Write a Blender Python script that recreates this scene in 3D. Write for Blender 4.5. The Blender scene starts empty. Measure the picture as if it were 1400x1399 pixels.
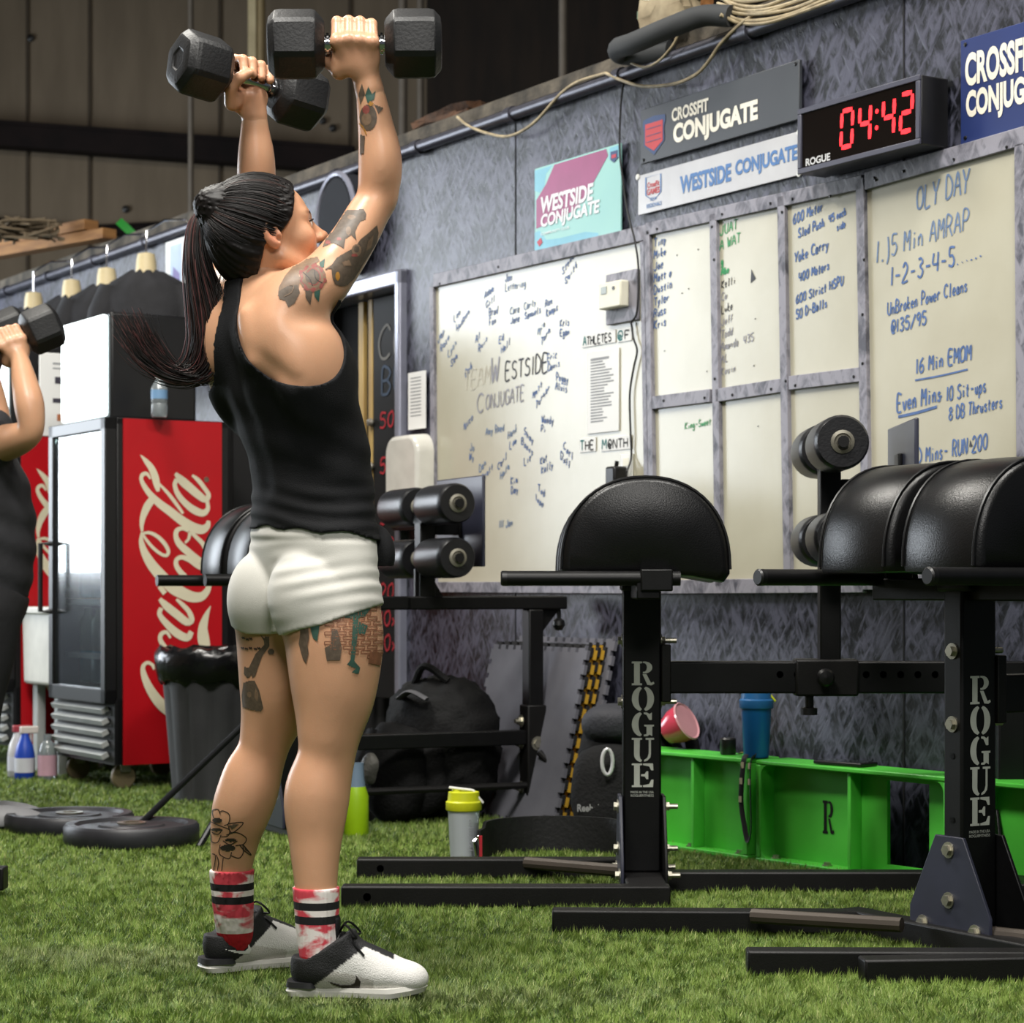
import bpy, bmesh, math, random
import numpy as np
from mathutils import Vector, Matrix
from mathutils.bvhtree import BVHTree
random.seed(7); np.random.seed(7)
SC = bpy.context.scene
COL = SC.collection
PI = math.pi
# ------------------------------------------------------------------ camera, world, lights
FPX = 3000.0; CX = 700.0; HOR = 803.0; EYE = 0.80
cd = bpy.data.cameras.new('camera'); cam = bpy.data.objects.new('camera', cd); COL.objects.link(cam)
cam.location = (0, 0, EYE); cam.rotation_euler = (PI/2, 0, 0)
cd.sensor_fit = 'HORIZONTAL'; cd.sensor_width = 36.0; cd.lens = FPX/1400*36
cd.shift_y = (HOR-699.5)/1400; cd.clip_start = 0.1; cd.clip_end = 100
cd.dof.use_dof = True; cd.dof.focus_distance = 4.75; cd.dof.aperture_fstop = 7.5
SC.camera = cam
SC.view_settings.view_transform = 'Standard'; SC.view_settings.look = 'None'
SC.view_settings.exposure = 0.0; SC.view_settings.gamma = 1.0; SC.view_settings.use_curve_mapping = False
wd = bpy.data.worlds.new('world'); SC.world = wd; wd.use_nodes = True
wd.node_tree.nodes['Background'].inputs[0].default_value = (0.62, 0.68, 0.80, 1)
wd.node_tree.nodes['Background'].inputs[1].default_value = 0.12
SC.cycles.max_bounces = 6; SC.cycles.diffuse_bounces = 3; SC.cycles.glossy_bounces = 3
SC.cycles.transmission_bounces = 6; SC.cycles.transparent_max_bounces = 8
SC.cycles.caustics_reflective = False; SC.cycles.caustics_refractive = False
SC.cycles.sample_clamp_indirect = 6.0
def area(name, loc, target, sx, sy, power, color):
    l = bpy.data.lights.new(name, 'AREA'); l.shape = 'RECTANGLE'; l.size = sx; l.size_y = sy
    l.energy = power; l.color = color
    o = bpy.data.objects.new(name, l); COL.objects.link(o); o.location = loc
    o.rotation_euler = (Vector(target)-Vector(loc)).to_track_quat('-Z', 'Y').to_euler()
    return o
# daylight through the roller-door opening in the left wall
area('roller_door_daylight', (-6.95, 11.8, 2.3), (0.0, 10.6, 1.7), 4.4, 2.8, 420, (0.86, 0.93, 1.0))
# ceiling high-bay lamps, then an added front fill
area('bay_and_fill_light', (-1.6, 2.6, 5.9), (-1.1, 3.6, 0), 1.6, 1.2, 420, (1.0, 0.97, 0.91))
area('bay_and_fill_light', (1.6, 3.4, 5.9), (1.3, 4.2, 0), 1.4, 1.0, 190, (1.0, 0.97, 0.91))
area('bay_and_fill_light', (-2.6, 7.2, 5.9), (-2.0, 7.6, 0), 1.6, 1.2, 260, (1.0, 0.96, 0.88))
area('bay_and_fill_light', (0.6, -1.2, 4.6), (0.2, 5.2, 0.9), 1.8, 1.2, 150, (1.0, 0.97, 0.92))  # unseen fill added behind the camera to brighten the near faces
# ------------------------------------------------------------------ helpers
def px(x, y, d):
    return Vector(((x-CX)*d/FPX, d, EYE+(HOR-y)*d/FPX))
def lin(c):
    return tuple(((v/255)/12.92 if v/255 <= 0.04045 else ((v/255+0.055)/1.055)**2.4) for v in c)
_mats = {}
def mat(name, rgb, rough=0.5, metal=0.0, var=0.12, scale=12.0, bump=0.0, bscale=60.0, spec=0.5, stretch=None,
        coat=0.0, trans=0.0, emit=None, estr=0.0, attr=None, rgb2=None, sss=0.0, alpha=1.0, sheen=0.0):
    """rgb in 0-255 sRGB; colour wanders between rgb and rgb2 (or a darker rgb) with noise"""
    if name in _mats: return _mats[name]
    m = bpy.data.materials.new(name); m.use_nodes = True; nt = m.node_tree; N = nt.nodes; L = nt.links
    b = N['Principled BSDF']; c1 = lin(rgb)
    c2 = lin(rgb2) if rgb2 else tuple(v*(1-var) for v in c1)
    tc = N.new('ShaderNodeTexCoord'); mp = N.new('ShaderNodeMapping')
    if stretch: mp.inputs['Scale'].default_value = stretch
    L.new(tc.outputs['Object'], mp.inputs[0])
    nz = N.new('ShaderNodeTexNoise'); nz.inputs['Scale'].default_value = scale; nz.inputs['Detail'].default_value = 6
    L.new(mp.outputs[0], nz.inputs['Vector'])
    rp = N.new('ShaderNodeValToRGB'); rp.color_ramp.elements[0].position = 0.35; rp.color_ramp.elements[1].position = 0.65
    rp.color_ramp.elements[0].color = (*c2, 1); rp.color_ramp.elements[1].color = (*c1, 1)
    L.new(nz.outputs[0], rp.inputs[0])
    src = rp.outputs[0]
    if attr:
        at = N.new('ShaderNodeVertexColor'); at.layer_name = attr
        mx = N.new('ShaderNodeMix'); mx.data_type = 'RGBA'; mx.blend_type = 'MULTIPLY'; mx.inputs[0].default_value = 1
        L.new(src, mx.inputs[6]); L.new(at.outputs[0], mx.inputs[7]); src = mx.outputs[2]
    L.new(src, b.inputs['Base Color'])
    b.inputs['Roughness'].default_value = rough; b.inputs['Metallic'].default_value = metal
    b.inputs['Specular IOR Level'].default_value = spec; b.inputs['Coat Weight'].default_value = coat
    b.inputs['Coat Roughness'].default_value = 0.15
    b.inputs['Transmission Weight'].default_value = trans; b.inputs['Alpha'].default_value = alpha
    b.inputs['Sheen Weight'].default_value = sheen
    if sss:
        b.inputs['Subsurface Weight'].default_value = sss; b.inputs['Subsurface Radius'].default_value = (0.012, 0.005, 0.003)
        b.inputs['Subsurface Scale'].default_value = 0.6
    if emit:
        b.inputs['Emission Color'].default_value = (*lin(emit), 1); b.inputs['Emission Strength'].default_value = estr
    if bump:
        n2 = N.new('ShaderNodeTexNoise'); n2.inputs['Scale'].default_value = bscale; n2.inputs['Detail'].default_value = 5
        L.new(mp.outputs[0], n2.inputs['Vector'])
        bp = N.new('ShaderNodeBump'); bp.inputs['Strength'].default_value = bump; bp.inputs['Distance'].default_value = 0.01
        L.new(n2.outputs[0], bp.inputs['Height']); L.new(bp.outputs[0], b.inputs['Normal'])
    _mats[name] = m
    return m
def thing(name, label, cat, loc=(0, 0, 0), rotz=0.0, group=None):
    o = bpy.data.objects.new(name, None); COL.objects.link(o); o.empty_display_size = 0.1
    o.location = loc; o.rotation_euler = (0, 0, rotz); o['label'] = label; o['category'] = cat
    if group: o['group'] = group
    return o
def tag(o, label, cat, group=None, kind=None):
    o['label'] = label; o['category'] = cat
    if group: o['group'] = group
    if kind: o['kind'] = kind
    return o
def nobm(): return bmesh.new()
def rmat(root):
    if root is None: return Matrix.Identity(4)
    m = Matrix.LocRotScale(root.location, root.rotation_euler, root.scale)
    return (rmat(root.parent) @ m) if root.parent else m
def obj(name, bm, m, parent=None, world=False, bevel=0.0, seg=2, smooth=True, ang=35, loc=None, rotz=0.0, recalc=True):
    if recalc: bmesh.ops.recalc_face_normals(bm, faces=bm.faces[:])
    me = bpy.data.meshes.new(name)
    if world and parent is not None: bm.transform(rmat(parent).inverted())
    bm.to_mesh(me); bm.free()
    for mm in (m if isinstance(m, (list, tuple)) else [m]): me.materials.append(mm)
    if smooth:
        me.polygons.foreach_set('use_smooth', [True]*len(me.polygons)); me.set_sharp_from_angle(angle=math.radians(ang))
    o = bpy.data.objects.new(name, me); COL.objects.link(o)
    if loc is not None: o.location = loc; o.rotation_euler = (0, 0, rotz)
    if parent is not None: o.parent = parent
    if bevel:
        md = o.modifiers.new('bevel', 'BEVEL'); md.width = bevel; md.segments = seg; md.limit_method = 'ANGLE'; md.angle_limit = math.radians(30)
        md.harden_normals = False
    return o
def box(bm, c, s, M=None, mi=0):
    c = Vector(c); vs = []
    for dx in (-.5, .5):
        for dy in (-.5, .5):
            for dz in (-.5, .5):
                v = Vector((dx*s[0], dy*s[1], dz*s[2]))
                if M is not None: v = M @ v
                vs.append(bm.verts.new(c+v))
    for f in ((0, 1, 3, 2), (4, 6, 7, 5), (0, 4, 5, 1), (2, 3, 7, 6), (0, 2, 6, 4), (1, 5, 7, 3)):
        fc = bm.faces.new([vs[i] for i in f]); fc.material_index = mi
def box2(bm, a, b, mi=0):
    a = Vector(a); b = Vector(b); box(bm, (a+b)/2, [abs(b[i]-a[i]) for i in range(3)], mi=mi)
def frame_of(t, up=Vector((0, 0, 1))):
    t = t.normalized()
    if abs(t.dot(up)) > 0.98: up = Vector((0, 1, 0))
    a = t.cross(up).normalized(); b = a.cross(t).normalized()
    return a, b
def tube(bm, pts, r, seg=10, caps=True, ell=None, mi=0):
    """round tube along pts; r a number or list; ell=(ra,rb) scales the ring"""
    pts = [Vector(p) for p in pts]; n = len(pts); rs = r if isinstance(r, (list, tuple)) else [r]*n
    rings = []; pa = None
    for i, p in enumerate(pts):
        t = (pts[min(i+1, n-1)]-pts[max(i-1, 0)])
        if t.length < 1e-9: t = Vector((0, 0, 1))
        t.normalize()
        if pa is None: a, b = frame_of(t)
        else:
            a = (pa - t*pa.dot(t))
            a = a.normalized() if a.length > 1e-6 else frame_of(t)[0]
            b = a.cross(t).normalized()
        pa = a
        ea, eb = ell if ell else (1, 1)
        rings.append([bm.verts.new(p+(a*math.cos(2*PI*k/seg)*ea+b*math.sin(2*PI*k/seg)*eb)*rs[i]) for k in range(seg)])
    for i in range(n-1):
        for k in range(seg):
            f = bm.faces.new((rings[i][k], rings[i][(k+1) % seg], rings[i+1][(k+1) % seg], rings[i+1][k])); f.material_index = mi
    if caps:
        bm.faces.new(rings[0][::-1]).material_index = mi; bm.faces.new(rings[-1]).material_index = mi
def beam(bm, p0, p1, w, h, up=Vector((0, 0, 1)), mi=0):
    """rectangular bar between two points, w sideways, h along up"""
    p0 = Vector(p0); p1 = Vector(p1); t = (p1-p0).normalized(); a, b = frame_of(t, up)
    vs = []
    for p in (p0, p1):
        for sa, sb in ((-1, -1), (1, -1), (1, 1), (-1, 1)):
            vs.append(bm.verts.new(p+a*sa*w/2+b*sb*h/2))
    for f in ((3, 2, 1, 0), (4, 5, 6, 7), (0, 1, 5, 4), (1, 2, 6, 5), (2, 3, 7, 6), (3, 0, 4, 7)):
        bm.faces.new([vs[i] for i in f]).material_index = mi
def lathe(bm, prof, c=(0, 0, 0), seg=24, axis='z', M=None, mi=0):
    c = Vector(c); rings = []
    for r, z in prof:
        ring = []
        for k in range(seg):
            a = 2*PI*k/seg; x, y = r*math.cos(a), r*math.sin(a)
            v = Vector((x, y, z)) if axis == 'z' else (Vector((z, x, y)) if axis == 'x' else Vector((x, z, y)))
            if M is not None: v = M @ v
            ring.append(bm.verts.new(c+v))
        rings.append(ring)
    for i in range(len(rings)-1):
        for k in range(seg):
            bm.faces.new((rings[i][k], rings[i][(k+1) % seg], rings[i+1][(k+1) % seg], rings[i+1][k])).material_index = mi
    if prof[0][0] > 1e-6: bm.faces.new(rings[0][::-1]).material_index = mi
    if prof[-1][0] > 1e-6: bm.faces.new(rings[-1]).material_index = mi
def prism(bm, poly, f0, f1, mi=0):
    """poly: list of 2D points; f0/f1 map a 2D point to 3D for the two ends"""
    a = [bm.verts.new(f0(*p)) for p in poly]; b = [bm.verts.new(f1(*p)) for p in poly]; n = len(poly)
    bm.faces.new(a).material_index = mi; bm.faces.new(b[::-1]).material_index = mi
    for i in range(n):
        bm.faces.new((a[i], b[i], b[(i+1) % n], a[(i+1) % n])).material_index = mi
def flat(bm, poly, f, mi=0):
    fc = bm.faces.new([bm.verts.new(f(*p)) for p in poly]); fc.material_index = mi
def smooth_path(pts, n=6):
    """Catmull-Rom through tuples"""
    P = [np.array(p, float) for p in pts]; out = []
    if len(P) < 3: return [tuple(p) for p in P]
    Q = [2*P[0]-P[1]]+P+[2*P[-1]-P[-2]]
    for i in range(1, len(Q)-2):
        for k in range(n):
            t = k/n
            out.append(tuple(0.5*((2*Q[i])+(-Q[i-1]+Q[i+1])*t+(2*Q[i-1]-5*Q[i]+4*Q[i+1]-Q[i+2])*t*t+(-Q[i-1]+3*Q[i]-3*Q[i+1]+Q[i+2])*t**3)))
    out.append(tuple(P[-1])); return out
def ribbon(bm, pts, w, f, mi=0):
    """flat stroke of width w (number or list) along 2D pts, mapped to 3D by f(x, y)"""
    n = len(pts)
    if n < 2: return
    ws = w if isinstance(w, (list, tuple)) else [w]*n
    prev = None
    for i in range(n):
        x0, y0 = pts[max(i-1, 0)][:2]; x1, y1 = pts[min(i+1, n-1)][:2]
        dx, dy = x1-x0, y1-y0; l = math.hypot(dx, dy) or 1
        nx, ny = -dy/l*ws[i]/2, dx/l*ws[i]/2
        x, y = pts[i][:2]
        pr = (bm.verts.new(f(x+nx, y+ny)), bm.verts.new(f(x-nx, y-ny)))
        if prev:
            try: bm.faces.new((prev[0], prev[1], pr[1], pr[0])).material_index = mi
            except ValueError: pass
        prev = pr
def text_bm(s, size=1.0, bold=0.0, sx=1.0, depth=0.0, align='LEFT', shear=0.0, spacing=1.0):
    """lettering as a mesh in the XY plane (built-in typeface)"""
    c = bpy.data.curves.new('lettering', 'FONT'); c.body = s; c.size = size; c.offset = bold; c.extrude = depth
    c.align_x = align; c.shear = shear; c.resolution_u = 4; c.space_character = spacing
    o = bpy.data.objects.new('lettering', c); COL.objects.link(o)
    me = bpy.data.meshes.new_from_object(o.evaluated_get(bpy.context.evaluated_depsgraph_get()))
    bm = bmesh.new(); bm.from_mesh(me)
    bpy.data.objects.remove(o); bpy.data.meshes.remove(me); bpy.data.curves.remove(c)
    for v in bm.verts: v.co.x *= sx
    return bm
def fit_text(s, x0, x1, z0, z1, f, bold=0.02, shear=0.0, spacing=1.0):
    """text stretched to fill a rectangle of a plane; f maps (x, z) to 3D"""
    bm = text_bm(s, 1.0, bold, shear=shear, spacing=spacing)
    xs = [v.co.x for v in bm.verts]; ys = [v.co.y for v in bm.verts]
    ax, bx, ay, by = min(xs), max(xs), min(ys), max(ys)
    for v in bm.verts:
        v.co = Vector(f(x0+(v.co.x-ax)/(bx-ax)*(x1-x0), z0+(v.co.y-ay)/(by-ay)*(z1-z0)))
    return bm
def merge(bm, other):
    me = bpy.data.meshes.new('tmp'); other.to_mesh(me); other.free(); bm.from_mesh(me); bpy.data.meshes.remove(me)
def copy_tree(o, parent=None):
    c = o.copy(); COL.objects.link(c); c.parent = parent
    for ch in list(o.children): copy_tree(ch, c)
    return c
# ---- the painted partition wall and its own frame: s runs to the right/near, z up, room side = -local y
UX, UY = 0.525, -0.851
W0 = Vector((0.365, 7.353)); WROT = math.atan2(UY, UX)
NX, NY = UY, -UX            # normal towards the room
def wd_at(x, off=0.0):
    k = NX*W0.x+NY*W0.y+off
    return k/(NX*(x-CX)/FPX+NY)
def ws(x, y, off=0.0):
    """pixel column/row -> (s, z) on the plane lying off metres in front of the wall"""
    d = wd_at(x, off); X = (x-CX)*d/FPX
    return (UX*(X-W0.x)+UY*(d-W0.y), EYE+(HOR-y)*d/FPX)
def wpt(s, z, off=0.0):
    return Vector((W0.x+UX*s+NX*off, W0.y+UY*s+NY*off, z))
def wthing(name, label, cat, s, z, group=None, off=0.0):
    return thing(name, label, cat, wpt(s, z, off), WROT, group)
STEEL = mat('black_powder_steel', (11, 11, 12), 0.42, 0.0, 0.25, 30, 0.05, 400, spec=0.32)
STEEL2 = mat('worn_black_steel', (17, 16, 16), 0.48, 0.0, 0.3, 18, 0.08, 300, spec=0.32)
VINYL = mat('black_vinyl', (11, 11, 12), 0.33, 0.0, 0.25, 9, 0.10, 260, spec=0.45)
RUBBER = mat('black_rubber', (24, 24, 26), 0.6, 0.0, 0.3, 20, 0.15, 300)
CHROME = mat('chrome', (215, 215, 218), 0.12, 1.0, 0.1, 10)
ZINC = mat('zinc_bolt', (190, 186, 170), 0.35, 0.9, 0.3, 40)
WHITE = mat('white_plastic', (225, 225, 220), 0.4, 0.0, 0.06, 8)
BLACKP = mat('black_plastic', (12, 12, 13), 0.4, 0.0, 0.2, 20)
# ------------------------------------------------------------------ the setting
def struct(o): o['kind'] = 'structure'; return o
def osb_mat(name, dark, light, rough, sc=1.0, lo=0.36, hi=0.66):
    m = bpy.data.materials.new(name); m.use_nodes = True; N = m.node_tree.nodes; L = m.node_tree.links; b = N['Principled BSDF']
    tc = N.new('ShaderNodeTexCoord')
    outs = []
    for rot, scl, sd in ((0.45, (34, 34, 10), 0.0), (-0.55, (38, 38, 11), 4.0)):
        m0 = N.new('ShaderNodeMapping'); m0.inputs['Rotation'].default_value = (0, rot, 0); L.new(tc.outputs['Object'], m0.inputs[0])
        mp = N.new('ShaderNodeMapping'); mp.inputs['Scale'].default_value = tuple(v*sc for v in scl)
        mp.inputs['Location'].default_value = (sd, sd, sd)
        L.new(m0.outputs[0], mp.inputs[0])
        nz = N.new('ShaderNodeTexNoise'); nz.inputs['Scale'].default_value = 1.3; nz.inputs['Detail'].default_value = 5; nz.inputs['Distortion'].default_value = 0.4
        L.new(mp.outputs[0], nz.inputs['Vector']); outs.append(nz.outputs[0])
    mx = N.new('ShaderNodeMath'); mx.operation = 'MAXIMUM'; L.new(outs[0], mx.inputs[0]); L.new(outs[1], mx.inputs[1])
    big = N.new('ShaderNodeTexNoise'); big.inputs['Scale'].default_value = 6.5; big.inputs['Detail'].default_value = 8; big.inputs['Roughness'].default_value = .72; L.new(tc.outputs['Object'], big.inputs['Vector'])
    ad = N.new('ShaderNodeMath'); ad.operation = 'MULTIPLY_ADD'; L.new(big.outputs[0], ad.inputs[0]); ad.inputs[1].default_value = 0.75; L.new(mx.outputs[0], ad.inputs[2])
    rp = N.new('ShaderNodeValToRGB'); e = rp.color_ramp.elements; e[0].position = lo+0.45; e[1].position = hi+0.37
    e[0].color = (*lin(dark), 1); e[1].color = (*lin(light), 1)
    L.new(ad.outputs[0], rp.inputs[0]); L.new(rp.outputs[0], b.inputs['Base Color'])
    b.inputs['Roughness'].default_value = rough
    bp = N.new('ShaderNodeBump'); bp.inputs['Strength'].default_value = 0.40; bp.inputs['Distance'].default_value = 0.006
    L.new(mx.outputs[0], bp.inputs['Height']); L.new(bp.outputs[0], b.inputs['Normal'])
    return m
OSB = osb_mat('painted_strand_board', (12, 14, 20), (76, 77, 92), 0.40)
GREYTRIM = osb_mat('grey_painted_wood', (78, 78, 88), (142, 140, 150), 0.5, 0.7, 0.30, 0.60)
TURFBASE = mat('turf_backing', (46, 66, 26), 0.9, rgb2=(28, 42, 16), scale=40, bump=0.3, bscale=200)
PANEL = mat('insulated_panel', (116, 103, 86), 0.85, rgb2=(104, 92, 76), scale=2, stretch=(3, 3, 0.6), bump=0.15, bscale=40)
DARKPANEL = mat('shade_and_ceiling_brown', (40, 30, 22), 0.85, rgb2=(28, 21, 16), scale=3, stretch=(3, 3, 0.6))
MAROON = mat('dark_maroon_steel', (26, 17, 16), 0.8, rgb2=(16, 10, 10), scale=4, spec=.2)
CONDUIT = mat('galvanised_conduit', (84, 84, 94), 0.38, 0.45, 0.25, 20)
CONCRETE = mat('grey_concrete', (120, 116, 108), 0.9, rgb2=(95, 92, 86), scale=3, bump=0.2)
b = nobm(); box2(b, (-9, -2, -0.06), (9, 17.5, 0.0)); struct(obj('floor', b, TURFBASE, smooth=False))
b = nobm(); box2(b, (-9, 17.3, 0), (-0.66, 17.5, 6.6))
struct(obj('wall_back', b, PANEL, smooth=False))
b = nobm(); box2(b, (-0.66, 17.0, 0), (9, 17.5, 6.6)); struct(obj('wall_back', b, DARKPANEL, smooth=False))  # darker brown puts the shadow on this end of the wall into its colour
b = nobm(); box2(b, (-9, -2, 6.6), (9, 17.5, 6.7)); struct(obj('ceiling', b, DARKPANEL, smooth=False))
b = nobm()      # left wall with the open roller door
box2(b, (-7.1, -2, 0), (-6.98, 9.5, 6.6)); box2(b, (-7.1, 14.1, 0), (-6.98, 17.3, 6.6)); box2(b, (-7.1, 9.5, 3.75), (-6.98, 14.1, 6.6))
struct(obj('wall_left', b, PANEL, smooth=False))
# seams, fixing dots and girt of the back wall
def bw(x, y): return px(x, y, 17.28)
b = nobm()
for x in (122, 37, 300, 478):
    p = bw(x, 0); box2(b, (p.x-0.012, 17.28, 1.5), (p.x+0.012, 17.31, 6.6))
struct(obj('trim_1', b, mat('dark_seam_strip', (70, 60, 48), 0.9), smooth=False))
b = nobm()
p0, p1 = bw(-30, 186), bw(486, 224)
beam(b, p0+Vector((0, -.1, 0)), p1+Vector((0, -.1, 0)), 0.2, 0.19); beam(b, p0+Vector((0, -.2, .085)), p1+Vector((0, -.2, .085)), 0.03, 0.03)
struct(obj('trim_2', b, MAROON, smooth=False))
b = nobm()
for x, y in ((42, 52), (172, 286), (441, 165), (455, 175)):
    p = bw(x, y); lathe(b, [(0.03, 0), (0.028, .012), (0.012, .02)], p, 10, 'y', Matrix.Scale(-1, 4, (0, 1, 0)).to_3x3())
struct(obj('trim_3', b, BLACKP))
b = nobm()
p0, p1, p2 = bw(-20, 306), bw(120, 318), bw(240, 312)
tube(b, [p0+Vector((0, -.05, 0)), p1+Vector((0, -.05, 0)), p2+Vector((0, -.05, 0))], 0.05, 8)
struct(obj('trim_4', b, MAROON))
# pipes and rods standing before the back wall
def vpipe(name, label, x, y0, d, r, m, ztop=6.6):
    p = px(x, y0, d); bb = nobm(); tube(bb, [(0, 0, 0), (0, 0, ztop-p.z)], r, 12)
    for k in range(1, 4): lathe(bb, [(r, 0), (r*1.3, .01), (r*1.3, .05), (r, .06)], (0, 0, (ztop-p.z)*k/4), 12)
    o = obj(name, bb, m, loc=p); tag(o, label, 'pipe'); return o
PIPEG = mat('dull_grey_pipe', (104, 96, 86), 0.6, 0.2)
CREAM = mat('cream_pipe', (200, 186, 148), 0.6, rgb2=(170, 155, 120), scale=6)
vpipe('wall_conduit', 'thin grey conduit rising up the brown back wall left of the raised dumbbells', 261, 1400, 15.5, 0.020, PIPEG)
vpipe('wall_pipe', 'slim grey pipe behind the raised right dumbbell, nearer of two to the arm', 551, 1400, 15.0, 0.030, PIPEG)
vpipe('wall_pipe', 'thinner grey pipe just right of the one behind the raised arm', 575, 1400, 15.2, 0.024, PIPEG)
vpipe('wall_pipe', 'grey pipe alone on the dark brown wall above the pink poster', 770, 1400, 13.5, 0.026, PIPEG)
pp = px(351, 1400, 15.8)
t = thing('support_post', 'cream painted post with a grooved face behind the raised left hand', 'post', (pp.x, pp.y, 0))
b = nobm(); box2(b, (-.058, -.05, 0), (.004, .05, 6.6)); obj('post_face', b, CREAM, t, bevel=.008)
b = nobm(); tube(b, [(.03, -.01, 0), (.03, -.01, 6.6)], .034, 12); obj('downpipe', b, mat('tan_pipe', (150, 132, 96), .6), t)
# ---- partition wall with doorway
sL = ws(-60, 800)[0]; sR = ws(1640, 800)[0]
sd1 = ws(551, 600)[0]; sd0 = sd1-0.90; zdoor = 2.0
b = nobm()
for a0, a1, z0, z1 in ((sL, sd0, 0, 2.56), (sd0, sd1, zdoor, 2.56), (sd1, sR, 0, 2.56)):
    box2(b, (a0, 0.0, z0), (a1, 0.11, z1))
struct(obj('wall_right', b, OSB, loc=wpt(0, 0), rotz=WROT, smooth=False))
def wl(s, z, off): return (s, -off, z)
b = nobm()      # conduit along the head of the partition
sp0, sp1 = ws(-60, 400)[0], sR
tube(b, [wl(sp0, 2.5, .03), wl(sp1, 2.5, .03)], 0.022, 12)
for k in range(14):
    s = sp0+(sp1-sp0)*(k+.5)/14; lathe(b, [(.022, -.02), (.029, -.02), (.029, .02), (.022, .02)], wl(s, 2.5, .03), 12, 'x')
struct(obj('trim_5', b, CONDUIT, loc=wpt(0, 0), rotz=WROT))
b = nobm()      # rough timber plate above it
box2(b, wl(sp0, 2.56, .0), wl(sp1, 2.585, -.11)); box2(b, wl(sp0, 2.53, .018), wl(sp1, 2.575, .0))
struct(obj('trim_6', b, mat('dusty_timber', (98, 90, 78), .9, rgb2=(46, 43, 38), scale=9, bump=.4, bscale=50), loc=wpt(0, 0), rotz=WROT, smooth=False))
b = nobm()      # vertical butt joints in the sheets
for x in (705, 1236):
    s = ws(x, 600)[0]; box2(b, wl(s-.003, 0, .002), wl(s+.003, 2.5, -.01))
struct(obj('trim_7', b, mat('dark_butt_joint', (20, 20, 24), .9), loc=wpt(0, 0), rotz=WROT, smooth=False))
# door frame, black door leaf with coloured chalk
FRM = mat('grey_enamel_frame', (150, 152, 168), 0.28, 0.3, 0.15, 10)
b = nobm()
box2(b, wl(sd1-.012, 0, .035), wl(sd1+.03, zdoor+.05, -.11)); box2(b, wl(sd0-.03, 0, .035), wl(sd0+.012, zdoor+.05, -.11))
box2(b, wl(sd0-.03, zdoor-.015, .035), wl(sd1+.03, zdoor+.05, -.11))
struct(obj('door_1', b, FRM, loc=wpt(0, 0), rotz=WROT, bevel=.01, seg=3))
b = nobm(); box2(b, (sd0-.3, .13, 0), (sd1+.5, 1.3, 2.4))  # black block standing in for the unlit room beyond the doorway
struct(obj('dark_room_block', b, mat('unlit_room_black', (10, 10, 11), .9), loc=wpt(0, 0), rotz=WROT, smooth=False))
CHALKB = mat('black_chalkboard', (14, 14, 15), 0.7, rgb2=(24, 24, 25), scale=4)
sx0 = ws(490, 600)[0]
board = wthing('chalkboard', 'black chalkboard panel with coloured chalk writing inside the grey doorway', 'chalkboard', (sx0+sd1)/2, 0.35, off=-.06)
hw = (sd1-sx0)/2-.014
b = nobm(); box2(b, (-hw, 0, 0), (hw, .02, zdoor-.37)); obj('panel', b, CHALKB, board, bevel=.003)
b = nobm(); box2(b, (-hw-.035, -.004, 0), (-hw, .02, zdoor-.37)); obj('edge_strip', b, mat('yellow_strip', (190, 160, 96), .6, rgb2=(160, 130, 78), scale=5, stretch=(6, 6, .5)), board, bevel=.003)  # yellow strip down the left edge of the panel
b = nobm(); box2(b, (-hw-.13, .0, 0), (-hw-.085, .02, zdoor-.37)); obj('side_strip', b, mat('yellow_strip', (0, 0, 0)), board, bevel=.003)  # second yellow strip, further left
for y in (578, 638):
    b = nobm(); s, z = ws(511, y, -.06); lathe(b, [(0.0, -.03), (.014, -.026), (.018, -.014), (.012, -.004), (.008, 0)], (s-(sx0+sd1)/2, 0, z-.35), 12, 'y'); obj('knob', b, mat('tarnished_knob', (150, 145, 135), .4, .6), board)
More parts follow.
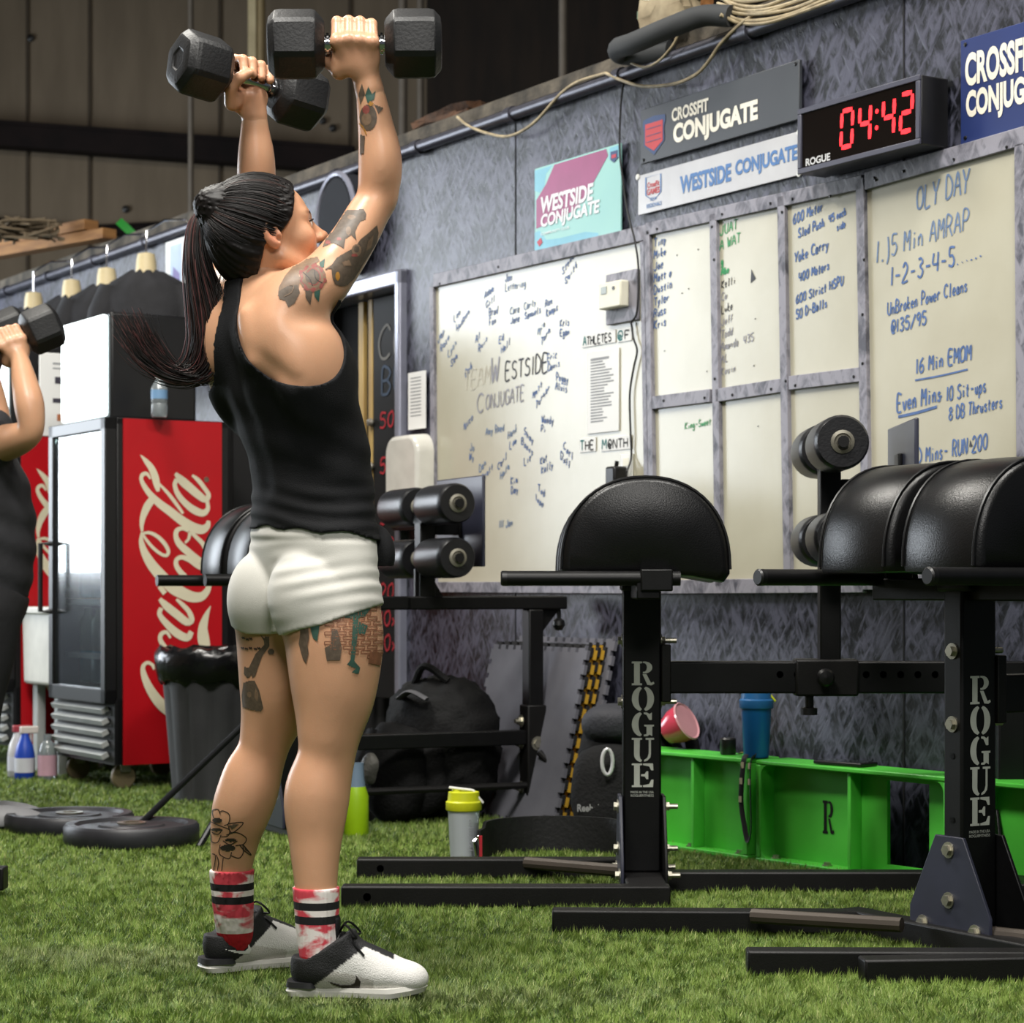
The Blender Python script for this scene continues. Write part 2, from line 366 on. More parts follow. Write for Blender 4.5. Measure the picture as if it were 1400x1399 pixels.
# turf blades: nobody could count them
rng = np.random.default_rng(3)
def turf():
    zs = [(3.85, 4.9, 75000), (4.9, 6.2, 48000), (6.2, 8.0, 26000), (8.0, 11.0, 12000)]
    X = []; Y = []
    for d0, d1, dens in zs:
        hwid = 0.262*d1+.15; n = int((d1-d0)*2*hwid*dens)
        x = rng.uniform(-hwid, hwid, n); y = rng.uniform(d0, d1, n)
        k = (np.abs(x) < .262*y+.15) & ((NX*(x-W0.x)+NY*(y-W0.y)) > 0.02)
        X.append(x[k]); Y.append(y[k])
    X = np.concatenate(X); Y = np.concatenate(Y); n = len(X)
    # lie of the pile drifts over the field
    fl = np.sin(X*3.1+np.cos(Y*2.3)*1.7)+np.sin(Y*4.7+X*1.9)
    cell = rng.random((700, 700)); c2 = rng.random((700, 700)); qx = ((X+4)/.022).astype(int) % 700; qy = ((Y-3)/.034).astype(int) % 700; cl = cell[qx, qy]
    ang = fl*.7+rng.uniform(-1.3, 1.3, n)+(c2[qx, qy]-.5)*5.0; lean = rng.uniform(.3, 1.3, n)
    ln = rng.uniform(.009, .019, n)*(1+.18*np.sin(X*7+Y*5)*np.sin(Y*9))
    w = rng.uniform(.0009, .0016, n)*np.where(Y > 6.2, 1.6, 1.0)*np.where(Y > 8.0, 1.4, 1.0)
    dx = np.cos(ang)*np.sin(lean)*ln; dy = np.sin(ang)*np.sin(lean)*ln; dz = (np.cos(lean)*ln+.003)*(.7+.6*cl)
    fa = rng.uniform(0, PI, n); wx = np.cos(fa)*w; wy = np.sin(fa)*w
    v = np.empty((n, 3, 3), np.float32)
    v[:, 0] = np.stack([X-wx, Y-wy, np.zeros(n)-.002], 1); v[:, 1] = np.stack([X+wx, Y+wy, np.zeros(n)-.002], 1)
    v[:, 2] = np.stack([X+dx, Y+dy, dz], 1)
    me = bpy.data.meshes.new('artificial_turf'); me.vertices.add(n*3); me.vertices.foreach_set('co', v.reshape(-1))
    idx = np.arange(n*3, dtype=np.int32)
    me.loops.add(n*3); me.loops.foreach_set('vertex_index', idx)
    me.polygons.add(n); me.polygons.foreach_set('loop_start', np.arange(0, n*3, 3, dtype=np.int32))
    me.update(); me.validate()
    a = np.array(lin((138, 162, 76))); bb = np.array(lin((80, 110, 44))); c = np.array(lin((176, 184, 116)))
    t = np.clip(rng.normal(.55, .24, n)+(cl-.5)*.75+.14*np.sin(X*2.3)*np.sin(Y*1.7), 0, 1)[:, None]; q = (rng.random(n) < .10)[:, None]  # tone per clump paints shading contrast into the blade colours
    colr = np.where(q, c, a*t+bb*(1-t))
    # paler patches of the pile
    for cx_, cy_, rx, ry in ((-.92, 4.75, .42, .10), (-.55, 4.62, .5, .09), (-.2, 4.25, .5, .12)):
        g = np.exp(-((X-cx_)/rx)**2-((Y-cy_)/ry)**2)[:, None]*.42*rng.random(n)[:, None]
        colr = colr*(1-g)+np.array(lin((190, 186, 160)))*g
    rgba = np.ones((n, 3, 4), np.float32); rgba[:, :, :3] = colr[:, None, :]
    ca = me.color_attributes.new('Col', 'FLOAT_COLOR', 'POINT'); ca.data.foreach_set('color', rgba.reshape(-1))
    me.materials.append(mat('turf_fibre', (255, 255, 255), 0.5, var=0.15, scale=2.0, attr='Col', spec=0.3))
    o = bpy.data.objects.new('artificial_turf', me); COL.objects.link(o)
    tag(o, 'short bright green artificial turf covering the gym floor', 'turf', kind='stuff')
turf()
# ------------------------------------------------------------------ single-stroke hand lettering
G = {
'A': '0,0 .5,1 1,0|.2,.4 .8,.4', 'B': '.05,0 .05,1 .6,1 .85,.8 .6,.55 .05,.52|.6,.53 .95,.28 .65,0 .05,0', 'C': '.95,.85 .6,1 .2,.85 .02,.5 .2,.12 .6,0 .95,.15',
'D': '.05,0 .05,1 .55,.95 .95,.6 .85,.2 .45,0 .05,0', 'E': '.9,1 .1,1 .1,0 .95,0|.1,.52 .75,.52', 'F': '.9,1 .1,1 .1,0|.1,.52 .7,.52', 'G': '.92,.85 .6,1 .2,.85 .02,.5 .2,.1 .6,0 .95,.2 .95,.48 .6,.48',
'H': '.05,0 .05,1|.95,0 .95,1|.05,.5 .95,.5', 'I': '.5,0 .5,1', 'J': '.8,1 .8,.2 .55,0 .2,.05 .05,.25', 'K': '.1,0 .1,1|.9,1 .1,.45 .95,0', 'L': '.1,1 .1,0 .9,0',
'M': '.02,0 .1,1 .5,.4 .9,1 .98,0', 'N': '.05,0 .08,1 .9,0 .95,1', 'O': '.5,1 .12,.8 .02,.45 .2,.08 .5,0 .85,.15 .98,.5 .85,.88 .5,1', 'P': '.1,0 .1,1 .65,1 .92,.78 .65,.5 .1,.48',
'Q': '.5,1 .1,.8 .05,.4 .3,.02 .7,.05 .95,.5 .8,.9 .5,1|.6,.25 1,-.05', 'R': '.08,0 .1,1 .65,1 .9,.78 .6,.52 .1,.5|.45,.5 .95,0', 'S': '.9,.88 .5,1 .12,.8 .3,.55 .75,.45 .92,.2 .5,0 .05,.12',
'T': '.5,0 .5,1|0,1 1,1', 'U': '.06,1 .08,.25 .4,0 .75,.08 .92,.4 .94,1', 'V': '0,1 .48,0 1,1', 'W': '0,1 .25,0 .5,.7 .75,0 1,1', 'X': '0,0 1,1|0,1 1,0', 'Y': '0,1 .5,.5 1,1|.5,.5 .42,0', 'Z': '.05,1 .95,1 .05,0 .98,0',
'a': '.8,.45 .45,.55 .1,.3 .25,0 .6,.05 .8,.35 .8,.5 .8,.1 .95,0', 'b': '.1,1 .1,0|.1,.3 .5,.55 .9,.3 .6,0 .1,.1', 'c': '.85,.45 .5,.55 .12,.28 .4,0 .85,.1', 'd': '.85,1 .85,0|.85,.35 .5,.55 .1,.28 .4,0 .85,.15',
'e': '.1,.28 .85,.32 .6,.56 .2,.45 .1,.2 .4,0 .85,.1', 'f': '.8,.95 .5,.95 .4,.7 .4,0|.1,.5 .75,.5', 'g': '.8,.5 .4,.55 .1,.3 .4,.02 .8,.3|.8,.5 .8,-.3 .4,-.4 .1,-.25', 'h': '.1,1 .1,0|.1,.35 .5,.55 .8,.4 .85,0',
'i': '.5,.5 .5,0|.5,.72 .5,.78', 'k': '.1,1 .1,0|.8,.55 .1,.25 .85,0', 'l': '.5,1 .5,.05 .65,0', 'm': '.02,.5 .05,0|.05,.4 .3,.55 .48,.4 .5,0|.5,.4 .75,.55 .92,.4 .95,0', 'n': '.1,.5 .1,0|.1,.35 .5,.55 .82,.4 .85,0',
'o': '.5,.55 .12,.35 .2,.05 .55,0 .88,.25 .75,.5 .5,.55', 'p': '.1,.5 .1,-.4|.1,.4 .5,.55 .85,.3 .5,0 .1,.08', 'r': '.15,.5 .15,0|.15,.35 .5,.55 .85,.48', 's': '.8,.48 .4,.55 .2,.4 .75,.2 .6,.0 .1,.08', 't': '.45,.85 .45,.1 .75,0|.1,.55 .85,.55',
'u': '.1,.5 .15,.1 .5,0 .8,.2|.82,.5 .85,0', 'v': '.05,.52 .45,0 .9,.52', 'w': '0,.5 .25,0 .5,.4 .75,0 1,.5', 'x': '.05,0 .9,.55|.05,.55 .9,0', 'y': '.05,.52 .45,.05|.9,.52 .3,-.4', 'z': '.1,.5 .9,.5 .1,0 .9,0', 'j': '.6,.5 .6,-.25 .2,-.35', 'q': '.85,.5 .85,-.4|.85,.4 .4,.55 .1,.28 .4,0 .85,.1',
'0': '.5,1 .1,.75 .08,.3 .4,0 .8,.15 .92,.6 .75,.95 .5,1', '1': '.5,1 .5,0', '2': '.08,.8 .4,1 .85,.8 .7,.5 .05,0 .98,0', '3': '.1,.92 .55,1 .85,.78 .45,.55 .9,.3 .6,0 .08,.1', '4': '.1,1 .05,.45 .95,.45|.8,1 .75,0', '5': '.9,1 .2,1 .12,.58 .6,.6 .92,.3 .6,0 .05,.08', '6': '.75,1 .25,.7 .08,.3 .4,0 .85,.15 .8,.45 .4,.5 .1,.3',
'7': '.05,1 .95,1 .35,0', '8': '.5,.55 .12,.78 .5,1 .85,.78 .5,.55 .08,.25 .5,0 .92,.25 .5,.55', '9': '.85,.7 .4,.5 .1,.75 .5,1 .85,.8 .8,.3 .65,0', '-': '.15,.45 .85,.45', '.': '.45,0 .55,.05', ')': '.2,1.05 .65,.6 .6,.1 .2,-.2', '(': '.7,1.05 .3,.5 .7,-.1', '/': '.05,-.1 .95,1.05', '@': '.6,.3 .4,.6 .25,.35 .5,.2 .65,.6|.9,.1 .4,0 .05,.4 .3,.95 .8,.95 .95,.5 .7,.25', "'": '.5,1 .45,.8', '=': '.1,.6 .9,.6|.1,.35 .9,.35', '+': '.1,.5 .9,.5|.5,.2 .5,.8',
}
RH = random.Random(5)
def hand(bm, s, x, y, h, f, w=.006, slope=0.0, asp=.62, sp=.26, mi=0, jit=.06, shear=.12):
    """write s with a felt pen: (x, y) baseline start, h cap height; f maps (s, z) to 3D"""
    cx_ = x; y0 = y; ww = h*asp
    for ch in s:
        if ch == ' ': cx_ += ww*.8; continue
        g = G.get(ch)
        k = .75 if ch.islower() else (.45 if ch in "1.I')il" else 1.0)
        if g:
            for st in g.split('|'):
                pts = [tuple(map(float, p.split(','))) for p in st.split()]
                pts = [(cx_+(p[0]*k+p[1]*shear+RH.uniform(-jit, jit)*.5)*ww, y0+(cx_-x)*slope+(p[1]+RH.uniform(-jit, jit)*.5)*h) for p in pts]
                pts = smooth_path(pts, 4)
                ribbon(bm, pts, w, f, mi)
        cx_ += ww*(k+sp)
    return cx_
INKB = mat('blue_marker_ink', (84, 114, 168), .6, var=.3, scale=60)
INKP = mat('pale_blue_marker_ink', (112, 136, 172), .6, var=.25, scale=60)
INKK = mat('grey_marker_ink', (66, 68, 74), .6, var=.4, scale=60)
INKG = mat('green_marker_ink', (70, 168, 110), .6, var=.3, scale=60)
INKF = mat('faded_marker_ink', (150, 150, 160), .6, var=.2, scale=60)
BOARD = mat('cream_whiteboard', (190, 186, 167), 0.26, rgb2=(182, 177, 157), scale=4, spec=0.5, bump=.02, bscale=30)
# ---- whiteboards
def wbox(bm, s0, z0, s1, z1, o0, o1): box2(bm, (s0, -o0, z0), (s1, -o1, z1))
ZB0 = ws(900, 803)[1]-.005
def quad_board(x0, x1, ytl, ytr):
    s0, zt0 = ws(x0, ytl, .02); s1, zt1 = ws(x1, ytr, .02)
    return s0, s1, (zt0+zt1)/2
def frame_strip(b, x0, y0, x1, y1, w, r):
    s0, z0 = ws(x0, y0, .02); s1, z1 = ws(x1, y1, .02)
    beam(b, (s0-r[0], -.018, z0-r[1]), (s1-r[0], -.018, z1-r[1]), w if abs(z1-z0) > abs(s1-s0) else .016, .016 if abs(z1-z0) > abs(s1-s0) else w)
def put_screws(o, pts, r):
    b = nobm()
    for x, y in pts:
        s, z = ws(x, y, .03); lathe(b, [(.0045, 0), (.004, .003), (0, .004)], (s-r[0], -.0265, z-r[1]), 8, 'y', Matrix.Scale(-1, 3, (0, 1, 0)))
    obj('screw', b, BLACKP, o)
SCREWS = {}
def make_board(label, x0, x1, yt0, yt1, strips, screws):
    s0, s1, zt = quad_board(x0, x1, yt0, yt1); zb = .80
    r = ((s0+s1)/2, zb)
    t = wthing('whiteboard', label, 'whiteboard', r[0], r[1])
    b = nobm(); box2(b, (s0-r[0], -.002, 0), (s1-r[0], -.012, zt-zb)); obj('panel', b, BOARD, t)
    for st in strips:
        b = nobm(); frame_strip(b, *st, r); obj('frame_strip', b, GREYTRIM, t, bevel=.002)
    for q in screws:
        b = nobm(); s, z = ws(q[0], q[1], .03); lathe(b, [(.0045, 0), (.004, -.003), (0, -.004)], (s-r[0], -.0262, z-r[1]), 8, 'y'); obj('screw', b, BLACKP, t)
    def fm(dx=0, off=.0135):
        return lambda s, z: Vector((s-r[0], -off, z-r[1]))
    return t, fm()
SW = .034
# first board: signatures around a big faded title
t1, f1 = make_board('cream whiteboard covered in small blue signatures with a thermostat at its corner', 592, 886, 391, 322,
    [(594, 384, 884, 318, .05), (591, 392, 594, 803, .03), (596, 803, 888, 804, .04), (880, 330, 888, 803, .03)], [(600, 388), (680, 365)])
def pxtext(bm, f, s, x, y, hpx, slope=None, w=.0055, mi=0, asp=.62, jit=.06, shear=.12):
    """hand lettering whose baseline starts at pixel x, y on the wall"""
    a, z = ws(x, y, .0135); d = wd_at(x); h = hpx*d/FPX
    hand(bm, s, a, z, h, f, w, 0.0 if slope is None else slope, asp, mi=mi, jit=jit, shear=shear)
b = nobm()
names = [('Jon|Lettering', 690, 385, 0), ('Steve|Smith', 768, 375, 1), ('Adam|Gill', 662, 408, .5), ('Lou|Hudson', 620, 440, .9), ('Brad|Fox', 668, 432, .1), ('Cara|Jane', 697, 430, .1), ('Carly|Samuels', 716, 424, .2), ('Ron|Kemps', 745, 420, .3), ('Mia|Torn', 735, 458, 1), ('Kris|Egan', 765, 447, 0),
 ('Al|Ruiz', 650, 468, .9), ('Ed|Hall', 682, 470, .7), ('Lynn|Sam', 612, 488, 1), ('Jay|Rose', 598, 468, 1), ('Eric|Davis', 748, 494, .2), ('Peggy|Alvis', 760, 520, -.3), ('Matt|Turner', 728, 545, 1), ('Deb', 636, 515, 1), ('Wendy|Pi', 740, 578, -.2), ('Amy Reed', 664, 595, .1), ('Hank|Lee', 694, 600, .6), ('Shay|Bones', 716, 595, -.9), ('Kat|Kelly', 738, 635, .4), ('Carl|Duff', 770, 615, -1),
 ('Jo|Wy', 642, 616, -.2), ('Dan|Scott', 655, 645, .8), ('Carl|Holm', 680, 642, .9), ('Liz', 716, 636, .6), ('Kim|Day', 698, 662, .1), ('Tod|Ivan', 735, 672, -.8), ('Ann', 616, 665, .2), ('III Jan', 682, 722, .1), ('Nico', 634, 588, .9)]
for nm, x, y, sl in names:
    for i, part in enumerate(nm.split('|')):
        pxtext(b, f1, part, x+i*4*sl, y+i*13, 9.5, sl*.7, .0042, jit=.18, mi=0 if RH.random() < .7 else 1)
obj('marker_lettering', b, [INKB, INKP], t1, recalc=False)
b = nobm()
pxtext(b, f1, 'W', 671, 523, 33, .02, .010, mi=1, asp=.62); pxtext(b, f1, 'ESTSIDE', 690, 520, 24, .03, .007, mi=0, asp=.56)
pxtext(b, f1, 'C', 652, 565, 26, 0, .007, mi=1); pxtext(b, f1, 'ONJUGATE', 664, 560, 20, .06, .006, mi=1, asp=.5); pxtext(b, f1, 'TEAM', 634, 533, 24, .06, .006, mi=2, asp=.6)
obj('board_title', b, [INKK, INKF, mat('ghost_marker_ink', (204, 199, 184), .6)], t1, recalc=False)
# second board: six framed panes
t2, f2 = make_board('cream whiteboard split into six panes by grey strips below the white banner', 888, 1180, 322, 252,
    [(885, 315, 893, 802, SW), (976, 292, 984, 802, SW), (1069, 268, 1078, 798, SW), (1177, 244, 1186, 796, SW), (884, 314, 1180, 249, .042),
     (893, 551, 972, 541, .042), (980, 541, 1070, 527, .042), (1080, 524, 1178, 512, .042), (890, 803, 1182, 800, .045)],
    [(897, 313), (884, 318), (972, 310), (986, 293), (1052, 278), (1068, 290), (1082, 272), (1134, 268), (975, 355), (1180, 355), (1178, 497), (1073, 521), (906, 548), (962, 544), (1000, 540), (1053, 532), (1086, 527), (1166, 515), (1178, 430), (976, 518)])
b = nobm()
for i, s in enumerate(['Tiny', 'Mike', 'Jae', 'Matt o', 'Dustin', 'Tyler', 'Russ', 'Kris']):
    pxtext(b, f2, s, 894, 338+i*16, 11, .1, .0045, mi=0, jit=.15)
for i, s in enumerate(['JUAT', 'A WAT']): pxtext(b, f2, s, 984, 322+i*20, 13, .12, .004, mi=1)
for i, s in enumerate(['g', 'Abe']): pxtext(b, f2, s, 986, 362+i*14, 9, .1, .006, mi=1)
for i, s in enumerate(['Kelli', 'Co', 'Luke', 'Jeff', 'Todd', 'Amanda  435', 'AL', 'Kevin']):
    pxtext(b, f2, s, 986, 394+i*17, 10, .1, .0035, mi=3 if i not in (0, 2) else 2, jit=.15)
for s, x, y, h in (('600 Meter', 1084, 306, 13), ('Sled Push', 1091, 325, 12), ('45 each', 1133, 304, 10), ('side', 1144, 315, 9), ('Yoke Carry', 1086, 359, 14), ('400 Meters', 1092, 385, 12), ('600 Strict HSPU', 1088, 415, 12), ('50 D-Balls', 1088, 436, 12)):
    pxtext(b, f2, s, x, y, h, .15, .0055, asp=.50, jit=.1)
pxtext(b, f2, 'King-Sweet', 936, 587, 9, .05, .0035, mi=1)
flat(b, [ws(1027, 368, .014), ws(1033, 381, .014), ws(1026, 387, .014)], lambda s, z: f2(s, z), 2)
for x, y in ((954, 341), (925, 349), (941, 395), (932, 401), (908, 480), (1030, 500), (1036, 583), (1032, 436), (966, 508)):
    s, z = ws(x, y, .014); flat(b, [(s-.004, z), (s+.003, z-.003), (s+.004, z+.003)], f2, 2)
obj('marker_lettering', b, [INKB, INKG, INKK, INKF], t2, recalc=False)
# third board: the day's workout
t3, f3 = make_board('cream whiteboard with the blue OLY DAY workout notes below the navy sign', 1182, 1640, 251, 118,
    [(1184, 248, 1640, 117, .05), (1180, 796, 1640, 800, .045), (1395, 196, 1399, 802, SW)], [(1194, 243), (1234, 234), (1303, 218), (1375, 201), (1196, 246)])
b = nobm()
for s, x, y, h, a, m, w in (('OLY DAY', 1253, 287, 31, .44, 1, .0065), ('1.)', 1197, 360, 30, .55, 1, .006), ('5 Min AMRAP', 1218, 349, 27, .50, 1, .0055), ('1-2-3-4-5......', 1217, 391, 25, .52, 0, .0065), ('UnBroken Power Cleans', 1213, 431, 17, .46, 0, .005), ('@135/95', 1218, 456, 17, .56, 0, .006),
        ('16 Min EMOM', 1252, 511, 20, .50, 0, .006), ('Even Mins', 1226, 563, 23, .45, 0, .0065), ('- 10 Sit-ups', 1283, 551, 19, .43, 0, .0055), ('8 DB Thrusters', 1297, 574, 17, .45, 0, .005), ('ODD Mins- RUN 200', 1240, 637, 20, .44, 0, .0055)):
    pxtext(b, f3, s, x, y, h, .10, w, mi=m, asp=a*.92, jit=.07)
for (xa, ya), (xb, yb), w in (((1251, 520), (1323, 505), .005), ((1228, 570), (1281, 556), .008)):
    ribbon(b, smooth_path([ws(xa, ya, .0135), ws((xa+xb)/2, (ya+yb)/2+1, .0135), ws(xb, yb, .0135)], 5), w, f3, 0)
flat(b, [ws(1326, 601, .014), ws(1330, 610, .014), ws(1325, 611, .014)], f3, 2)
obj('marker_lettering', b, [INKB, INKP, INKK], t3, recalc=False)
# chalk writing on the door board
def fb(s, z): return Vector((s-(sx0+sd1)/2, -.003, z-.35))
b = nobm()
CH = [mat('white_chalk', (120, 120, 118), .9), mat('blue_chalk', (70, 84, 104), .9), mat('red_chalk', (176, 44, 54), .9)]
def dtext(s, x, y, h, mi, w=.010, asp=.6):
    a, z = ws(x, y, -.057); hand(b, s, a, z, h*wd_at(x)/FPX, fb, w, 0.02, asp, mi=mi, jit=.06)
dtext('CO', 517, 493, 46, 0, .012, .75); dtext('BU', 521, 540, 36, 1, .012, .75)
for s, y in (('50x', 586), ('50x', 648), ('30x', 717), ('20x', 757), ('20x', 819), ('10x', 856), ('10x', 889)): dtext(s, 519, y, 21, 2, .009, .85)
obj('chalk_lettering', b, CH, board, recalc=False)
# ---- sheets, labels and fittings on the wall
PAPER = mat('white_paper', (238, 238, 236), .6, var=.04, scale=5)
PRINT = mat('grey_print', (150, 152, 156), .7)
def sheet(name, label, cat, x0, yt0, yb0, x1, yt1, yb1, m, th=.004, off=.014, group=None, part='sheet', curl=0.0):
    s0, a0 = ws(x0, yt0, off); _, c0 = ws(x0, yb0, off); s1, a1 = ws(x1, yt1, off); _, c1 = ws(x1, yb1, off)
    zt, zb = (a0+a1)/2, (c0+c1)/2; r = ((s0+s1)/2, zb)
    t = wthing(name, label, cat, r[0], r[1], group, off)
    hwid = (s1-s0)/2; b = nobm()
    if curl:
        n = 8; P = [(-hwid+2*hwid*i/n, -th/2-curl*(.5-.5*math.cos(2*PI*i/n*1.0))*(i/n)) for i in range(n+1)]
        prism(b, P+[(p[0], p[1]-th) for p in P[::-1]], lambda x, y: (x, y, 0), lambda x, y: (x, y, zt-zb))
    else: box2(b, (-hwid, 0, 0), (hwid, -th, zt-zb))
    obj(part, b, m, t, bevel=min(th*.3, .002))
    return t, hwid, zt-zb, lambda u, v, o=th+.0008: Vector((-hwid+2*hwid*u, -o, (zt-zb)*v))
t, hwid, hh, fu = sheet('paper_sheet', 'white printed sheet hanging between the two word strips on the whiteboard', 'paper', 804, 483, 594, 847, 474, 589, PAPER, curl=.0)
b = nobm()
for i in range(22):
    v = .9-i*.036; w = RH.uniform(.35, .75)
    box(b, fu(.12+w/2, v, .0045), (2*hwid*w, .0004, .0045 if i else .008))
obj('printed_lines', b, PRINT, t, smooth=False)
t, hwid, hh, fu = sheet('paper_sheet', 'small white list pinned on the wall between doorway and whiteboard', 'paper', 559, 511, 588, 583, 506, 586, PAPER)
b = nobm()
for i in range(12): box(b, fu(.45, .9-i*.06, .0045), (2*hwid*.6, .0004, .004))
obj('printed_lines', b, PRINT, t, smooth=False)
def word_strip(s, x0, yt0, yb0, x1, yt1, yb1, label):
    t, hwid, hh, fu = sheet('word_strip', label, 'sign', x0, yt0, yb0, x1, yt1, yb1, PAPER, th=.002, part='strip')
    b = nobm(); n = len(s)
    wdt = 2*hwid; h = hh*.62; asp = wdt*.92/(h*(n*1.02+.2*(n-1)))*.95
    x = -hwid+wdt*.05
    hand(b, s[0], x, hh*.16, hh*.68, lambda a, z: Vector((a, -.003, z)), .005, 0, asp*.9, mi=1, jit=0, shear=0)
    hand(b, s[1:], x+h*asp*1.25, hh*.16, h, lambda a, z: Vector((a, -.003, z)), .005, 0, asp*.92, mi=0, jit=0, shear=0)
    obj('lettering', b, [mat('black_print', (30, 32, 36), .7), mat('teal_print', (40, 120, 120), .7)], t, recalc=False)
word_strip('ATHLETES', 796, 456, 474, 842, 453, 470, 'white word strip reading ATHLETES above the printed sheet')
word_strip('@F', 844, 451, 468, 864, 447, 466, 'white word strip reading OF beside the thermostat plate')
word_strip('THE', 793, 600, 619, 815, 598, 617, 'white word strip reading THE below the printed sheet')
word_strip('M@NTH', 822, 598, 617, 864, 595, 614, 'white word strip reading MONTH above the wall outlet')
# thermostat on its grey plate
t, hwid, hh, fu = sheet('thermostat', 'cream thermostat on a grey wooden plate at the whiteboard corner', 'thermostat', 833, 376, 445, 875, 368, 438, GREYTRIM, th=.014, part='plate')
b = nobm(); box2(b, (-hwid*.9, -.014, hh*.28), (hwid*.55, -.05, hh*.80)); obj('housing', b, mat('cream_plastic', (232, 228, 208), .45), t, bevel=.006, seg=3)
b = nobm(); box2(b, (-hwid*.72, -.050, hh*.58), (-hwid*.35, -.052, hh*.72)); obj('screen', b, mat('lcd_grey', (120, 128, 116), .3), t)
b = nobm(); lathe(b, [(.006, 0), (.006, -.003), (0, -.003)], (hwid*.1, -.050, hh*.66), 10, 'y'); obj('button', b, BLACKP, t)
# outlet plate with black plug
t, hwid, hh, fu = sheet('outlet_plate', 'white wall outlet plate under the MONTH strip', 'outlet', 850, 622, 666, 866, 620, 664, WHITE, th=.006, part='cover')
b = nobm(); box(b, fu(.5, .75, .007), (.03, .002, .026)); obj('socket', b, mat('cream_plastic', (0, 0, 0)), t)
s, z = ws(853, 662, .02); tp = wthing('power_plug', 'black power adapter plugged in behind the middle half-round pad', 'plug', s, z-.01, off=.021)
b = nobm(); box(b, (0, -.03, .03), (.055, .055, .075)); obj('body', b, BLACKP, tp, bevel=.008, seg=3)
b = nobm(); tube(b, [(0, -.03, .067), (.005, -.03, .085)], .007, 8); obj('strain_relief', b, BLACKP, tp)
def wire(name, label, pts, r, m, off=.03, cat='cable', closed=False):
    P3 = []
    for p in pts:
        o = p[2] if len(p) > 2 else off
        s, z = ws(p[0], p[1], o); P3.append(wpt(s, z, o))
    P3 = [Vector(p) for p in smooth_path([tuple(p) for p in P3], 6)]
    c = P3[0].copy(); b = nobm(); tube(b, [p-c for p in P3], r, 8)
    o = obj(name, b, m, loc=c); tag(o, label, cat); return o
DKW = mat('dark_wire', (26, 26, 28), .5)
TANW = mat('tan_wire', (176, 160, 128), .6, rgb2=(140, 126, 100), scale=30)
wire('wire', 'thin black wire looping down from the thermostat to the outlet', [(863, 441), (866, 462), (871, 480), (866, 505), (861, 540), (862, 590), (863, 625), (857, 645, .05)], .0035, DKW, .022)
wire('wire', 'thin black wire running down the wall past the pink poster to the thermostat', [(858, 95), (850, 130), (847, 200), (852, 250), (858, 290), (868, 330, .045), (873, 370, .045), (871, 425, .05), (863, 441, .045)], .0035, DKW, .03)
# ---- posters and signs above the boards
t, hwid, hh, fu = sheet('poster', 'pink and teal poster reading WESTSIDE CONJUGATE above the signature whiteboard', 'poster', 733, 229, 346, 851, 198, 317, mat('teal_poster', (150, 200, 190), .45, rgb2=(138, 190, 188), scale=2), th=.006, off=.012)
mats = [mat('magenta_print', (150, 64, 112), .45), mat('white_print', (232, 232, 236), .5), mat('pale_blue_print', (124, 186, 206), .5), mat('navy_print', (44, 66, 110), .5), mat('red_print', (178, 48, 66), .5)]
b = nobm()
flat(b, [(.02, .62), (.14, .78), (.24, .98), (.84, .98), (.86, .9), (.62, .52), (.48, .38), (.02, .28)], fu, 0)
flat(b, [(0, .98), (0, .74), (.06, .70), (.12, .76), (.14, .9), (.22, .98)], lambda u, v: fu(u, v, .0062), 2)
flat(b, [(0, 0), (0, .24), (.06, .25), (.14, .12), (.3, .1), (.6, .1), (.75, .05), (.75, 0)], lambda u, v: fu(u, v, .0062), 2)
flat(b, [(.88, .98), (.98, .98), (.99, .86), (.93, .80), (.87, .86)], lambda u, v: fu(u, v, .0072), 2)
flat(b, [(.89, .93), (.97, .93), (.97, .84), (.93, .80), (.89, .84)], lambda u, v: fu(u, v, .0082), 3)
flat(b, [(.905, .89), (.955, .89), (.955, .85), (.905, .85)], lambda u, v: fu(u, v, .0092), 4)
flat(b, [(.03, .12), (.08, .16), (.1, .1), (.06, .06)], lambda u, v: fu(u, v, .0078), 4)
obj('printed_shapes', b, mats, t, recalc=False)
ft = lambda u, v: fu(u, v, .0082)
b = fit_text('WESTSIDE', .08, .70, .44, .64, ft, .035, .12); merge(b, fit_text('CONJUGATE', .08, .77, .235, .43, ft, .035, .12)); merge(b, fit_text('COMMUNITY CLUB', .08, .42, .185, .215, ft, .01))
obj('lettering', b, mats[1], t, recalc=False)
def shield(b, fu, u0, v0, du, dv, o):
    P = [(0, .95), (.5, 1), (1, .95), (1.02, .8), (.95, .65), (.97, .3), (.5, 0), (.03, .3), (.05, .65), (-.02, .8)]
    flat(b, [(u0+p[0]*du, v0+p[1]*dv) for p in P], lambda u, v: fu(u, v, o), 0)
t, hwid, hh, fu = sheet('gym_sign', 'dark grey sign reading CROSSFIT CONJUGATE left of the digital clock', 'sign', 880, 151, 223, 1097, 82, 166, mat('charcoal_sign', (62, 66, 70), .45, rgb2=(54, 56, 62), scale=2), th=.012, off=.014, part='board')
SIGNW = mat('sign_white', (236, 230, 214), .5)
b = nobm(); shield(b, fu, .02, .10, .15, .72, .0135)
flat(b, [(.035, .70), (.155, .70), (.155, .32), (.095, .18), (.035, .32)], lambda u, v: fu(u, v, .0143), 1)
for v in (.60, .47, .36): flat(b, [(.045, v), (.145, v), (.145, v+.012), (.045, v+.012)], lambda u, vv: fu(u, vv, .0152), 0)
obj('crest', b, [mat('navy_print', (0, 0, 0)), mat('crest_red', (186, 52, 56), .5)], t, recalc=False)
fo = lambda u, v: fu(u, v, .0135)
b = fit_text('CROSSFIT', .215, .455, .60, .84, fo, .035); merge(b, fit_text('CONJUGATE', .225, .76, .10, .55, fo, .05)); obj('lettering', b, SIGNW, t, recalc=False)
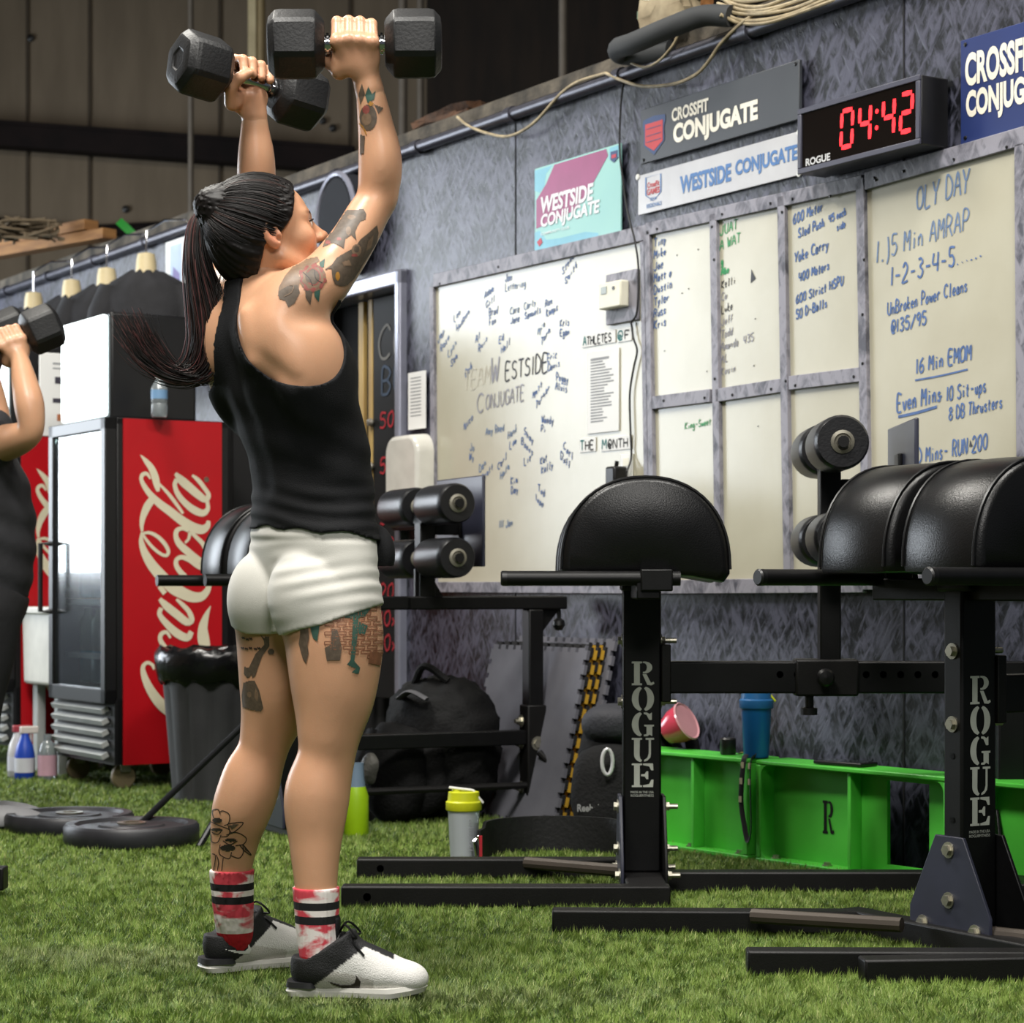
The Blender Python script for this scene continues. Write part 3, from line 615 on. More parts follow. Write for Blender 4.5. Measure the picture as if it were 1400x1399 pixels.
for u, v in ((.98, .94), (.02, .06)):
    b = nobm(); lathe(b, [(.006, 0), (.005, -.003), (0, -.004)], fu(u, v, .012), 8, 'y'); obj('screw', b, BLACKP, t)
t, hwid, hh, fu = sheet('banner', 'white vinyl banner reading WESTSIDE CONJUGATE under the dark sign', 'banner', 874, 240, 296, 1096, 180, 238, mat('white_vinyl', (192, 192, 194), .32, rgb2=(176, 176, 180), scale=3, bump=.25, bscale=7), th=.005, off=.012, part='vinyl')
fo = lambda u, v: fu(u, v, .0062)
b = fit_text('WESTSIDE', .28, .60, .26, .70, fo, .04); merge(b, fit_text('CONJUGATE', .625, .985, .26, .72, fo, .04)); obj('lettering', b, mat('blue_print', (72, 116, 172), .5), t, recalc=False)
b = nobm(); P = [(.055, .9), (.155, .9), (.155, .45), (.105, .26), (.055, .45), (.055, .9)]
ribbon(b, P, .008, fo, 0)
obj('crest_outline', b, mat('blue_print', (0, 0, 0)), t, recalc=False)
b = fit_text('CrossFit', .065, .145, .62, .76, fo, .03); merge(b, fit_text('GAMES', .062, .148, .44, .60, fo, .03)); obj('crest_lettering', b, mat('crest_red', (0, 0, 0)), t, recalc=False)
b = fit_text('2016', .085, .125, .29, .37, fo, .02); merge(b, fit_text('REGIONALS', .06, .16, .12, .22, fo, .02)); obj('date_lettering', b, mat('blue_print', (0, 0, 0)), t, recalc=False)
for u, v in ((.0, .97), (.995, .97), (.995, .03)):
    b = nobm(); lathe(b, [(.010, 0), (.010, -.004), (.004, -.006), (0, -.006)], fu(u, v, .004), 10, 'y'); obj('grommet', b, WHITE, t)
t, hwid, hh, fu = sheet('gym_sign', 'navy blue sign reading CROSSFIT CONJUGATE right of the digital clock', 'sign', 1317, 56, 201, 1572, -20, 135, mat('navy_sign', (40, 58, 116), .4, rgb2=(34, 48, 98), scale=1.5), th=.010, off=.014, part='board')
fo = lambda u, v: fu(u, v, .0115)
b = fit_text('CROSSFIT', .03, .44, .54, .86, fo, .04); merge(b, fit_text('CONJUGATE', .035, .52, .17, .50, fo, .045)); obj('lettering', b, SIGNW, t, recalc=False)
for u, v in ((.03, .95), (.03, .06)):
    b = nobm(); lathe(b, [(.006, 0), (.005, -.003), (0, -.004)], fu(u, v, .010), 8, 'y'); obj('screw', b, BLACKP, t)
# ---- digital clock
off = .11
s0, a0 = ws(1093, 148, off); _, c0 = ws(1097, 238, off); s1, a1 = ws(1260, 104, off); _, c1 = ws(1262, 197, off)
zt, zb = (a0+a1)/2, (c0+c1)/2; hwid = (s1-s0)/2; hh = zt-zb
t = wthing('digital_clock', 'black digital wall clock showing red 04:42', 'clock', (s0+s1)/2, zb)
b = nobm(); box2(b, (-hwid, -.012, 0), (hwid, -off, hh)); obj('case', b, mat('clock_black', (20, 20, 22), .35), t, bevel=.004)
b = nobm(); fw = .016
for a in ((-hwid, 0, hwid, fw), (-hwid, hh-fw, hwid, hh), (-hwid, fw, -hwid+fw, hh-fw), (hwid-fw, fw, hwid, hh-fw)):
    box2(b, (a[0], -off, a[1]), (a[2], -off-.008, a[3]))
obj('bezel', b, mat('slate_bezel', (70, 70, 84), .4), t, bevel=.002)
b = nobm(); box2(b, (-hwid+fw, -off-.001, fw), (hwid-fw, -off-.003, hh-fw)); obj('window', b, mat('smoked_acrylic', (14, 10, 10), .08), t)
fc = lambda u, v: Vector((-hwid+2*hwid*u, -off-.0042, hh*v))
b = fit_text('ROGUE', .065, .275, .10, .215, fc, .03); obj('brand_lettering', b, mat('pale_print', (205, 205, 205), .5), t, recalc=False)
SEG = {'a': ((.1, 1), (.9, 1)), 'b': ((.95, .95), (.95, .55)), 'c': ((.95, .45), (.95, .05)), 'd': ((.1, 0), (.9, 0)), 'e': ((.05, .45), (.05, .05)), 'f': ((.05, .95), (.05, .55)), 'g': ((.12, .5), (.88, .5))}
DIG = {'0': 'abcdef', '4': 'bcfg', '2': 'abged'}
LED = mat('red_led', (255, 30, 40), .5, emit=(255, 22, 34), estr=1.6)
for dch, u0, u1, in (('0', .365, .465), ('4', .515, .61), ('4', .705, .80), ('2', .845, .94)):
    b = nobm()
    for sgm in DIG[dch]:
        (xa, ya), (xb, yb) = SEG[sgm]
        P = [(u0+(u1-u0)*(x+.10*(y-.5)), .24+.54*y) for x, y in ((xa, ya), ((xa+xb)/2, (ya+yb)/2), (xb, yb))]
        Q = [(-hwid+2*hwid*p[0], hh*p[1]) for p in P]
        ribbon(b, Q, [.011, .015, .011], lambda x, z: Vector((x, -off-.0042, z)))
    obj('digit', b, LED, t, recalc=False)
for v in (.64, .40):
    b = nobm(); lathe(b, [(0, -.001), (.007, -.001), (.007, 0)], fc(.66+.01*(v-.5), v), 8, 'y'); obj('colon_dot', b, LED, t)
# white dispenser beside the board
off = .0
s0, z0 = ws(541, 668, .1); s1, z1 = ws(603, 592, .02)
t = wthing('paper_dispenser', 'white rounded towel dispenser on the wall between doorway and whiteboard', 'dispenser', ws(578, 640)[0], 1.105)
b = nobm(); n = 10; hwid = .135
P = [(-hwid, 0), (hwid, 0), (hwid, .20)]+[(hwid-.07+.07*math.cos(a), .27+.07*math.sin(a)) for a in [PI/2*k/6 for k in range(7)]]+[(-hwid+.07-.07*math.sin(a), .27+.07*math.cos(a)) for a in [PI/2*k/6 for k in range(7)]]
P = [(p[0], p[1]*1.02-.06) for p in P]
prism(b, P, lambda x, z: (x, -.014, z), lambda x, z: (x*.94, -.10, z*.97))
obj('cover', b, mat('glossy_white', (216, 214, 206), .18), t, bevel=.015, seg=3)
b = nobm(); box2(b, (-.10, -.03, -.085), (.10, -.08, -.06)); obj('paper_slot', b, BLACKP, t)
# dark oval object on the wall behind the raised arm
t = wthing('wall_pad', 'dark rounded pad hung high on the wall behind the raised right arm', 'pad', ws(490, 320)[0], ws(490, 372)[1], off=.02)
b = nobm(); P = [(.17*math.cos(a), .19+.21*math.sin(a)) for a in [2*PI*k/28 for k in range(28)]]
prism(b, P, lambda x, z: (x, 0, z), lambda x, z: (x*.9, -.09, .19+(z-.19)*.9)); obj('body', b, mat('dark_slate_vinyl', (30, 32, 38), .75, spec=.2), t, bevel=.012, seg=3)
b = nobm(); tube(b, [(.17*math.cos(a), -.085, .19+.2*math.sin(a)) for a in [2*PI*k/28 for k in range(29)]], .012, 8, caps=False); obj('rim', b, FRM, t)
# ---- cables and clutter along the head of the partition
def wvec(x, y, o): s, z = ws(x, y, o); return wpt(s, z, o)
wire('cable', 'tan cable drooping along the wall head above the pink poster', [(625, 160), (640, 172), (668, 183), (697, 186), (730, 168), (765, 130), (790, 112), (828, 100)], .0055, TANW, .05)
wire('cable', 'tan cable looping below the conduit above the dark sign', [(828, 100), (850, 110), (880, 118), (920, 115), (950, 103), (968, 85), (985, 60), (1010, 35), (1030, 20)], .0055, TANW, .055)
wire('cable', 'short tan cable dangling beside the black hose over the wall head', [(862, 86), (880, 92), (900, 84), (920, 62), (930, 40)], .0045, TANW, .07)
hp = [wvec(*p) for p in ((1000, 22, .06), (960, 22, .10), (915, 38, .16), (868, 58, .18), (846, 66, .14), (850, 74, .08), (880, 74, .05), (920, 68, .03))]
c = hp[0].copy(); b = nobm(); tube(b, [Vector(p)-c for p in smooth_path([tuple(p) for p in hp], 6)], .034, 12); o = obj('insulated_hose', b, mat('grey_foam_hose', (54, 56, 58), .8), loc=c); tag(o, 'fat grey foam hose bent round the clutter on the wall head', 'hose')
def wall_block(name, label, cat, x0, y0, x1, y1, depth, m, off=-.06, base=2.590, hgt=None):
    a, z1 = ws(x0, y0); c_, z0 = ws(x1, y1)
    b = nobm(); box2(b, (-(c_-a)/2, -.0, 0), ((c_-a)/2, depth, hgt or z1-z0))
    bmesh.ops.subdivide_edges(b, edges=b.edges[:], cuts=3, use_grid_fill=True)
    for v in b.verts: v.co += Vector((RH.uniform(-1, 1), RH.uniform(-1, 1), RH.uniform(-1, 1)))*.012
    o = obj(name, b, m, loc=wpt((a+c_)/2, max(z0, base), off), rotz=WROT); tag(o, label, cat); return o
FOAM = mat('brown_foam', (176, 120, 66), .95, rgb2=(120, 78, 40), scale=14, bump=.6, bscale=40)
wall_block('foam_block', 'crumbling orange foam block behind the grey hose on the wall head', 'foam', 880, 26, 930, 70, .12, FOAM, -.02)
wall_block('timber_offcut', 'pale weathered timber offcut under the grey hose', 'timber', 905, 38, 955, 64, .10, mat('pale_timber', (170, 156, 128), .9, rgb2=(130, 116, 92), scale=12), .09)
p0, p1 = wvec(876, 22, .0), wvec(1010, -28, .0); c = p0.copy(); b = nobm(); beam(b, (0, 0, .0), p1-p0, .03, .025); o = obj('painted_batten', b, mat('dull_green_paint', (84, 104, 82), .7), loc=c); tag(o, 'dull green slat lying over the clutter on the wall head', 'slat')
b = nobm(); p0 = wvec(888, 20, -.05); tube(b, [(0, 0, 0), (.0, 0, .12), (.02, 0, .2)], .022, 10); o = obj('pipe_stub', b, mat('white_pipe', (190, 190, 188), .5), loc=p0); tag(o, 'short white pipe stub rising from the clutter above the dark sign', 'pipe')
r2 = random.Random(11)
for k in range(9):
    y0 = -14+k*5
    pts = [(985+r2.uniform(-6, 6), y0-6, .02+.01*k), (1010, y0+4+r2.uniform(-3, 3), .05), (1045, y0+6+r2.uniform(-4, 4), .07), (1085, y0-4+r2.uniform(-4, 4), .05), (1130, y0-22, .05), (1190, y0-44, .03)]
    o = wire('cable', 'tan cable in the thick bundle on the wall head above the dark sign', pts, .006, TANW, .05); o['group'] = 'bundled tan cables above the dark sign'
# leather-brown thing on the wall head behind the arm
wall_block('foam_block', 'brown foam lump on the wall head right of the raised arm', 'foam', 556, 172, 630, 190, .10, mat('dark_brown_foam', (84, 56, 36), .95, rgb2=(52, 36, 24), scale=14, bump=.6, bscale=40), -.03, 2.588, .045)
# ------------------------------------------------------------------ glute-ham benches
def arc(cx_, cy_, rx, ry, a0, a1, n=14):
    return [(cx_+rx*math.cos(math.radians(a0+(a1-a0)*k/n)), cy_+ry*math.sin(math.radians(a0+(a1-a0)*k/n))) for k in range(n+1)]
def stencil(ch):
    """slab-serif stencil letters in a 1 x 1.2 box, as polygons"""
    if ch == 'R': return [[(0, 0), (.46, 0), (.46, .09), (.36, .10), (.36, 1.10), (.46, 1.11), (.46, 1.2), (0, 1.2), (0, 1.11), (.1, 1.1), (.1, .1), (0, .09)],
        [(.50, 1.2)]+arc(.58, .90, .34, .30, 85, -85)+[(.50, .60), (.50, .68)]+arc(.54, .90, .14, .22, -85, 85)+[(.50, 1.12)],
        [(.48, .56), (.66, .56), (.86, .12), (.98, .18), (1.02, .08), (.9, 0), (.7, .02)]]
    if ch == 'O': return [arc(.45, .6, .45, .62, 100, 260)+[(.45, .07)]+arc(.47, .6, .17, .50, 255, 105)+[(.45, 1.13)], [(1-p[0], p[1]) for p in arc(.45, .6, .45, .62, 100, 260)+[(.45, .07)]+arc(.47, .6, .17, .50, 255, 105)+[(.45, 1.13)]]]
    if ch == 'G': return [arc(.45, .6, .45, .62, 100, 260)+[(.45, .07)]+arc(.47, .6, .17, .50, 255, 105)+[(.45, 1.13)], [(.54, 1.2), (.54, 1.12), (.66, 1.08), (.78, .82), (.90, .82), (.90, 1.2), (.80, 1.12), (.68, 1.2)],
        [(.54, 0), (.70, .0), (.80, .08), (.92, 0), (.92, .48), (1, .5), (1, .58), (.56, .58), (.56, .5), (.66, .48), (.66, .10), (.54, .08)]]
    if ch == 'U': return [[(0, 1.2), (0, 1.11), (.1, 1.1), (.1, .36)]+arc(.45, .36, .35, .38, 180, 262, 8)+[(.47, .08)]+arc(.47, .36, .12, .28, 265, 180, 8)+[(.36, 1.1), (.46, 1.11), (.46, 1.2)],
        [(.55, .0), (.70, .05), (.84, .22), (.86, .40), (.86, 1.1), (1, 1.11), (1, 1.2), (.62, 1.2), (.62, 1.11), (.76, 1.1), (.76, .40), (.70, .2), (.55, .08)]]
    return [[(0, 0), (.46, 0), (.46, .09), (.36, .1), (.36, 1.1), (.46, 1.11), (.46, 1.2), (0, 1.2), (0, 1.11), (.1, 1.1), (.1, .1), (0, .09)], [(.5, 0), (.95, 0), (.98, .38), (.88, .38), (.78, .16), (.5, .09)],
        [(.5, 1.2), (.95, 1.2), (.97, .85), (.87, .85), (.78, 1.05), (.5, 1.11)], [(.42, .55), (.42, .65), (.58, .66), (.66, .8), (.74, .8), (.74, .4), (.66, .4), (.58, .54)]]
LETTER = mat('silver_lettering', (190, 194, 184), .5, var=.08, scale=40)
def stencil_word(root, word, x0, zt, w, h, pitch, y):
    for i, ch in enumerate(word):
        b = nobm()
        for P in stencil(ch): flat(b, [(x0+p[0]*w, zt-h-i*pitch+p[1]*h/1.2) for p in P], lambda x, z: Vector((x, y, z)))
        obj('letter', b, LETTER, root, recalc=False)
def hexbolt(b, p, ax, r=.011, ln=.012):
    p = Vector(p); ax = Vector(ax).normalized()
    tube(b, [p, p+ax*.003], r*1.5, 14); tube(b, [p, p+ax*ln], r, 6)
def bolt(root, p, ax, r=.011, ln=.012, shank=0.0):
    b = nobm(); hexbolt(b, p, ax, r, ln)
    if shank: tube(b, [Vector(p), Vector(p)+Vector(ax).normalized()*(ln+shank)], r*.6, 10)
    obj('bolt', b, ZINC, root)
def half_pad(root, y0, y1, xc, zb, R, H, m=VINYL):
    """upholstered half-round pad: axis along y, rear lip droops"""
    b = nobm(); n = 26; prof = []
    for k in range(n+1):
        a = PI-PI*k/n; c, s = math.cos(a), math.sin(a)
        prof.append((xc+R*math.copysign(abs(c)**.92, c), zb+H*abs(s)**.86))
    prof = [(xc-R*.985, zb-.012)]+prof+[(xc+R*1.0, zb-.012), (xc+R*.93, zb-.032), (xc+R*.55, zb-.018), (xc, zb-.012)]
    rings = []; c0 = Vector((xc, 0, zb+H*.38))
    for y, k in ((y0, .90), (y0+.006, .965), (y0+.018, 1.0), (y0+(y1-y0)*.5, 1.012), (y1-.018, 1.0), (y1-.006, .965), (y1, .90)):
        rings.append([b.verts.new((c0.x+(p[0]-c0.x)*k, y, c0.z+(p[1]-c0.z)*k)) for p in prof])
    m_ = len(prof)
    for i in range(len(rings)-1):
        for k in range(m_): b.faces.new((rings[i][k], rings[i][(k+1) % m_], rings[i+1][(k+1) % m_], rings[i+1][k]))
    b.faces.new(rings[0][::-1]); b.faces.new(rings[-1])
    pad = obj('pad', b, m, root, ang=60)
    for y in (y0+.012, y1-.012):        # piped seam and its stitching
        b = nobm(); tube(b, [(c0.x+(p[0]-c0.x)*1.004, y, c0.z+(p[1]-c0.z)*1.004) for p in prof[1:n+2]], .0035, 6); obj('piping', b, BLACKP, pad)
    return pad
FOAMR = mat('black_foam_roller', (26, 26, 28), .36, rgb2=(18, 18, 20), scale=8, bump=.08, bscale=120)
def roller(root, x, y0, y1, z, R):
    b = nobm(); prof = [(R*.9, y0), (R*.985, y0+.012), (R, y0+.03), (R, y1-.03), (R*.985, y1-.012), (R*.9, y1)]
    lathe(b, prof, (x, 0, z), 28, 'y'); r = obj('roller', b, FOAMR, root, ang=50)
    for y, s in ((y0, -1), (y1, 1)):
        b = nobm(); lathe(b, [(.030, 0), (.030, .004*s), (.022, .007*s), (.019, .002*s), (.016, .002*s), (.016, .010*s), (0, .010*s)], (x, y, z), 20, 'y'); obj('end_bushing', b, mat('bushing_grey', (130, 126, 114), .45, .5), r)
    return r
PLATE = mat('slate_plate', (50, 52, 68), .38, rgb2=(42, 44, 56), scale=5)
def upper_parts(t, post_x=.47, foot_x=.68, ztop=1.13, rl=.25, R=.07, zrol=(1.165, .925), plate=True, low=.60, flip=1):
    # roller mast on its carriage
    b = nobm(); box2(b, (post_x-.005, -.028, low), (post_x+.05, .028, zrol[0]-.03)); box2(b, (post_x-.005, -.04, zrol[0]-.06), (post_x+.05, .04, zrol[0]+.0)); obj('roller_mast', b, STEEL, t, bevel=.004)
    for zz in zrol:
        b = nobm(); tube(b, [(post_x+.02, -rl-.02, zz), (post_x+.02, rl+.02, zz)], .015, 10); obj('axle', b, STEEL2, t)
        roller(t, post_x+.02, -rl, -.05, zz, R); roller(t, post_x+.02, .05, rl, zz, R)
    if plate:
        zc = (zrol[0]+zrol[1])/2+.015
        b = nobm(); box2(b, (foot_x, -.2, zc-.13), (foot_x+.012, .2, zc+.17)); obj('foot_plate', b, PLATE, t, bevel=.004)
        b = nobm(); beam(b, (post_x+.05, 0, zc), (foot_x, 0, zc), .05, .045); box2(b, (foot_x-.012, -.03, zc-.09), (foot_x, .03, zc+.09)); obj('plate_arm', b, STEEL, t, bevel=.003)
def ghd(label, loc, yaw, feet=True):
    t = thing('glute_ham_bench', label, 'exercise bench', loc, yaw, 'glute-ham benches')
    # front upright with side letters
    b = nobm(); box2(b, (-.05, -.03, .055), (.05, .03, .80)); obj('upright', b, STEEL, t, bevel=.006)
    for s in (-1, 1):
        b = nobm(); P = [(-.13, .03), (.13, .03), (.13, .09), (.045, .255), (-.045, .255), (-.13, .09)]
        prism(b, P, lambda y, z: (s*.052, y, z), lambda y, z: (s*.061, y, z)); obj('gusset_plate', b, PLATE if s < 0 else STEEL, t, bevel=.002)
        for y, z in ((0, .225), (0, .115), (-.085, .055), (.085, .055)): bolt(t, (s*.061, y, z), (s, 0, 0), .012, .012, .022 if s > 0 else 0)
        for z in (.50, .66): bolt(t, (s*.05, -.0, z), (s, 0, 0), .012, .012, .03 if s > 0 else 0)
    for z in (.29, .43):
        b = nobm(); lathe(b, [(.007, -.0515), (.0, -.0515)], (0, 0, z), 10, 'x'); obj('adjustment_hole', b, BLACKP, t)
    stencil_word(t, 'ROGUE', -.027, .606, .058, .062, .0665, -.0312)
    b = nobm(); merge(b, fit_text('MADE IN THE USA', -.03, .03, .262, .268, lambda x, z: Vector((x, -.0312, z)), .0)); merge(b, fit_text('ROGUEFITNESS', -.03, .03, .253, .259, lambda x, z: Vector((x, -.0312, z)), .0)); obj('small_print', b, LETTER, t, recalc=False)
    # head bracket, handles, pads
    b = nobm(); box2(b, (-.055, -.05, .79), (.048, .05, .845)); obj('head_bracket', b, STEEL, t, bevel=.008, seg=3)
    b = nobm(); beam(b, (.0, -.30, .795), (.0, .30, .795), .06, .05); obj('crossbar', b, STEEL, t, bevel=.004)
    for y in (-.285, .285):
        b = nobm(); tube(b, [(-.36, y, .822), (.08, y, .822)], .019, 14); h = obj('handle', b, STEEL, t)
        b = nobm(); lathe(b, [(.0195, 0), (.0195, -.012), (.016, -.016), (0, -.016)], (-.352, y, .822), 14, 'x'); obj('end_cap', b, BLACKP, h)
        b = nobm(); box2(b, (-.02, y-.025, .79), (.06, y+.025, .845)); obj('handle_clamp', b, STEEL, t, bevel=.004)
    for y in (-.14, .14):
        b = nobm(); box2(b, (-.16, y-.05, .836), (.16, y+.05, .848)); obj('pad_board', b, STEEL2, t)
    half_pad(t, -.265, -.02, -.005, .845, .212, .232); half_pad(t, .02, .265, -.005, .845, .212, .232)
    # main beam with its row of holes, carriage
    b = nobm(); box2(b, (.05, -.028, .522), (1.0, .028, .606)); obj('main_beam', b, STEEL, t, bevel=.005)
    b = nobm(); box2(b, (.05, -.036, .50), (.075, .036, .65)); obj('beam_flange', b, STEEL2, t, bevel=.003)
    for k in range(12):
        b = nobm(); lathe(b, [(.009, -.0287), (0, -.0287)], (.36+k*.045, 0, .572), 12, 'y'); obj('adjustment_hole', b, BLACKP, t)
    b = nobm(); box2(b, (.40, -.037, .515), (.565, .037, .612)); obj('carriage', b, STEEL2, t, bevel=.006)
    b = nobm(); lathe(b, [(0, -.075), (.018, -.072), (.024, -.06), (.018, -.045), (.010, -.037)], (.475, 0, .565), 16, 'y'); obj('pull_knob', b, BLACKP, t)
    b = nobm(); lathe(b, [(.012, 0), (.012, -.03), (.022, -.032), (.022, -.05), (0, -.05)], (.44, 0, .515), 12); obj('clamp_knob', b, BLACKP, t)
    upper_parts(t)
    # rear upright and floor spine
    b = nobm(); box2(b, (.93, -.03, .055), (1.0, .03, .53)); obj('rear_upright', b, STEEL, t, bevel=.005)
    for s in (-1, 1):
        b = nobm(); P = [(-.11, .03), (.11, .03), (.11, .08), (.04, .22), (-.04, .22), (-.11, .08)]
        xx = .93 if s < 0 else 1.0
        prism(b, P, lambda y, z: (xx+s*.001, y, z), lambda y, z: (xx+s*.009, y, z)); obj('gusset_plate', b, STEEL, t, bevel=.002)
        bolt(t, (xx+s*.009, 0, .17), (s, 0, 0), .012, .012, .02)
    b = nobm(); box2(b, (.05, -.03, .004), (1.05, .03, .056)); obj('floor_spine', b, STEEL2, t, bevel=.005)
    b = nobm(); box2(b, (.93, -.26, .004), (1.0, .26, .056)); obj('rear_foot', b, STEEL2, t, bevel=.005)
    if feet:
        b = nobm(); box2(b, (-.05, -.30, .003), (.05, .30, .055)); obj('cross_member', b, STEEL2, t, bevel=.005)
        for y in (-.275, .275):
            b = nobm(); box2(b, (-.765, y-.03, .003), (.055, y+.03, .056)); f = obj('floor_foot', b, STEEL2, t, bevel=.005)
            b = nobm(); lathe(b, [(.010, -.0305), (0, -.0305)], (-.70, y, .03), 12, 'y'); obj('foot_hole', b, TURFBASE, f)
        b = nobm(); tube(b, [(-.30, .25, .045), (-.05, .045, .05)], .017, 10); obj('brace', b, mat('worn_brown_steel', (74, 66, 58), .5, .3), t)
    return t
XB = (877-CX)*5.758/FPX
gb = ghd('black bench with a half-round pad seen end-on, in front of the cream whiteboards', (XB, 5.758, 0), 0.0)
gc = ghd('black bench at the right edge with two glossy half-round pads seen obliquely', (1.008, 4.83, 0), math.radians(30), feet=False)
Rc = rmat(gc).inverted()
def cw(x, y, z): return Rc @ Vector((x, y, z))
for nm, a, bb in (('cross_member', (.785, 5.10, .03), (1.20, 4.40, .03)), ('floor_foot', (.093, 5.085, .029), (.84, 5.06, .029)), ('floor_foot', (.483, 4.52, .029), (1.42, 4.50, .029)), ('stub_foot', (.705, 4.43, .026), (1.40, 4.50, .026))):
    b = nobm(); beam(b, cw(*a), cw(*bb), .06, .052); obj(nm, b, STEEL2, gc, bevel=.005)
b = nobm(); tube(b, [cw(.55, 5.02, .048), cw(.86, 4.84, .055)], .017, 10); obj('brace', b, mat('worn_brown_steel', (0, 0, 0)), gc)
b = nobm(); tube(b, [cw(1.02, 4.72, .055), cw(1.22, 4.60, .05)], .017, 10); obj('brace', b, mat('worn_brown_steel', (0, 0, 0)), gc)
# the far bench behind the standing woman
ya = math.radians(24); ga = thing('glute_ham_bench', 'black bench behind the standing woman with foam rollers before the doorway', 'exercise bench', ((394-CX)*7.12/FPX, 7.12, 0), ya, 'glute-ham benches')
t = ga
b = nobm(); box2(b, (-.05, -.03, .055), (.05, .03, .80)); obj('upright', b, STEEL, t, bevel=.006)
for s in (-1, 1):
    b = nobm(); P = [(-.13, .03), (.13, .03), (.13, .09), (.045, .255), (-.045, .255), (-.13, .09)]
    prism(b, P, lambda y, z: (s*.052, y, z), lambda y, z: (s*.061, y, z)); obj('gusset_plate', b, PLATE if s < 0 else STEEL, t, bevel=.002)
    for y, z in ((0, .225), (0, .115)): bolt(t, (s*.061, y, z), (s, 0, 0), .012, .012)
b = nobm(); box2(b, (-.055, -.05, .79), (.048, .05, .845)); beam(b, (.0, -.30, .795), (.0, .30, .795), .06, .05); obj('crossbar', b, STEEL, t, bevel=.006)
for y in (-.285, .285):
    b = nobm(); tube(b, [(-.36, y, .822), (.08, y, .822)], .019, 14); obj('handle', b, STEEL, t)
half_pad(t, -.265, -.02, -.005, .845, .212, .232); half_pad(t, .02, .265, -.005, .845, .212, .232)
b = nobm(); box2(b, (.40, -.03, .725), (.99, .03, .77)); box2(b, (.05, -.03, .725), (.42, .03, .77)); obj('main_beam', b, STEEL, t, bevel=.005)
b = nobm(); prism(b, [(.44, .77), (.54, .77), (.485, .86), (.44, .86)], lambda x, z: (x, -.006, z), lambda x, z: (x, .006, z)); prism(b, [(.90, .725), (.97, .725), (.90, .64)], lambda x, z: (x, -.006, z), lambda x, z: (x, .006, z)); obj('gusset_plate', b, STEEL, t)
b = nobm(); lathe(b, [(.008, 0), (.008, -.03), (.020, -.04), (.022, -.055), (.012, -.072), (0, -.074)], (.97, 0, .725), 14); obj('pull_knob', b, BLACKP, t)
upper_parts(t, .455, .60, 1.1, .29, .066, (1.07, .895), True, .76)
b = nobm(); box2(b, (.845, -.03, .01), (.90, .03, .725)); obj('rear_upright', b, STEEL, t, bevel=.005)
b = nobm(); box2(b, (.838, -.036, .01), (.908, .036, .40)); obj('upright_sleeve', b, STEEL2, t, bevel=.005)
b = nobm(); box2(b, (.05, -.025, .265), (.84, .025, .315)); obj('lower_beam', b, STEEL, t, bevel=.004)
b = nobm(); tube(b, [(.05, -.02, .128), (.85, -.02, .128)], .012, 10); obj('stretcher_rod', b, STEEL2, t)
b = nobm(); tube(b, [(.87, -.06, .24), (.99, -.35, .03)], .012, 10); obj('brace', b, STEEL2, t)
for z in (.345, .27, .12): bolt(t, (.83, -.0, z), (-1, 0, 0), .014, .014, .01)
for z in (.27, .015): bolt(t, (.875, -.036, z), (0, -1, 0), .016, .008)
b = nobm(); box2(b, (-.05, -.30, .003), (.05, .30, .055)); obj('cross_member', b, STEEL2, t, bevel=.005)
b = nobm(); box2(b, (.84, -.28, .003), (.90, .28, .04)); obj('rear_foot', b, STEEL2, t, bevel=.005)
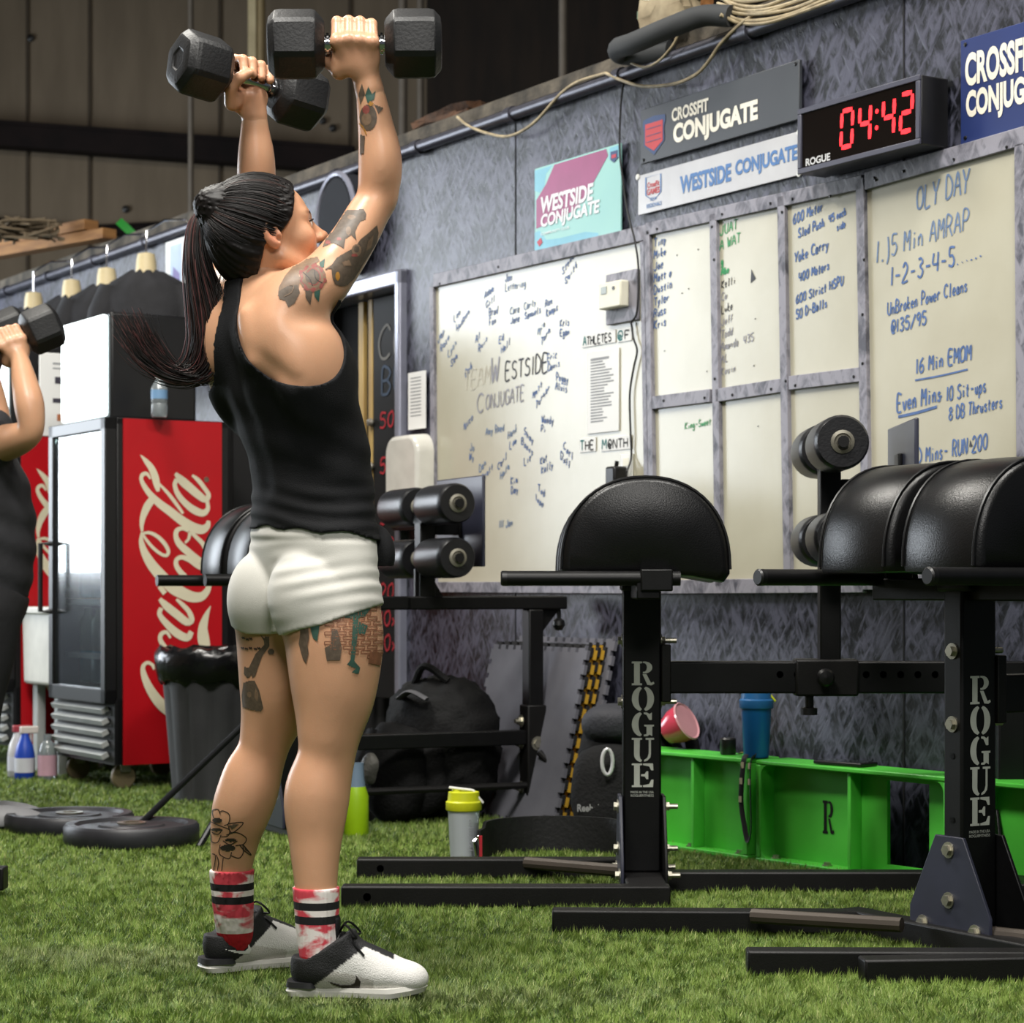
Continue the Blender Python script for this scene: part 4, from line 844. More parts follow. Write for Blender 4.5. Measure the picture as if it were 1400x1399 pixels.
# ------------------------------------------------------------------ coolers, bin and clutter at the far left
REDP = mat('red_cooler_panel', (186, 14, 26), .4, rgb2=(176, 12, 24), scale=3, spec=.4)
COOLB = mat('cooler_black', (18, 18, 20), .4)
CREAMP = mat('cream_script', (222, 214, 186), .5, var=.05)
FR0 = Vector((-1.577, 8.60, 0)); FW, FD, FH = .64, .53, 1.468
def fridge_pt(x, y, z): return Vector((FR0.x+UX*x-NX*y, FR0.y+UY*x-NY*y, z))
def _sa(P): return [(145+x/5.831, 565+y/5.829, w/5.83) for x, y, w in P]
def _sb(P): return [(145+x/4.994, 780+y/4.996, w/4.995) for x, y, w in P]
SCRIPT = [_sa([(180, 330, 5), (230, 380, 38), (280, 440, 54), (310, 510, 60), (325, 570, 52), (335, 622, 26)]),      # side lettering: x, y, width
 _sa([(268, 522, 16), (238, 482, 28), (202, 488, 32), (188, 525, 32), (215, 582, 40), (270, 650, 50), (350, 720, 62), (440, 780, 68), (540, 850, 72), (640, 905, 78), (725, 922, 70), (772, 892, 50), (784, 850, 30)]),
 _sa([(345, 560, 18), (420, 632, 28), (490, 712, 30), (556, 796, 22)]), _sa([(288, 680, 56), (240, 745, 62), (206, 820, 50), (192, 890, 34), (196, 945, 20)]),
 _sa([(196, 950, 18), (188, 985, 26), (190, 1035, 42), (215, 1110, 60), (270, 1200, 80), (340, 1280, 90)])+_sb([(390, 115, 84), (460, 155, 80), (540, 186, 72), (612, 186, 60), (656, 150, 46), (674, 104, 36), (668, 66, 26)]),
 _sa([(198, 962, 18), (260, 955, 26), (330, 985, 30), (392, 1042, 34), (425, 1100, 30), (408, 1136, 26), (358, 1124, 26), (290, 1075, 26), (232, 1012, 24), (200, 966, 18)]),
 _sa([(500, 520, 40), (482, 565, 36), (510, 640, 44), (580, 715, 52), (660, 768, 60), (735, 788, 52), (776, 750, 36), (770, 690, 30)]), _sa([(486, 470, 26), (540, 525, 66), (610, 580, 70), (690, 640, 64), (752, 676, 52), (782, 640, 40), (742, 580, 36), (690, 522, 36), (636, 482, 20)]),
 _sa([(604, 935, 28), (550, 915, 30), (500, 934, 38), (492, 985, 42), (522, 1042, 54), (590, 1100, 60), (660, 1150, 56), (726, 1178, 40), (764, 1128, 36), (740, 1052, 38), (680, 992, 34), (622, 950, 28), (604, 1000, 24), (572, 1034, 18)]),
 _sa([(770, 1255, 28), (690, 1220, 44), (610, 1170, 40), (542, 1150, 36), (498, 1170, 34), (494, 1214, 40), (530, 1268, 44), (600, 1330, 46)]),
 _sb([(296, 112, 34), (338, 164, 36)]), _sb([(298, 200, 26), (350, 250, 52), (430, 310, 56), (500, 360, 50), (540, 348, 40), (520, 290, 34), (470, 240, 30), (424, 202, 18)]), _sb([(310, 262, 30), (298, 308, 34), (350, 372, 46), (430, 440, 56), (506, 470, 50), (540, 428, 34)]),
 _sb([(380, 472, 16), (350, 432, 24), (312, 442, 30), (302, 480, 32), (332, 530, 36), (380, 580, 36), (430, 610, 30)]), _sb([(686, 250, 3), (660, 300, 30), (637, 360, 54), (626, 410, 68), (630, 480, 84), (650, 560, 70)]),
 _sb([(392, 702, 18), (370, 644, 26), (322, 642, 30), (302, 682, 34), (340, 750, 42), (400, 802, 46), (470, 850, 40), (520, 830, 34)]), _sb([(262, 682, 28), (238, 652, 22), (202, 640, 24), (172, 672, 30), (186, 742, 46), (230, 830, 60), (300, 920, 72), (380, 985, 72), (460, 1025, 60), (540, 1020, 36)])]
fridge_body = None
def cooler(label, root_loc):
    t = thing('drinks_cooler', label, 'drinks cooler', root_loc, WROT, 'red-sided drinks coolers')
    b = nobm(); z0 = .10
    for a in ((-FW, .03, z0, -FW+.03, FD, FH), (-.035, .03, z0, 0, FD, FH), (-FW, FD-.03, z0, 0, FD, FH), (-FW, .03, FH-.03, 0, FD, FH), (-FW, .03, z0, 0, FD, .36)):
        box2(b, a[:3], a[3:])
    obj('cabinet', b, COOLB, t, bevel=.004)
    b = nobm(); box2(b, (.0, .055, z0), (.006, FD-.055, FH-.004)); side = obj('side_panel', b, REDP, t)
    b = nobm()
    Sx = (FD-.11)/149.0; Sz = (FH-.10)/477.0
    for i, P in enumerate(SCRIPT):
        Q = smooth_path([(.055+(q[0]-151)*Sx, FH-(q[1]-571)*Sz, q[2]*.0030) for q in P], 6)
        ribbon(b, [q[:2] for q in Q], [q[2] for q in Q], lambda y, z: Vector((.0068+i*.00012, y, z)))
    lathe(b, [(0, 0), (.011, 0)], (.0075, .055+(276-151)*Sx, FH-(653-571)*Sz), 12, 'x')
    obj('script_lettering', b, CREAMP, side, recalc=False)
    b = nobm()      # door frame
    for a in ((-FW, -.02, .34, -FW+.05, .03, FH), (-.05, -.02, .34, 0, .03, FH), (-FW, -.02, FH-.05, 0, .03, FH), (-FW, -.02, .34, 0, .03, .40)): box2(b, a[:3], a[3:])
    dr = obj('door', b, COOLB, t, bevel=.004)
    b = nobm(); box2(b, (-FW+.05, -.006, .40), (-.05, .004, FH-.05)); obj('glass_pane', b, mat('cooler_glass', (225, 240, 240), .02, trans=1.0, spec=.6, var=0.0, coat=1.0), dr)
    b = nobm(); tube(b, [(-FW+.03, -.02, .98), (-FW+.03, -.065, .98), (-FW+.03, -.065, .70), (-FW+.03, -.02, .70)], .011, 8); obj('handle', b, BLACKP, dr)
    for k, z in enumerate((.52, .74, .96, 1.18)):
        b = nobm()
        for q in range(9): box2(b, (-FW+.04, .06+q*.05, z), (-.04, .066+q*.05, z+.006))
        box2(b, (-FW+.04, .05, z-.01), (-.04, .056, z+.012)); obj('shelf', b, WHITE, t)
    b = nobm(); box2(b, (-FW+.03, FD-.04, .36), (-.03, FD-.034, FH-.03)); obj('back_liner', b, mat('liner_white', (215, 225, 225), .5), t)
    b = nobm(); box2(b, (-FW+.06, .08, FH-.05), (-.06, .11, FH-.033)); obj('light_tube', b, mat('cooler_lamp', (240, 250, 250), .5, emit=(225, 250, 250), estr=9), t)
    b = nobm(); box2(b, (-FW, .02, .10), (0, .05, .36)); obj('grille_back', b, COOLB, t)
    for k in range(5):
        z = .135+k*.045; b = nobm(); beam(b, (-FW+.02, .0, z), (-.05, .0, z), .03, .020, Vector((0, -.5, 1)).normalized()); obj('louvre', b, mat('louvre_grey', (176, 178, 176), .45), t)
    for x, y in ((-FW+.08, .08), (-.06, .08), (-FW+.08, FD-.08), (-.06, FD-.08)):
        b = nobm(); lathe(b, [(.045, -.014), (.05, -.008), (.05, .008), (.045, .014)], (x, y, .05), 18, 'x'); c = obj('caster', b, mat('caster_tan', (130, 116, 88), .6), t)
        b = nobm(); box2(b, (x-.03, y-.02, .07), (x+.03, y+.02, .10)); obj('caster_fork', b, ZINC, c)
    return t
c1 = cooler('red-sided drinks cooler beside the dark bin, its whole cream script showing', FR0)
c2 = copy_tree(c1); c2.location = fridge_pt(-1.2, 0, 0); c2['label'] = 'farther red-sided drinks cooler half hidden behind the man at the left edge'
# things inside the cooler
rb = random.Random(4)
for k in range(16):
    z = (.40, .53, .75, .97)[k % 4]; x = -.56+(k//4)*.13; cc = [(120, 190, 196), (210, 225, 225), (70, 140, 170), (190, 205, 160)][(k*7) % 4]
    b = nobm(); lathe(b, [(.03, 0), (.033, .01), (.033, .12), (.014, .155), (.014, .175), (0, .175)], (0, 0, 0), 12)
    p = fridge_pt(x, .13, z+.008); o = obj('drink_bottle', b, mat('drink_%d' % (k % 4), cc, .25), loc=p)
    sh = ('floor', 'lowest shelf', 'second shelf', 'third shelf')[k % 4]; pos = ('leftmost', 'second from left', 'third from left', 'rightmost')[k//4]
    tag(o, 'small drink bottle on the %s inside the near cooler, %s' % (sh, pos), 'bottle', 'bottles inside the near cooler')
def cooler_topper(label, off):
    p = fridge_pt(off-.12, .02, FH); t = thing('lit_sign_box', label, 'light box', p, WROT, 'light boxes on the coolers')
    b = nobm(); box2(b, (-.50, .03, .002), (0, .40, .43)); obj('housing', b, COOLB, t, bevel=.012, seg=3)
    b = nobm(); box2(b, (-.49, .0, .012), (-.012, .03, .42)); obj('lit_face', b, mat('sign_lamp_face', (245, 250, 250), .4, emit=(232, 250, 250), estr=2.6), t, bevel=.02, seg=3)
    return t
cooler_topper('black sign box with a glowing white face on top of the near cooler', 0)
cooler_topper('black sign box with a glowing white face on top of the farther cooler', -1.2)
p = px(216, 571, 8.62); t = thing('water_bottle', 'clear plastic water bottle with a blue label on the near cooler', 'bottle', (p.x, p.y+.03, FH+.001))
b = nobm(); lathe(b, [(.028, 0), (.033, .008), (.033, .05), (.031, .055), (.033, .06), (.033, .115), (.014, .148), (.013, .158)], (0, 0, 0), 18); obj('body', b, mat('cloudy_plastic', (190, 200, 205), .15, trans=.6), t)
b = nobm(); lathe(b, [(.0335, .072), (.0335, .108)], (0, 0, 0), 18); obj('wrapper', b, mat('water_wrapper', (120, 160, 200), .5), t)
b = nobm(); lathe(b, [(.015, .155), (.015, .172), (0, .172)], (0, 0, 0), 14); obj('cap', b, WHITE, t)
# price card on the farther cooler
t = thing('price_card', 'white price card with small pictures standing on the farther cooler', 'sign', fridge_pt(-1.2+.003, .30, FH), WROT+PI/2)
b = nobm(); box2(b, (-.16, 0, .0), (.16, .012, .37)); obj('card', b, PAPER, t, bevel=.003)
b = nobm()
for i, (x, z, w, h, m_) in enumerate(((-.1, .32, .2, .008, 0), (-.1, .30, .16, .006, 0), (-.09, .235, .05, .03, 1), (.02, .235, .06, .03, 2), (-.1, .15, .04, .02, 1), (-.02, .15, .07, .02, 0), (-.08, .07, .05, .03, 2), (.03, .075, .05, .02, 1))):
    box2(b, (x, -.001, z), (x+w, .0, z+h), mi=m_)
obj('pictures', b, [mat('grey_print', (0, 0, 0)), mat('dark_picture', (60, 56, 70), .6), mat('orange_picture', (180, 110, 70), .6)], t)
# black cabinet between cooler and doorway
sA = ws(305, 600)[0]; sB = ws(400, 600)[0]
t = wthing('steel_cabinet', 'tall plain black steel cabinet between the near cooler and the doorway', 'cabinet', sA, 0.0)
b = nobm(); box2(b, (0, -.02, .05), (sB-sA, -.33, 1.50)); obj('body', b, mat('matt_black', (14, 14, 15), .7), t, bevel=.004)
for k in range(2):
    w = (sB-sA)/2; b = nobm(); box2(b, (k*w+.004, -.33, .07), ((k+1)*w-.004, -.345, 1.48)); dd = obj('door', b, mat('matt_black', (0, 0, 0)), t, bevel=.003)
    b = nobm(); box2(b, (w+(.02 if k else -.035), -.345, .75), (w+(.035 if k else -.02), -.36, .87)); obj('handle', b, STEEL, dd)
b = nobm()
box2(b, (.02, -.03, 0), (sB-sA-.02, -.32, .05)); obj('plinth', b, BLACKP, t)
# waste bin with liner
p = px(293, 1092, 8.32); t = thing('waste_bin', 'dark grey ribbed waste bin with a black liner in front of the red panel', 'waste bin', (p.x, p.y, 0))
b = nobm(); n = 72; H = .52
def binr(k, z):
    r = .155+.045*z/H; q = k % 6
    return r*(.955 if q in (0, 1) else 1.0)
rings = []
for z in (0, .015, .05, .40, .44, .46, H):
    rings.append([b.verts.new(((binr(k, z) if .04 < z < .42 else .155+.045*z/H)*math.cos(2*PI*k/n), (binr(k, z) if .04 < z < .42 else .155+.045*z/H)*math.sin(2*PI*k/n), z)) for k in range(n)])
for i in range(len(rings)-1):
    for k in range(n): b.faces.new((rings[i][k], rings[i][(k+1) % n], rings[i+1][(k+1) % n], rings[i+1][k]))
b.faces.new(rings[0][::-1]); obj('body', b, mat('bin_grey', (58, 58, 60), .5, rgb2=(48, 48, 50), scale=5), t, ang=25)
b = nobm(); lathe(b, [(.200, .45), (.212, .48), (.214, .52)], (0, 0, 0), 40); obj('rim', b, mat('bin_grey', (0, 0, 0)), t)
b = nobm(); rings = []; rl = random.Random(3)
for r, z in ((.196, .44), (.212, .455), (.222, .50), (.226, .54), (.216, .565), (.196, .575), (.18, .56), (.165, .45)):
    rings.append([b.verts.new(((r+rl.uniform(-.006, .006))*math.cos(2*PI*k/44), (r+rl.uniform(-.006, .006))*math.sin(2*PI*k/44), z+rl.uniform(-.012, .012))) for k in range(44)])
for i in range(len(rings)-1):
    for k in range(44): b.faces.new((rings[i][k], rings[i][(k+1) % 44], rings[i+1][(k+1) % 44], rings[i+1][k]))
obj('liner', b, mat('glossy_black_bag', (14, 14, 15), .22, bump=.4, bscale=30), t, ang=80)
# laundry tub between the coolers
t = thing('utility_tub', 'white plastic utility tub on legs between the two coolers', 'tub', fridge_pt(-1.15, .04, 0), WROT)
b = nobm()
P = [(0, .70), (.45, .70), (.425, .38), (.025, .38)]
prism(b, P, lambda x, z: (x, 0, z), lambda x, z: (x, .40, z)); obj('basin', b, mat('tub_white', (226, 224, 214), .4), t, bevel=.015, seg=3)
b = nobm(); box2(b, (-.015, -.015, .685), (.465, .415, .715)); obj('rim', b, mat('tub_white', (0, 0, 0)), t, bevel=.006)
for x, y in ((.09, .05), (.36, .05), (.09, .35), (.36, .35)):
    b = nobm(); box2(b, (x-.03, y-.02, 0), (x+.03, y+.02, .39)); obj('leg', b, mat('tub_leg', (180, 184, 182), .45), t, bevel=.006)
def spray(x, yb, d, label, body, trig, h=.26):
    p = px(x, yb, d); t = thing('spray_bottle', label, 'bottle', (p.x, p.y, 0), .5)
    b = nobm(); lathe(b, [(.036, 0), (.042, .01), (.042, .10), (.034, .14), (.018, .175), (.016, .19)], (0, 0, 0), 18); obj('body', b, mat('bottle_'+body[0], body[1], .35), t)
    b = nobm(); lathe(b, [(.0425, .03), (.0425, .09)], (0, 0, 0), 18); obj('wrapper', b, mat('wrapper_white', (220, 222, 230), .5), t)
    b = nobm(); box2(b, (-.02, -.014, .19), (.055, .014, .22)); box2(b, (-.012, -.012, .175), (.012, .012, .2)); box2(b, (.02, -.008, .15), (.03, .008, .19)); obj('trigger', b, mat('trigger_'+trig[0], trig[1], .4), t, bevel=.004)
spray(34, 1066, 9.14, 'blue spray bottle with a white trigger standing left of the tub leg', ('blue', (40, 78, 190)), ('white', (226, 216, 210)))
spray(24, 1064, 9.22, 'white spray bottle behind the blue one near the left edge', ('milky', (205, 205, 205)), ('red', (170, 60, 70)))
p = px(65, 1067, 9.10); t = thing('detergent_jug', 'clear jug with a pink label standing on the turf beside the near cooler', 'bottle', (p.x, p.y, 0))
b = nobm(); lathe(b, [(.035, 0), (.04, .01), (.04, .11), (.03, .15), (.016, .165), (.016, .19), (0, .19)], (0, 0, 0), 18); obj('body', b, mat('cloudy_plastic', (0, 0, 0)), t)
b = nobm(); lathe(b, [(.041, .02), (.041, .105)], (0, 0, 0), 18); obj('wrapper', b, mat('wrapper_pink', (214, 170, 186), .5), t)
# hanging display torsos with dark shirts
def lump(bm, c, r, p=2.4, nu=28, nv=18, noise=0.0, nf=6.0, seed=0, rot=None):
    """superellipsoid with soft lumps"""
    c = Vector(c); g = random.Random(seed); ph = [g.uniform(0, 6) for _ in range(6)]; rows = []
    def se(v): return math.copysign(abs(v)**(2/p), v)
    for j in range(nv+1):
        th = -PI/2+PI*j/nv; row = []
        for i in range(nu):
            a = 2*PI*i/nu; v = Vector((se(math.cos(th))*se(math.cos(a))*r[0], se(math.cos(th))*se(math.sin(a))*r[1], se(math.sin(th))*r[2]))
            k = 1+noise*(math.sin(v.x*nf*7+ph[0])*math.sin(v.z*nf*6+ph[1])+.6*math.sin(v.y*nf*11+v.z*nf*9+ph[2])+.4*math.sin(v.x*nf*19+v.z*nf*15+ph[3]))
            v = v*k
            if rot is not None: v = rot @ v
            row.append(bm.verts.new(c+v))
        rows.append(row)
    for j in range(nv):
        for i in range(nu):
            try: bm.faces.new((rows[j][i], rows[j][(i+1) % nu], rows[j+1][(i+1) % nu], rows[j+1][i]))
            except ValueError: pass
SKINM = mat('cream_display_form', (222, 204, 160), .5)
SHIRTM = mat('washed_black_cotton', (40, 40, 44), .85, rgb2=(28, 28, 31), scale=10, bump=.2, bscale=40)
for i, (x, yn, lb) in enumerate(((200, 352, 'rightmost of the row'), (146, 372, 'second from the right'), (98, 388, 'third from the right'), (46, 405, 'leftmost'))):
    s, z = ws(x, yn, .25)
    t = wthing('display_torso', 'cream hanging torso form in a dark shirt on the wall rail, '+lb, 'mannequin', s, z-.62, 'torso forms in dark shirts on the rail', off=.25); t.rotation_euler = (0, 0, WROT+.95)
    b = nobm(); lathe(b, [(.055, .42), (.062, .50), (.050, .55), (.047, .60), (.040, .635), (.0, .645)], (0, 0, 0), 18); obj('neck_form', b, SKINM, t)
    b = nobm(); rings = []
    for zz, a, bb in ((.0, .19, .11), (.2, .19, .12), (.36, .21, .115), (.44, .215, .10), (.50, .17, .085), (.545, .085, .065), (.55, .066, .062)):
        rings.append([b.verts.new((a*math.cos(2*PI*k/28), bb*math.sin(2*PI*k/28), zz+.01*math.sin(k*2.3))) for k in range(28)])
    for q in range(len(rings)-1):
        for k in range(28): b.faces.new((rings[q][k], rings[q][(k+1) % 28], rings[q+1][(k+1) % 28], rings[q+1][k]))
    b.faces.new(rings[0][::-1]); obj('shirt', b, SHIRTM, t, ang=70)
    for sg in (-1, 1):
        b = nobm(); tube(b, [(sg*.16, 0, .47), (sg*.205, -.02, .36), (sg*.215, -.03, .24)], [.065, .065, .07], 14); obj('sleeve', b, SHIRTM, t)
    hk = 2.5-(z-.62); b = nobm(); tube(b, [(0, 0, .64), (0, 0, max(.68, hk-.04))]+[(math.sin(.95)*q, math.cos(.95)*q, hk+e) for q, e in ((.09, .02), (.20, .032), (.235, -.02))], .005, 8); obj('hook', b, CHROME, t)
t, hwid, hh, fu = sheet('framed_poster', 'tall white-framed poster on the wall behind the hanging ponytail', 'poster', 234, 332, 452, 262, 324, 446, WHITE, th=.03, part='frame')
b = nobm(); flat(b, [(.25, .06), (.8, .06), (.8, .94), (.25, .94)], lambda u, v: fu(u, v, .031), 0); flat(b, [(.3, .15), (.75, .2), (.72, .6), (.4, .7)], lambda u, v: fu(u, v, .032), 1); obj('print', b, [mat('pale_blue_print2', (176, 196, 220), .5), mat('violet_print', (120, 110, 170), .5)], t, recalc=False)
# timber, tape and tangle on the far head of the partition
for i, (y0, lb) in enumerate(((348, 'lower'), (333, 'upper'))):
    a, b_ = px(-30, y0+4, 12.2+i*.1), px(150-i*25, y0-9, 11.4+i*.1); zb = 2.607+i*.062
    b = nobm(); beam(b, (0, 0, .03), (b_.x-a.x, b_.y-a.y, .03), .09, .055); o = obj('timber_plank', b, mat('brown_timber', (150, 108, 62), .8, rgb2=(120, 82, 46), scale=5, stretch=(1, 1, 6)), loc=(a.x, a.y, zb), bevel=.003); tag(o, 'brown timber plank on the far wall head, %s of two' % lb, 'timber', 'brown planks on the far wall head')
GT = mat('green_tape', (52, 190, 70), .5)
for x, y, x1, y1, lb in ((10, 302, 32, 344, 'at the left edge'), (162, 302, 186, 326, 'left of the ponytail')):
    a, c_ = px(x, y, 12.0), px(x1, y1, 12.0); b = nobm()
    P = [(0, 0, 0), ((c_.x-a.x)*.55, -.02, (c_.z-a.z)*.5), (c_.x-a.x, 0, c_.z-a.z)]
    ribbon(b, [(p[0], p[2]) for p in smooth_path(P, 4)], .045, lambda u, v: Vector((u, .02*math.sin(u*20), v)))
    bmesh.ops.solidify(b, geom=b.faces[:], thickness=.003)
    o = obj('green_ribbon', b, GT, loc=a); tag(o, 'bright green ribbon tied on the clutter over the far wall, '+lb, 'ribbon', 'green ribbons over the far wall')
b = nobm(); p = px(42, 352, 12.0); tube(b, [(0, 0, 0), (0, 0, .085)], .032, 14); o = obj('white_canister', b, WHITE, loc=(p.x, p.y, 2.72), bevel=.006); tag(o, 'small white canister standing on the timber over the far wall', 'canister')
b = nobm(); rt = random.Random(8)
for k in range(22):
    pts = [(rt.uniform(-.2, .2), rt.uniform(-.08, .08), rt.uniform(0, .13)) for _ in range(4)]; tube(b, smooth_path(pts, 5), .007, 6)
p = px(30, 372, 11.5); o = obj('netting_heap', b, mat('grey_brown_cord', (112, 98, 78), .9), loc=(p.x, p.y, 2.61)); tag(o, 'tangled heap of grey brown cord at the far end of the wall head', 'netting', kind='stuff')
# ------------------------------------------------------------------ bumper plates, rods, stray foot
def bumper(x, d, label, r=.21, th=.055):
    X = (x-CX)*d/FPX; t = thing('bumper_plate', label, 'weight plate', (X, d, .004), 0, 'bumper plates on the turf')
    b = nobm(); lathe(b, [(r-.006, 0), (r, .008), (r, th-.010), (r-.008, th), (r-.035, th), (r-.045, th-.010), (.105, th-.010), (.098, th-.004), (.05, th-.004), (.045, th-.002), (.026, th-.002), (.026, 0)], (0, 0, 0), 56); obj('disc', b, mat('plate_rubber', (46, 46, 50), .45, rgb2=(36, 36, 40), scale=12), t, ang=40)
    b = nobm(); lathe(b, [(.045, th-.002), (.045, th+.002), (.026, th+.002), (.026, th-.02)], (0, 0, 0), 32); obj('hub', b, mat('hub_steel', (150, 145, 130), .35, .8), t)
bumper(95, 7.22, 'black bumper plate lying flat, its top face showing, left of the thin rod')
bumper(180, 6.84, 'black bumper plate lying flat in front of the other plate', th=.062)
ROD = mat('rod_black', (30, 30, 32), .4, .4)
for a, bb, lb in (((184, 1134, 7.0), (374, 952, 7.02), 'longer thin black rod rising from the plates towards the far bench'), ((272, 1158, 6.72), (352, 1022, 6.9), 'shorter thin black rod rising behind the left calf')):
    A, B_ = px(*a), px(*bb); b = nobm(); tube(b, [(0, 0, 0), B_-A], .011, 10); o = obj('steel_rod', b, ROD, loc=A); tag(o, lb, 'rod')
p = px(8, 1205, 5.65); b = nobm(); box2(b, (-.55, -.03, .004), (0, .03, .062)); o = obj('floor_tube', b, STEEL2, loc=(p.x, p.y, 0.018), bevel=.004); tag(o, 'squared end of a black steel tube poking in at the left edge', 'steel tube')
# ------------------------------------------------------------------ bags, mats, bottles by the wall
BAG = mat('black_nylon', (13, 13, 14), .8, spec=.3, rgb2=(9, 9, 10), scale=14, bump=.35, bscale=90)
p = px(604, 1128, 7.57); t = thing('duffel_bag', 'bulky black bag slumped behind the far bench', 'bag', (p.x, p.y, 0), -.5)
b = nobm(); lump(b, (0, 0, .245), (.20, .15, .245), 2.6, nu=44, nv=30, noise=.035, nf=9, seed=2); obj('body', b, BAG, t, ang=80)
b = nobm(); lump(b, (-.03, -.13, .16), (.13, .06, .14), 2.6, noise=.03, seed=5); obj('front_pocket', b, BAG, t, ang=80)
b = nobm(); tube(b, smooth_path([(-.2, -.05, .30), (-.24, -.09, .20), (-.23, -.1, .1), (-.19, -.08, .03)], 6), .016, 8, ell=(1.6, .5)); tube(b, smooth_path([(-.08, -.05, .47), (-.02, -.08, .53), (.06, -.06, .48)], 6), .013, 8); obj('strap', b, BAG, t)
b = nobm(); tube(b, smooth_path([(-.09, -.13, .42), (-.03, -.155, .445), (.03, -.15, .42)], 6), .012, 8, ell=(1.5, .6)); obj('grab_handle', b, mat('dull_grey_webbing', (92, 92, 96), .7), t)
b = nobm(); tube(b, [(.08, -.158, .30), (.10, -.158, .30)], .004, 6); obj('zip_tag', b, mat('red_tag', (170, 30, 40), .5), t)
p = px(542, 1128, 7.45); t = thing('backpack', 'small black backpack sagging left of the bulky black bag', 'bag', (p.x, p.y, 0), -.3)
b = nobm(); lump(b, (0, 0, .17), (.12, .10, .17), 2.5, noise=.035, seed=9); obj('body', b, BAG, t, ang=80)
b = nobm(); tube(b, smooth_path([(-.06, -.07, .32), (-.10, -.13, .2), (-.09, -.12, .08), (-.05, -.1, .02)], 6), .018, 8, ell=(1.6, .5)); obj('strap', b, BAG, t)
b = nobm(); lump(b, (-.06, -.085, .19), (.035, .03, .055), 2.2, noise=.04, seed=3); obj('mesh_pocket', b, mat('grey_mesh', (120, 118, 112), .5, bump=.6, bscale=80), t)
def shaker(name, label, x, d, z, body, lid, tab, hgt=.20, r=.047, clear=0.0, water=None, tabc=None):
    t = thing(name, label, 'shaker bottle', ((x-CX)*d/FPX, d, z))
    b = nobm(); lathe(b, [(r*.78, 0), (r*.82, .006), (r*.97, hgt*.70), (r, hgt*.72)], (0, 0, 0), 28); obj('cup', b, body, t)
    if water:
        b = nobm(); lathe(b, [(r*.74, .004), (r*.90, hgt*.53), (0, hgt*.53)], (0, 0, 0), 24); obj('water', b, water, t)
        b = nobm()
        for k in range(9): box2(b, (r*.35, -r*.93, .03+k*.011), (r*.35+(.012 if k % 3 == 0 else .006), -r*.90, .0315+k*.011))
        obj('measure_marks', b, mat('grey_print', (0, 0, 0)), t)
    b = nobm(); lathe(b, [(r*1.06, hgt*.70), (r*1.10, hgt*.715), (r*1.10, hgt*.82), (r*.99, hgt*.84), (r*.94, hgt*.96), (r*.85, hgt*.97), (0, hgt*.97)], (0, 0, 0), 28); l = obj('lid', b, lid, t, ang=40)
    b = nobm(); lathe(b, [(.014, hgt*.97), (.012, hgt*1.02), (0, hgt*1.02)], (-r*.45, 0, 0), 14); obj('spout', b, lid, l)
    b = nobm(); beam(b, (-r*.9, 0, hgt*1.025), (r*.55, 0, hgt*.985), .028, .006); beam(b, (r*.55, 0, hgt*.99), (r*1.2, 0, hgt*.80), .03, .006); obj('flip_loop', b, tab, l, bevel=.002)
    return t
shaker('shaker_bottle', 'clear shaker bottle of water with a yellow lid on the turf', 634, 6.42, .004, mat('frosted_plastic', (226, 233, 240), .45, trans=.35, var=.03), mat('lime_yellow', (206, 210, 34), .4), WHITE, .205, .048, water=mat('cloudy_water', (176, 198, 216), .4, var=.02))
shaker('shaker_bottle', 'blue shaker bottle with a yellow flip loop standing on the green box', 1034, wd_at(1034, .215-.05), .2995, mat('blue_plastic', (20, 92, 152), .3, spec=.5), mat('blue_lid', (34, 96, 150), .4), mat('lime_yellow', (0, 0, 0)), .205, .046)
p = px(487, 1122, 7.05); t = thing('lime_bottle', 'lime green bottle with a grey neck behind the standing right calf', 'bottle', (p.x, p.y, 0))
b = nobm(); lathe(b, [(.036, 0), (.04, .01), (.04, .13), (.03, .16)], (0, 0, 0), 20); obj('body', b, mat('lime_green', (150, 190, 20), .4), t)
b = nobm(); lathe(b, [(.03, .16), (.026, .19), (.024, .235), (0, .235)], (0, 0, 0), 16); obj('neck', b, mat('blue_grey_plastic', (110, 130, 150), .4), t)
# puzzle mats leaning on the wall
def puzzle(n=12, W=.60, tth=.016):
    P = []; st = W/(2*n)
    def edge(p0, dx, dy, nx, ny):
        for k in range(2*n):
            on = k % 2 == 0; a = (p0[0]+dx*st*k, p0[1]+dy*st*k); b_ = (p0[0]+dx*st*(k+1), p0[1]+dy*st*(k+1)); e = tth if on else 0; w = .15*st if on else -.15*st
            P.append((a[0]+nx*e-dx*w, a[1]+ny*e-dy*w)); P.append((b_[0]+nx*e+dx*w, b_[1]+ny*e+dy*w))
    h = W/2-tth/2
    edge((-h+.01, 0), (1), 0, 0, -1); edge((h, .01), 0, 1, 1, 0); edge((h-.01, W-.02), -1, 0, 0, 1); edge((-h, W-.03), 0, -1, -1, 0)
    return P
PZ = puzzle()
s0 = ws(668, 1118, .22)[0]; s1 = ws(775, 1118, .22)[0]; sc_ = (s0+s1)/2-.10
mm = [mat('grey_foam_mat', (104, 104, 112), .85, rgb2=(94, 94, 102), scale=8), mat('black_foam_mat', (22, 22, 24), .85), mat('yellow_foam_mat', (196, 152, 40), .85), mat('black_foam_mat', (0, 0, 0)), mat('yellow_foam_mat', (0, 0, 0)), mat('black_foam_mat', (0, 0, 0)), mat('grey_foam_mat', (0, 0, 0))]
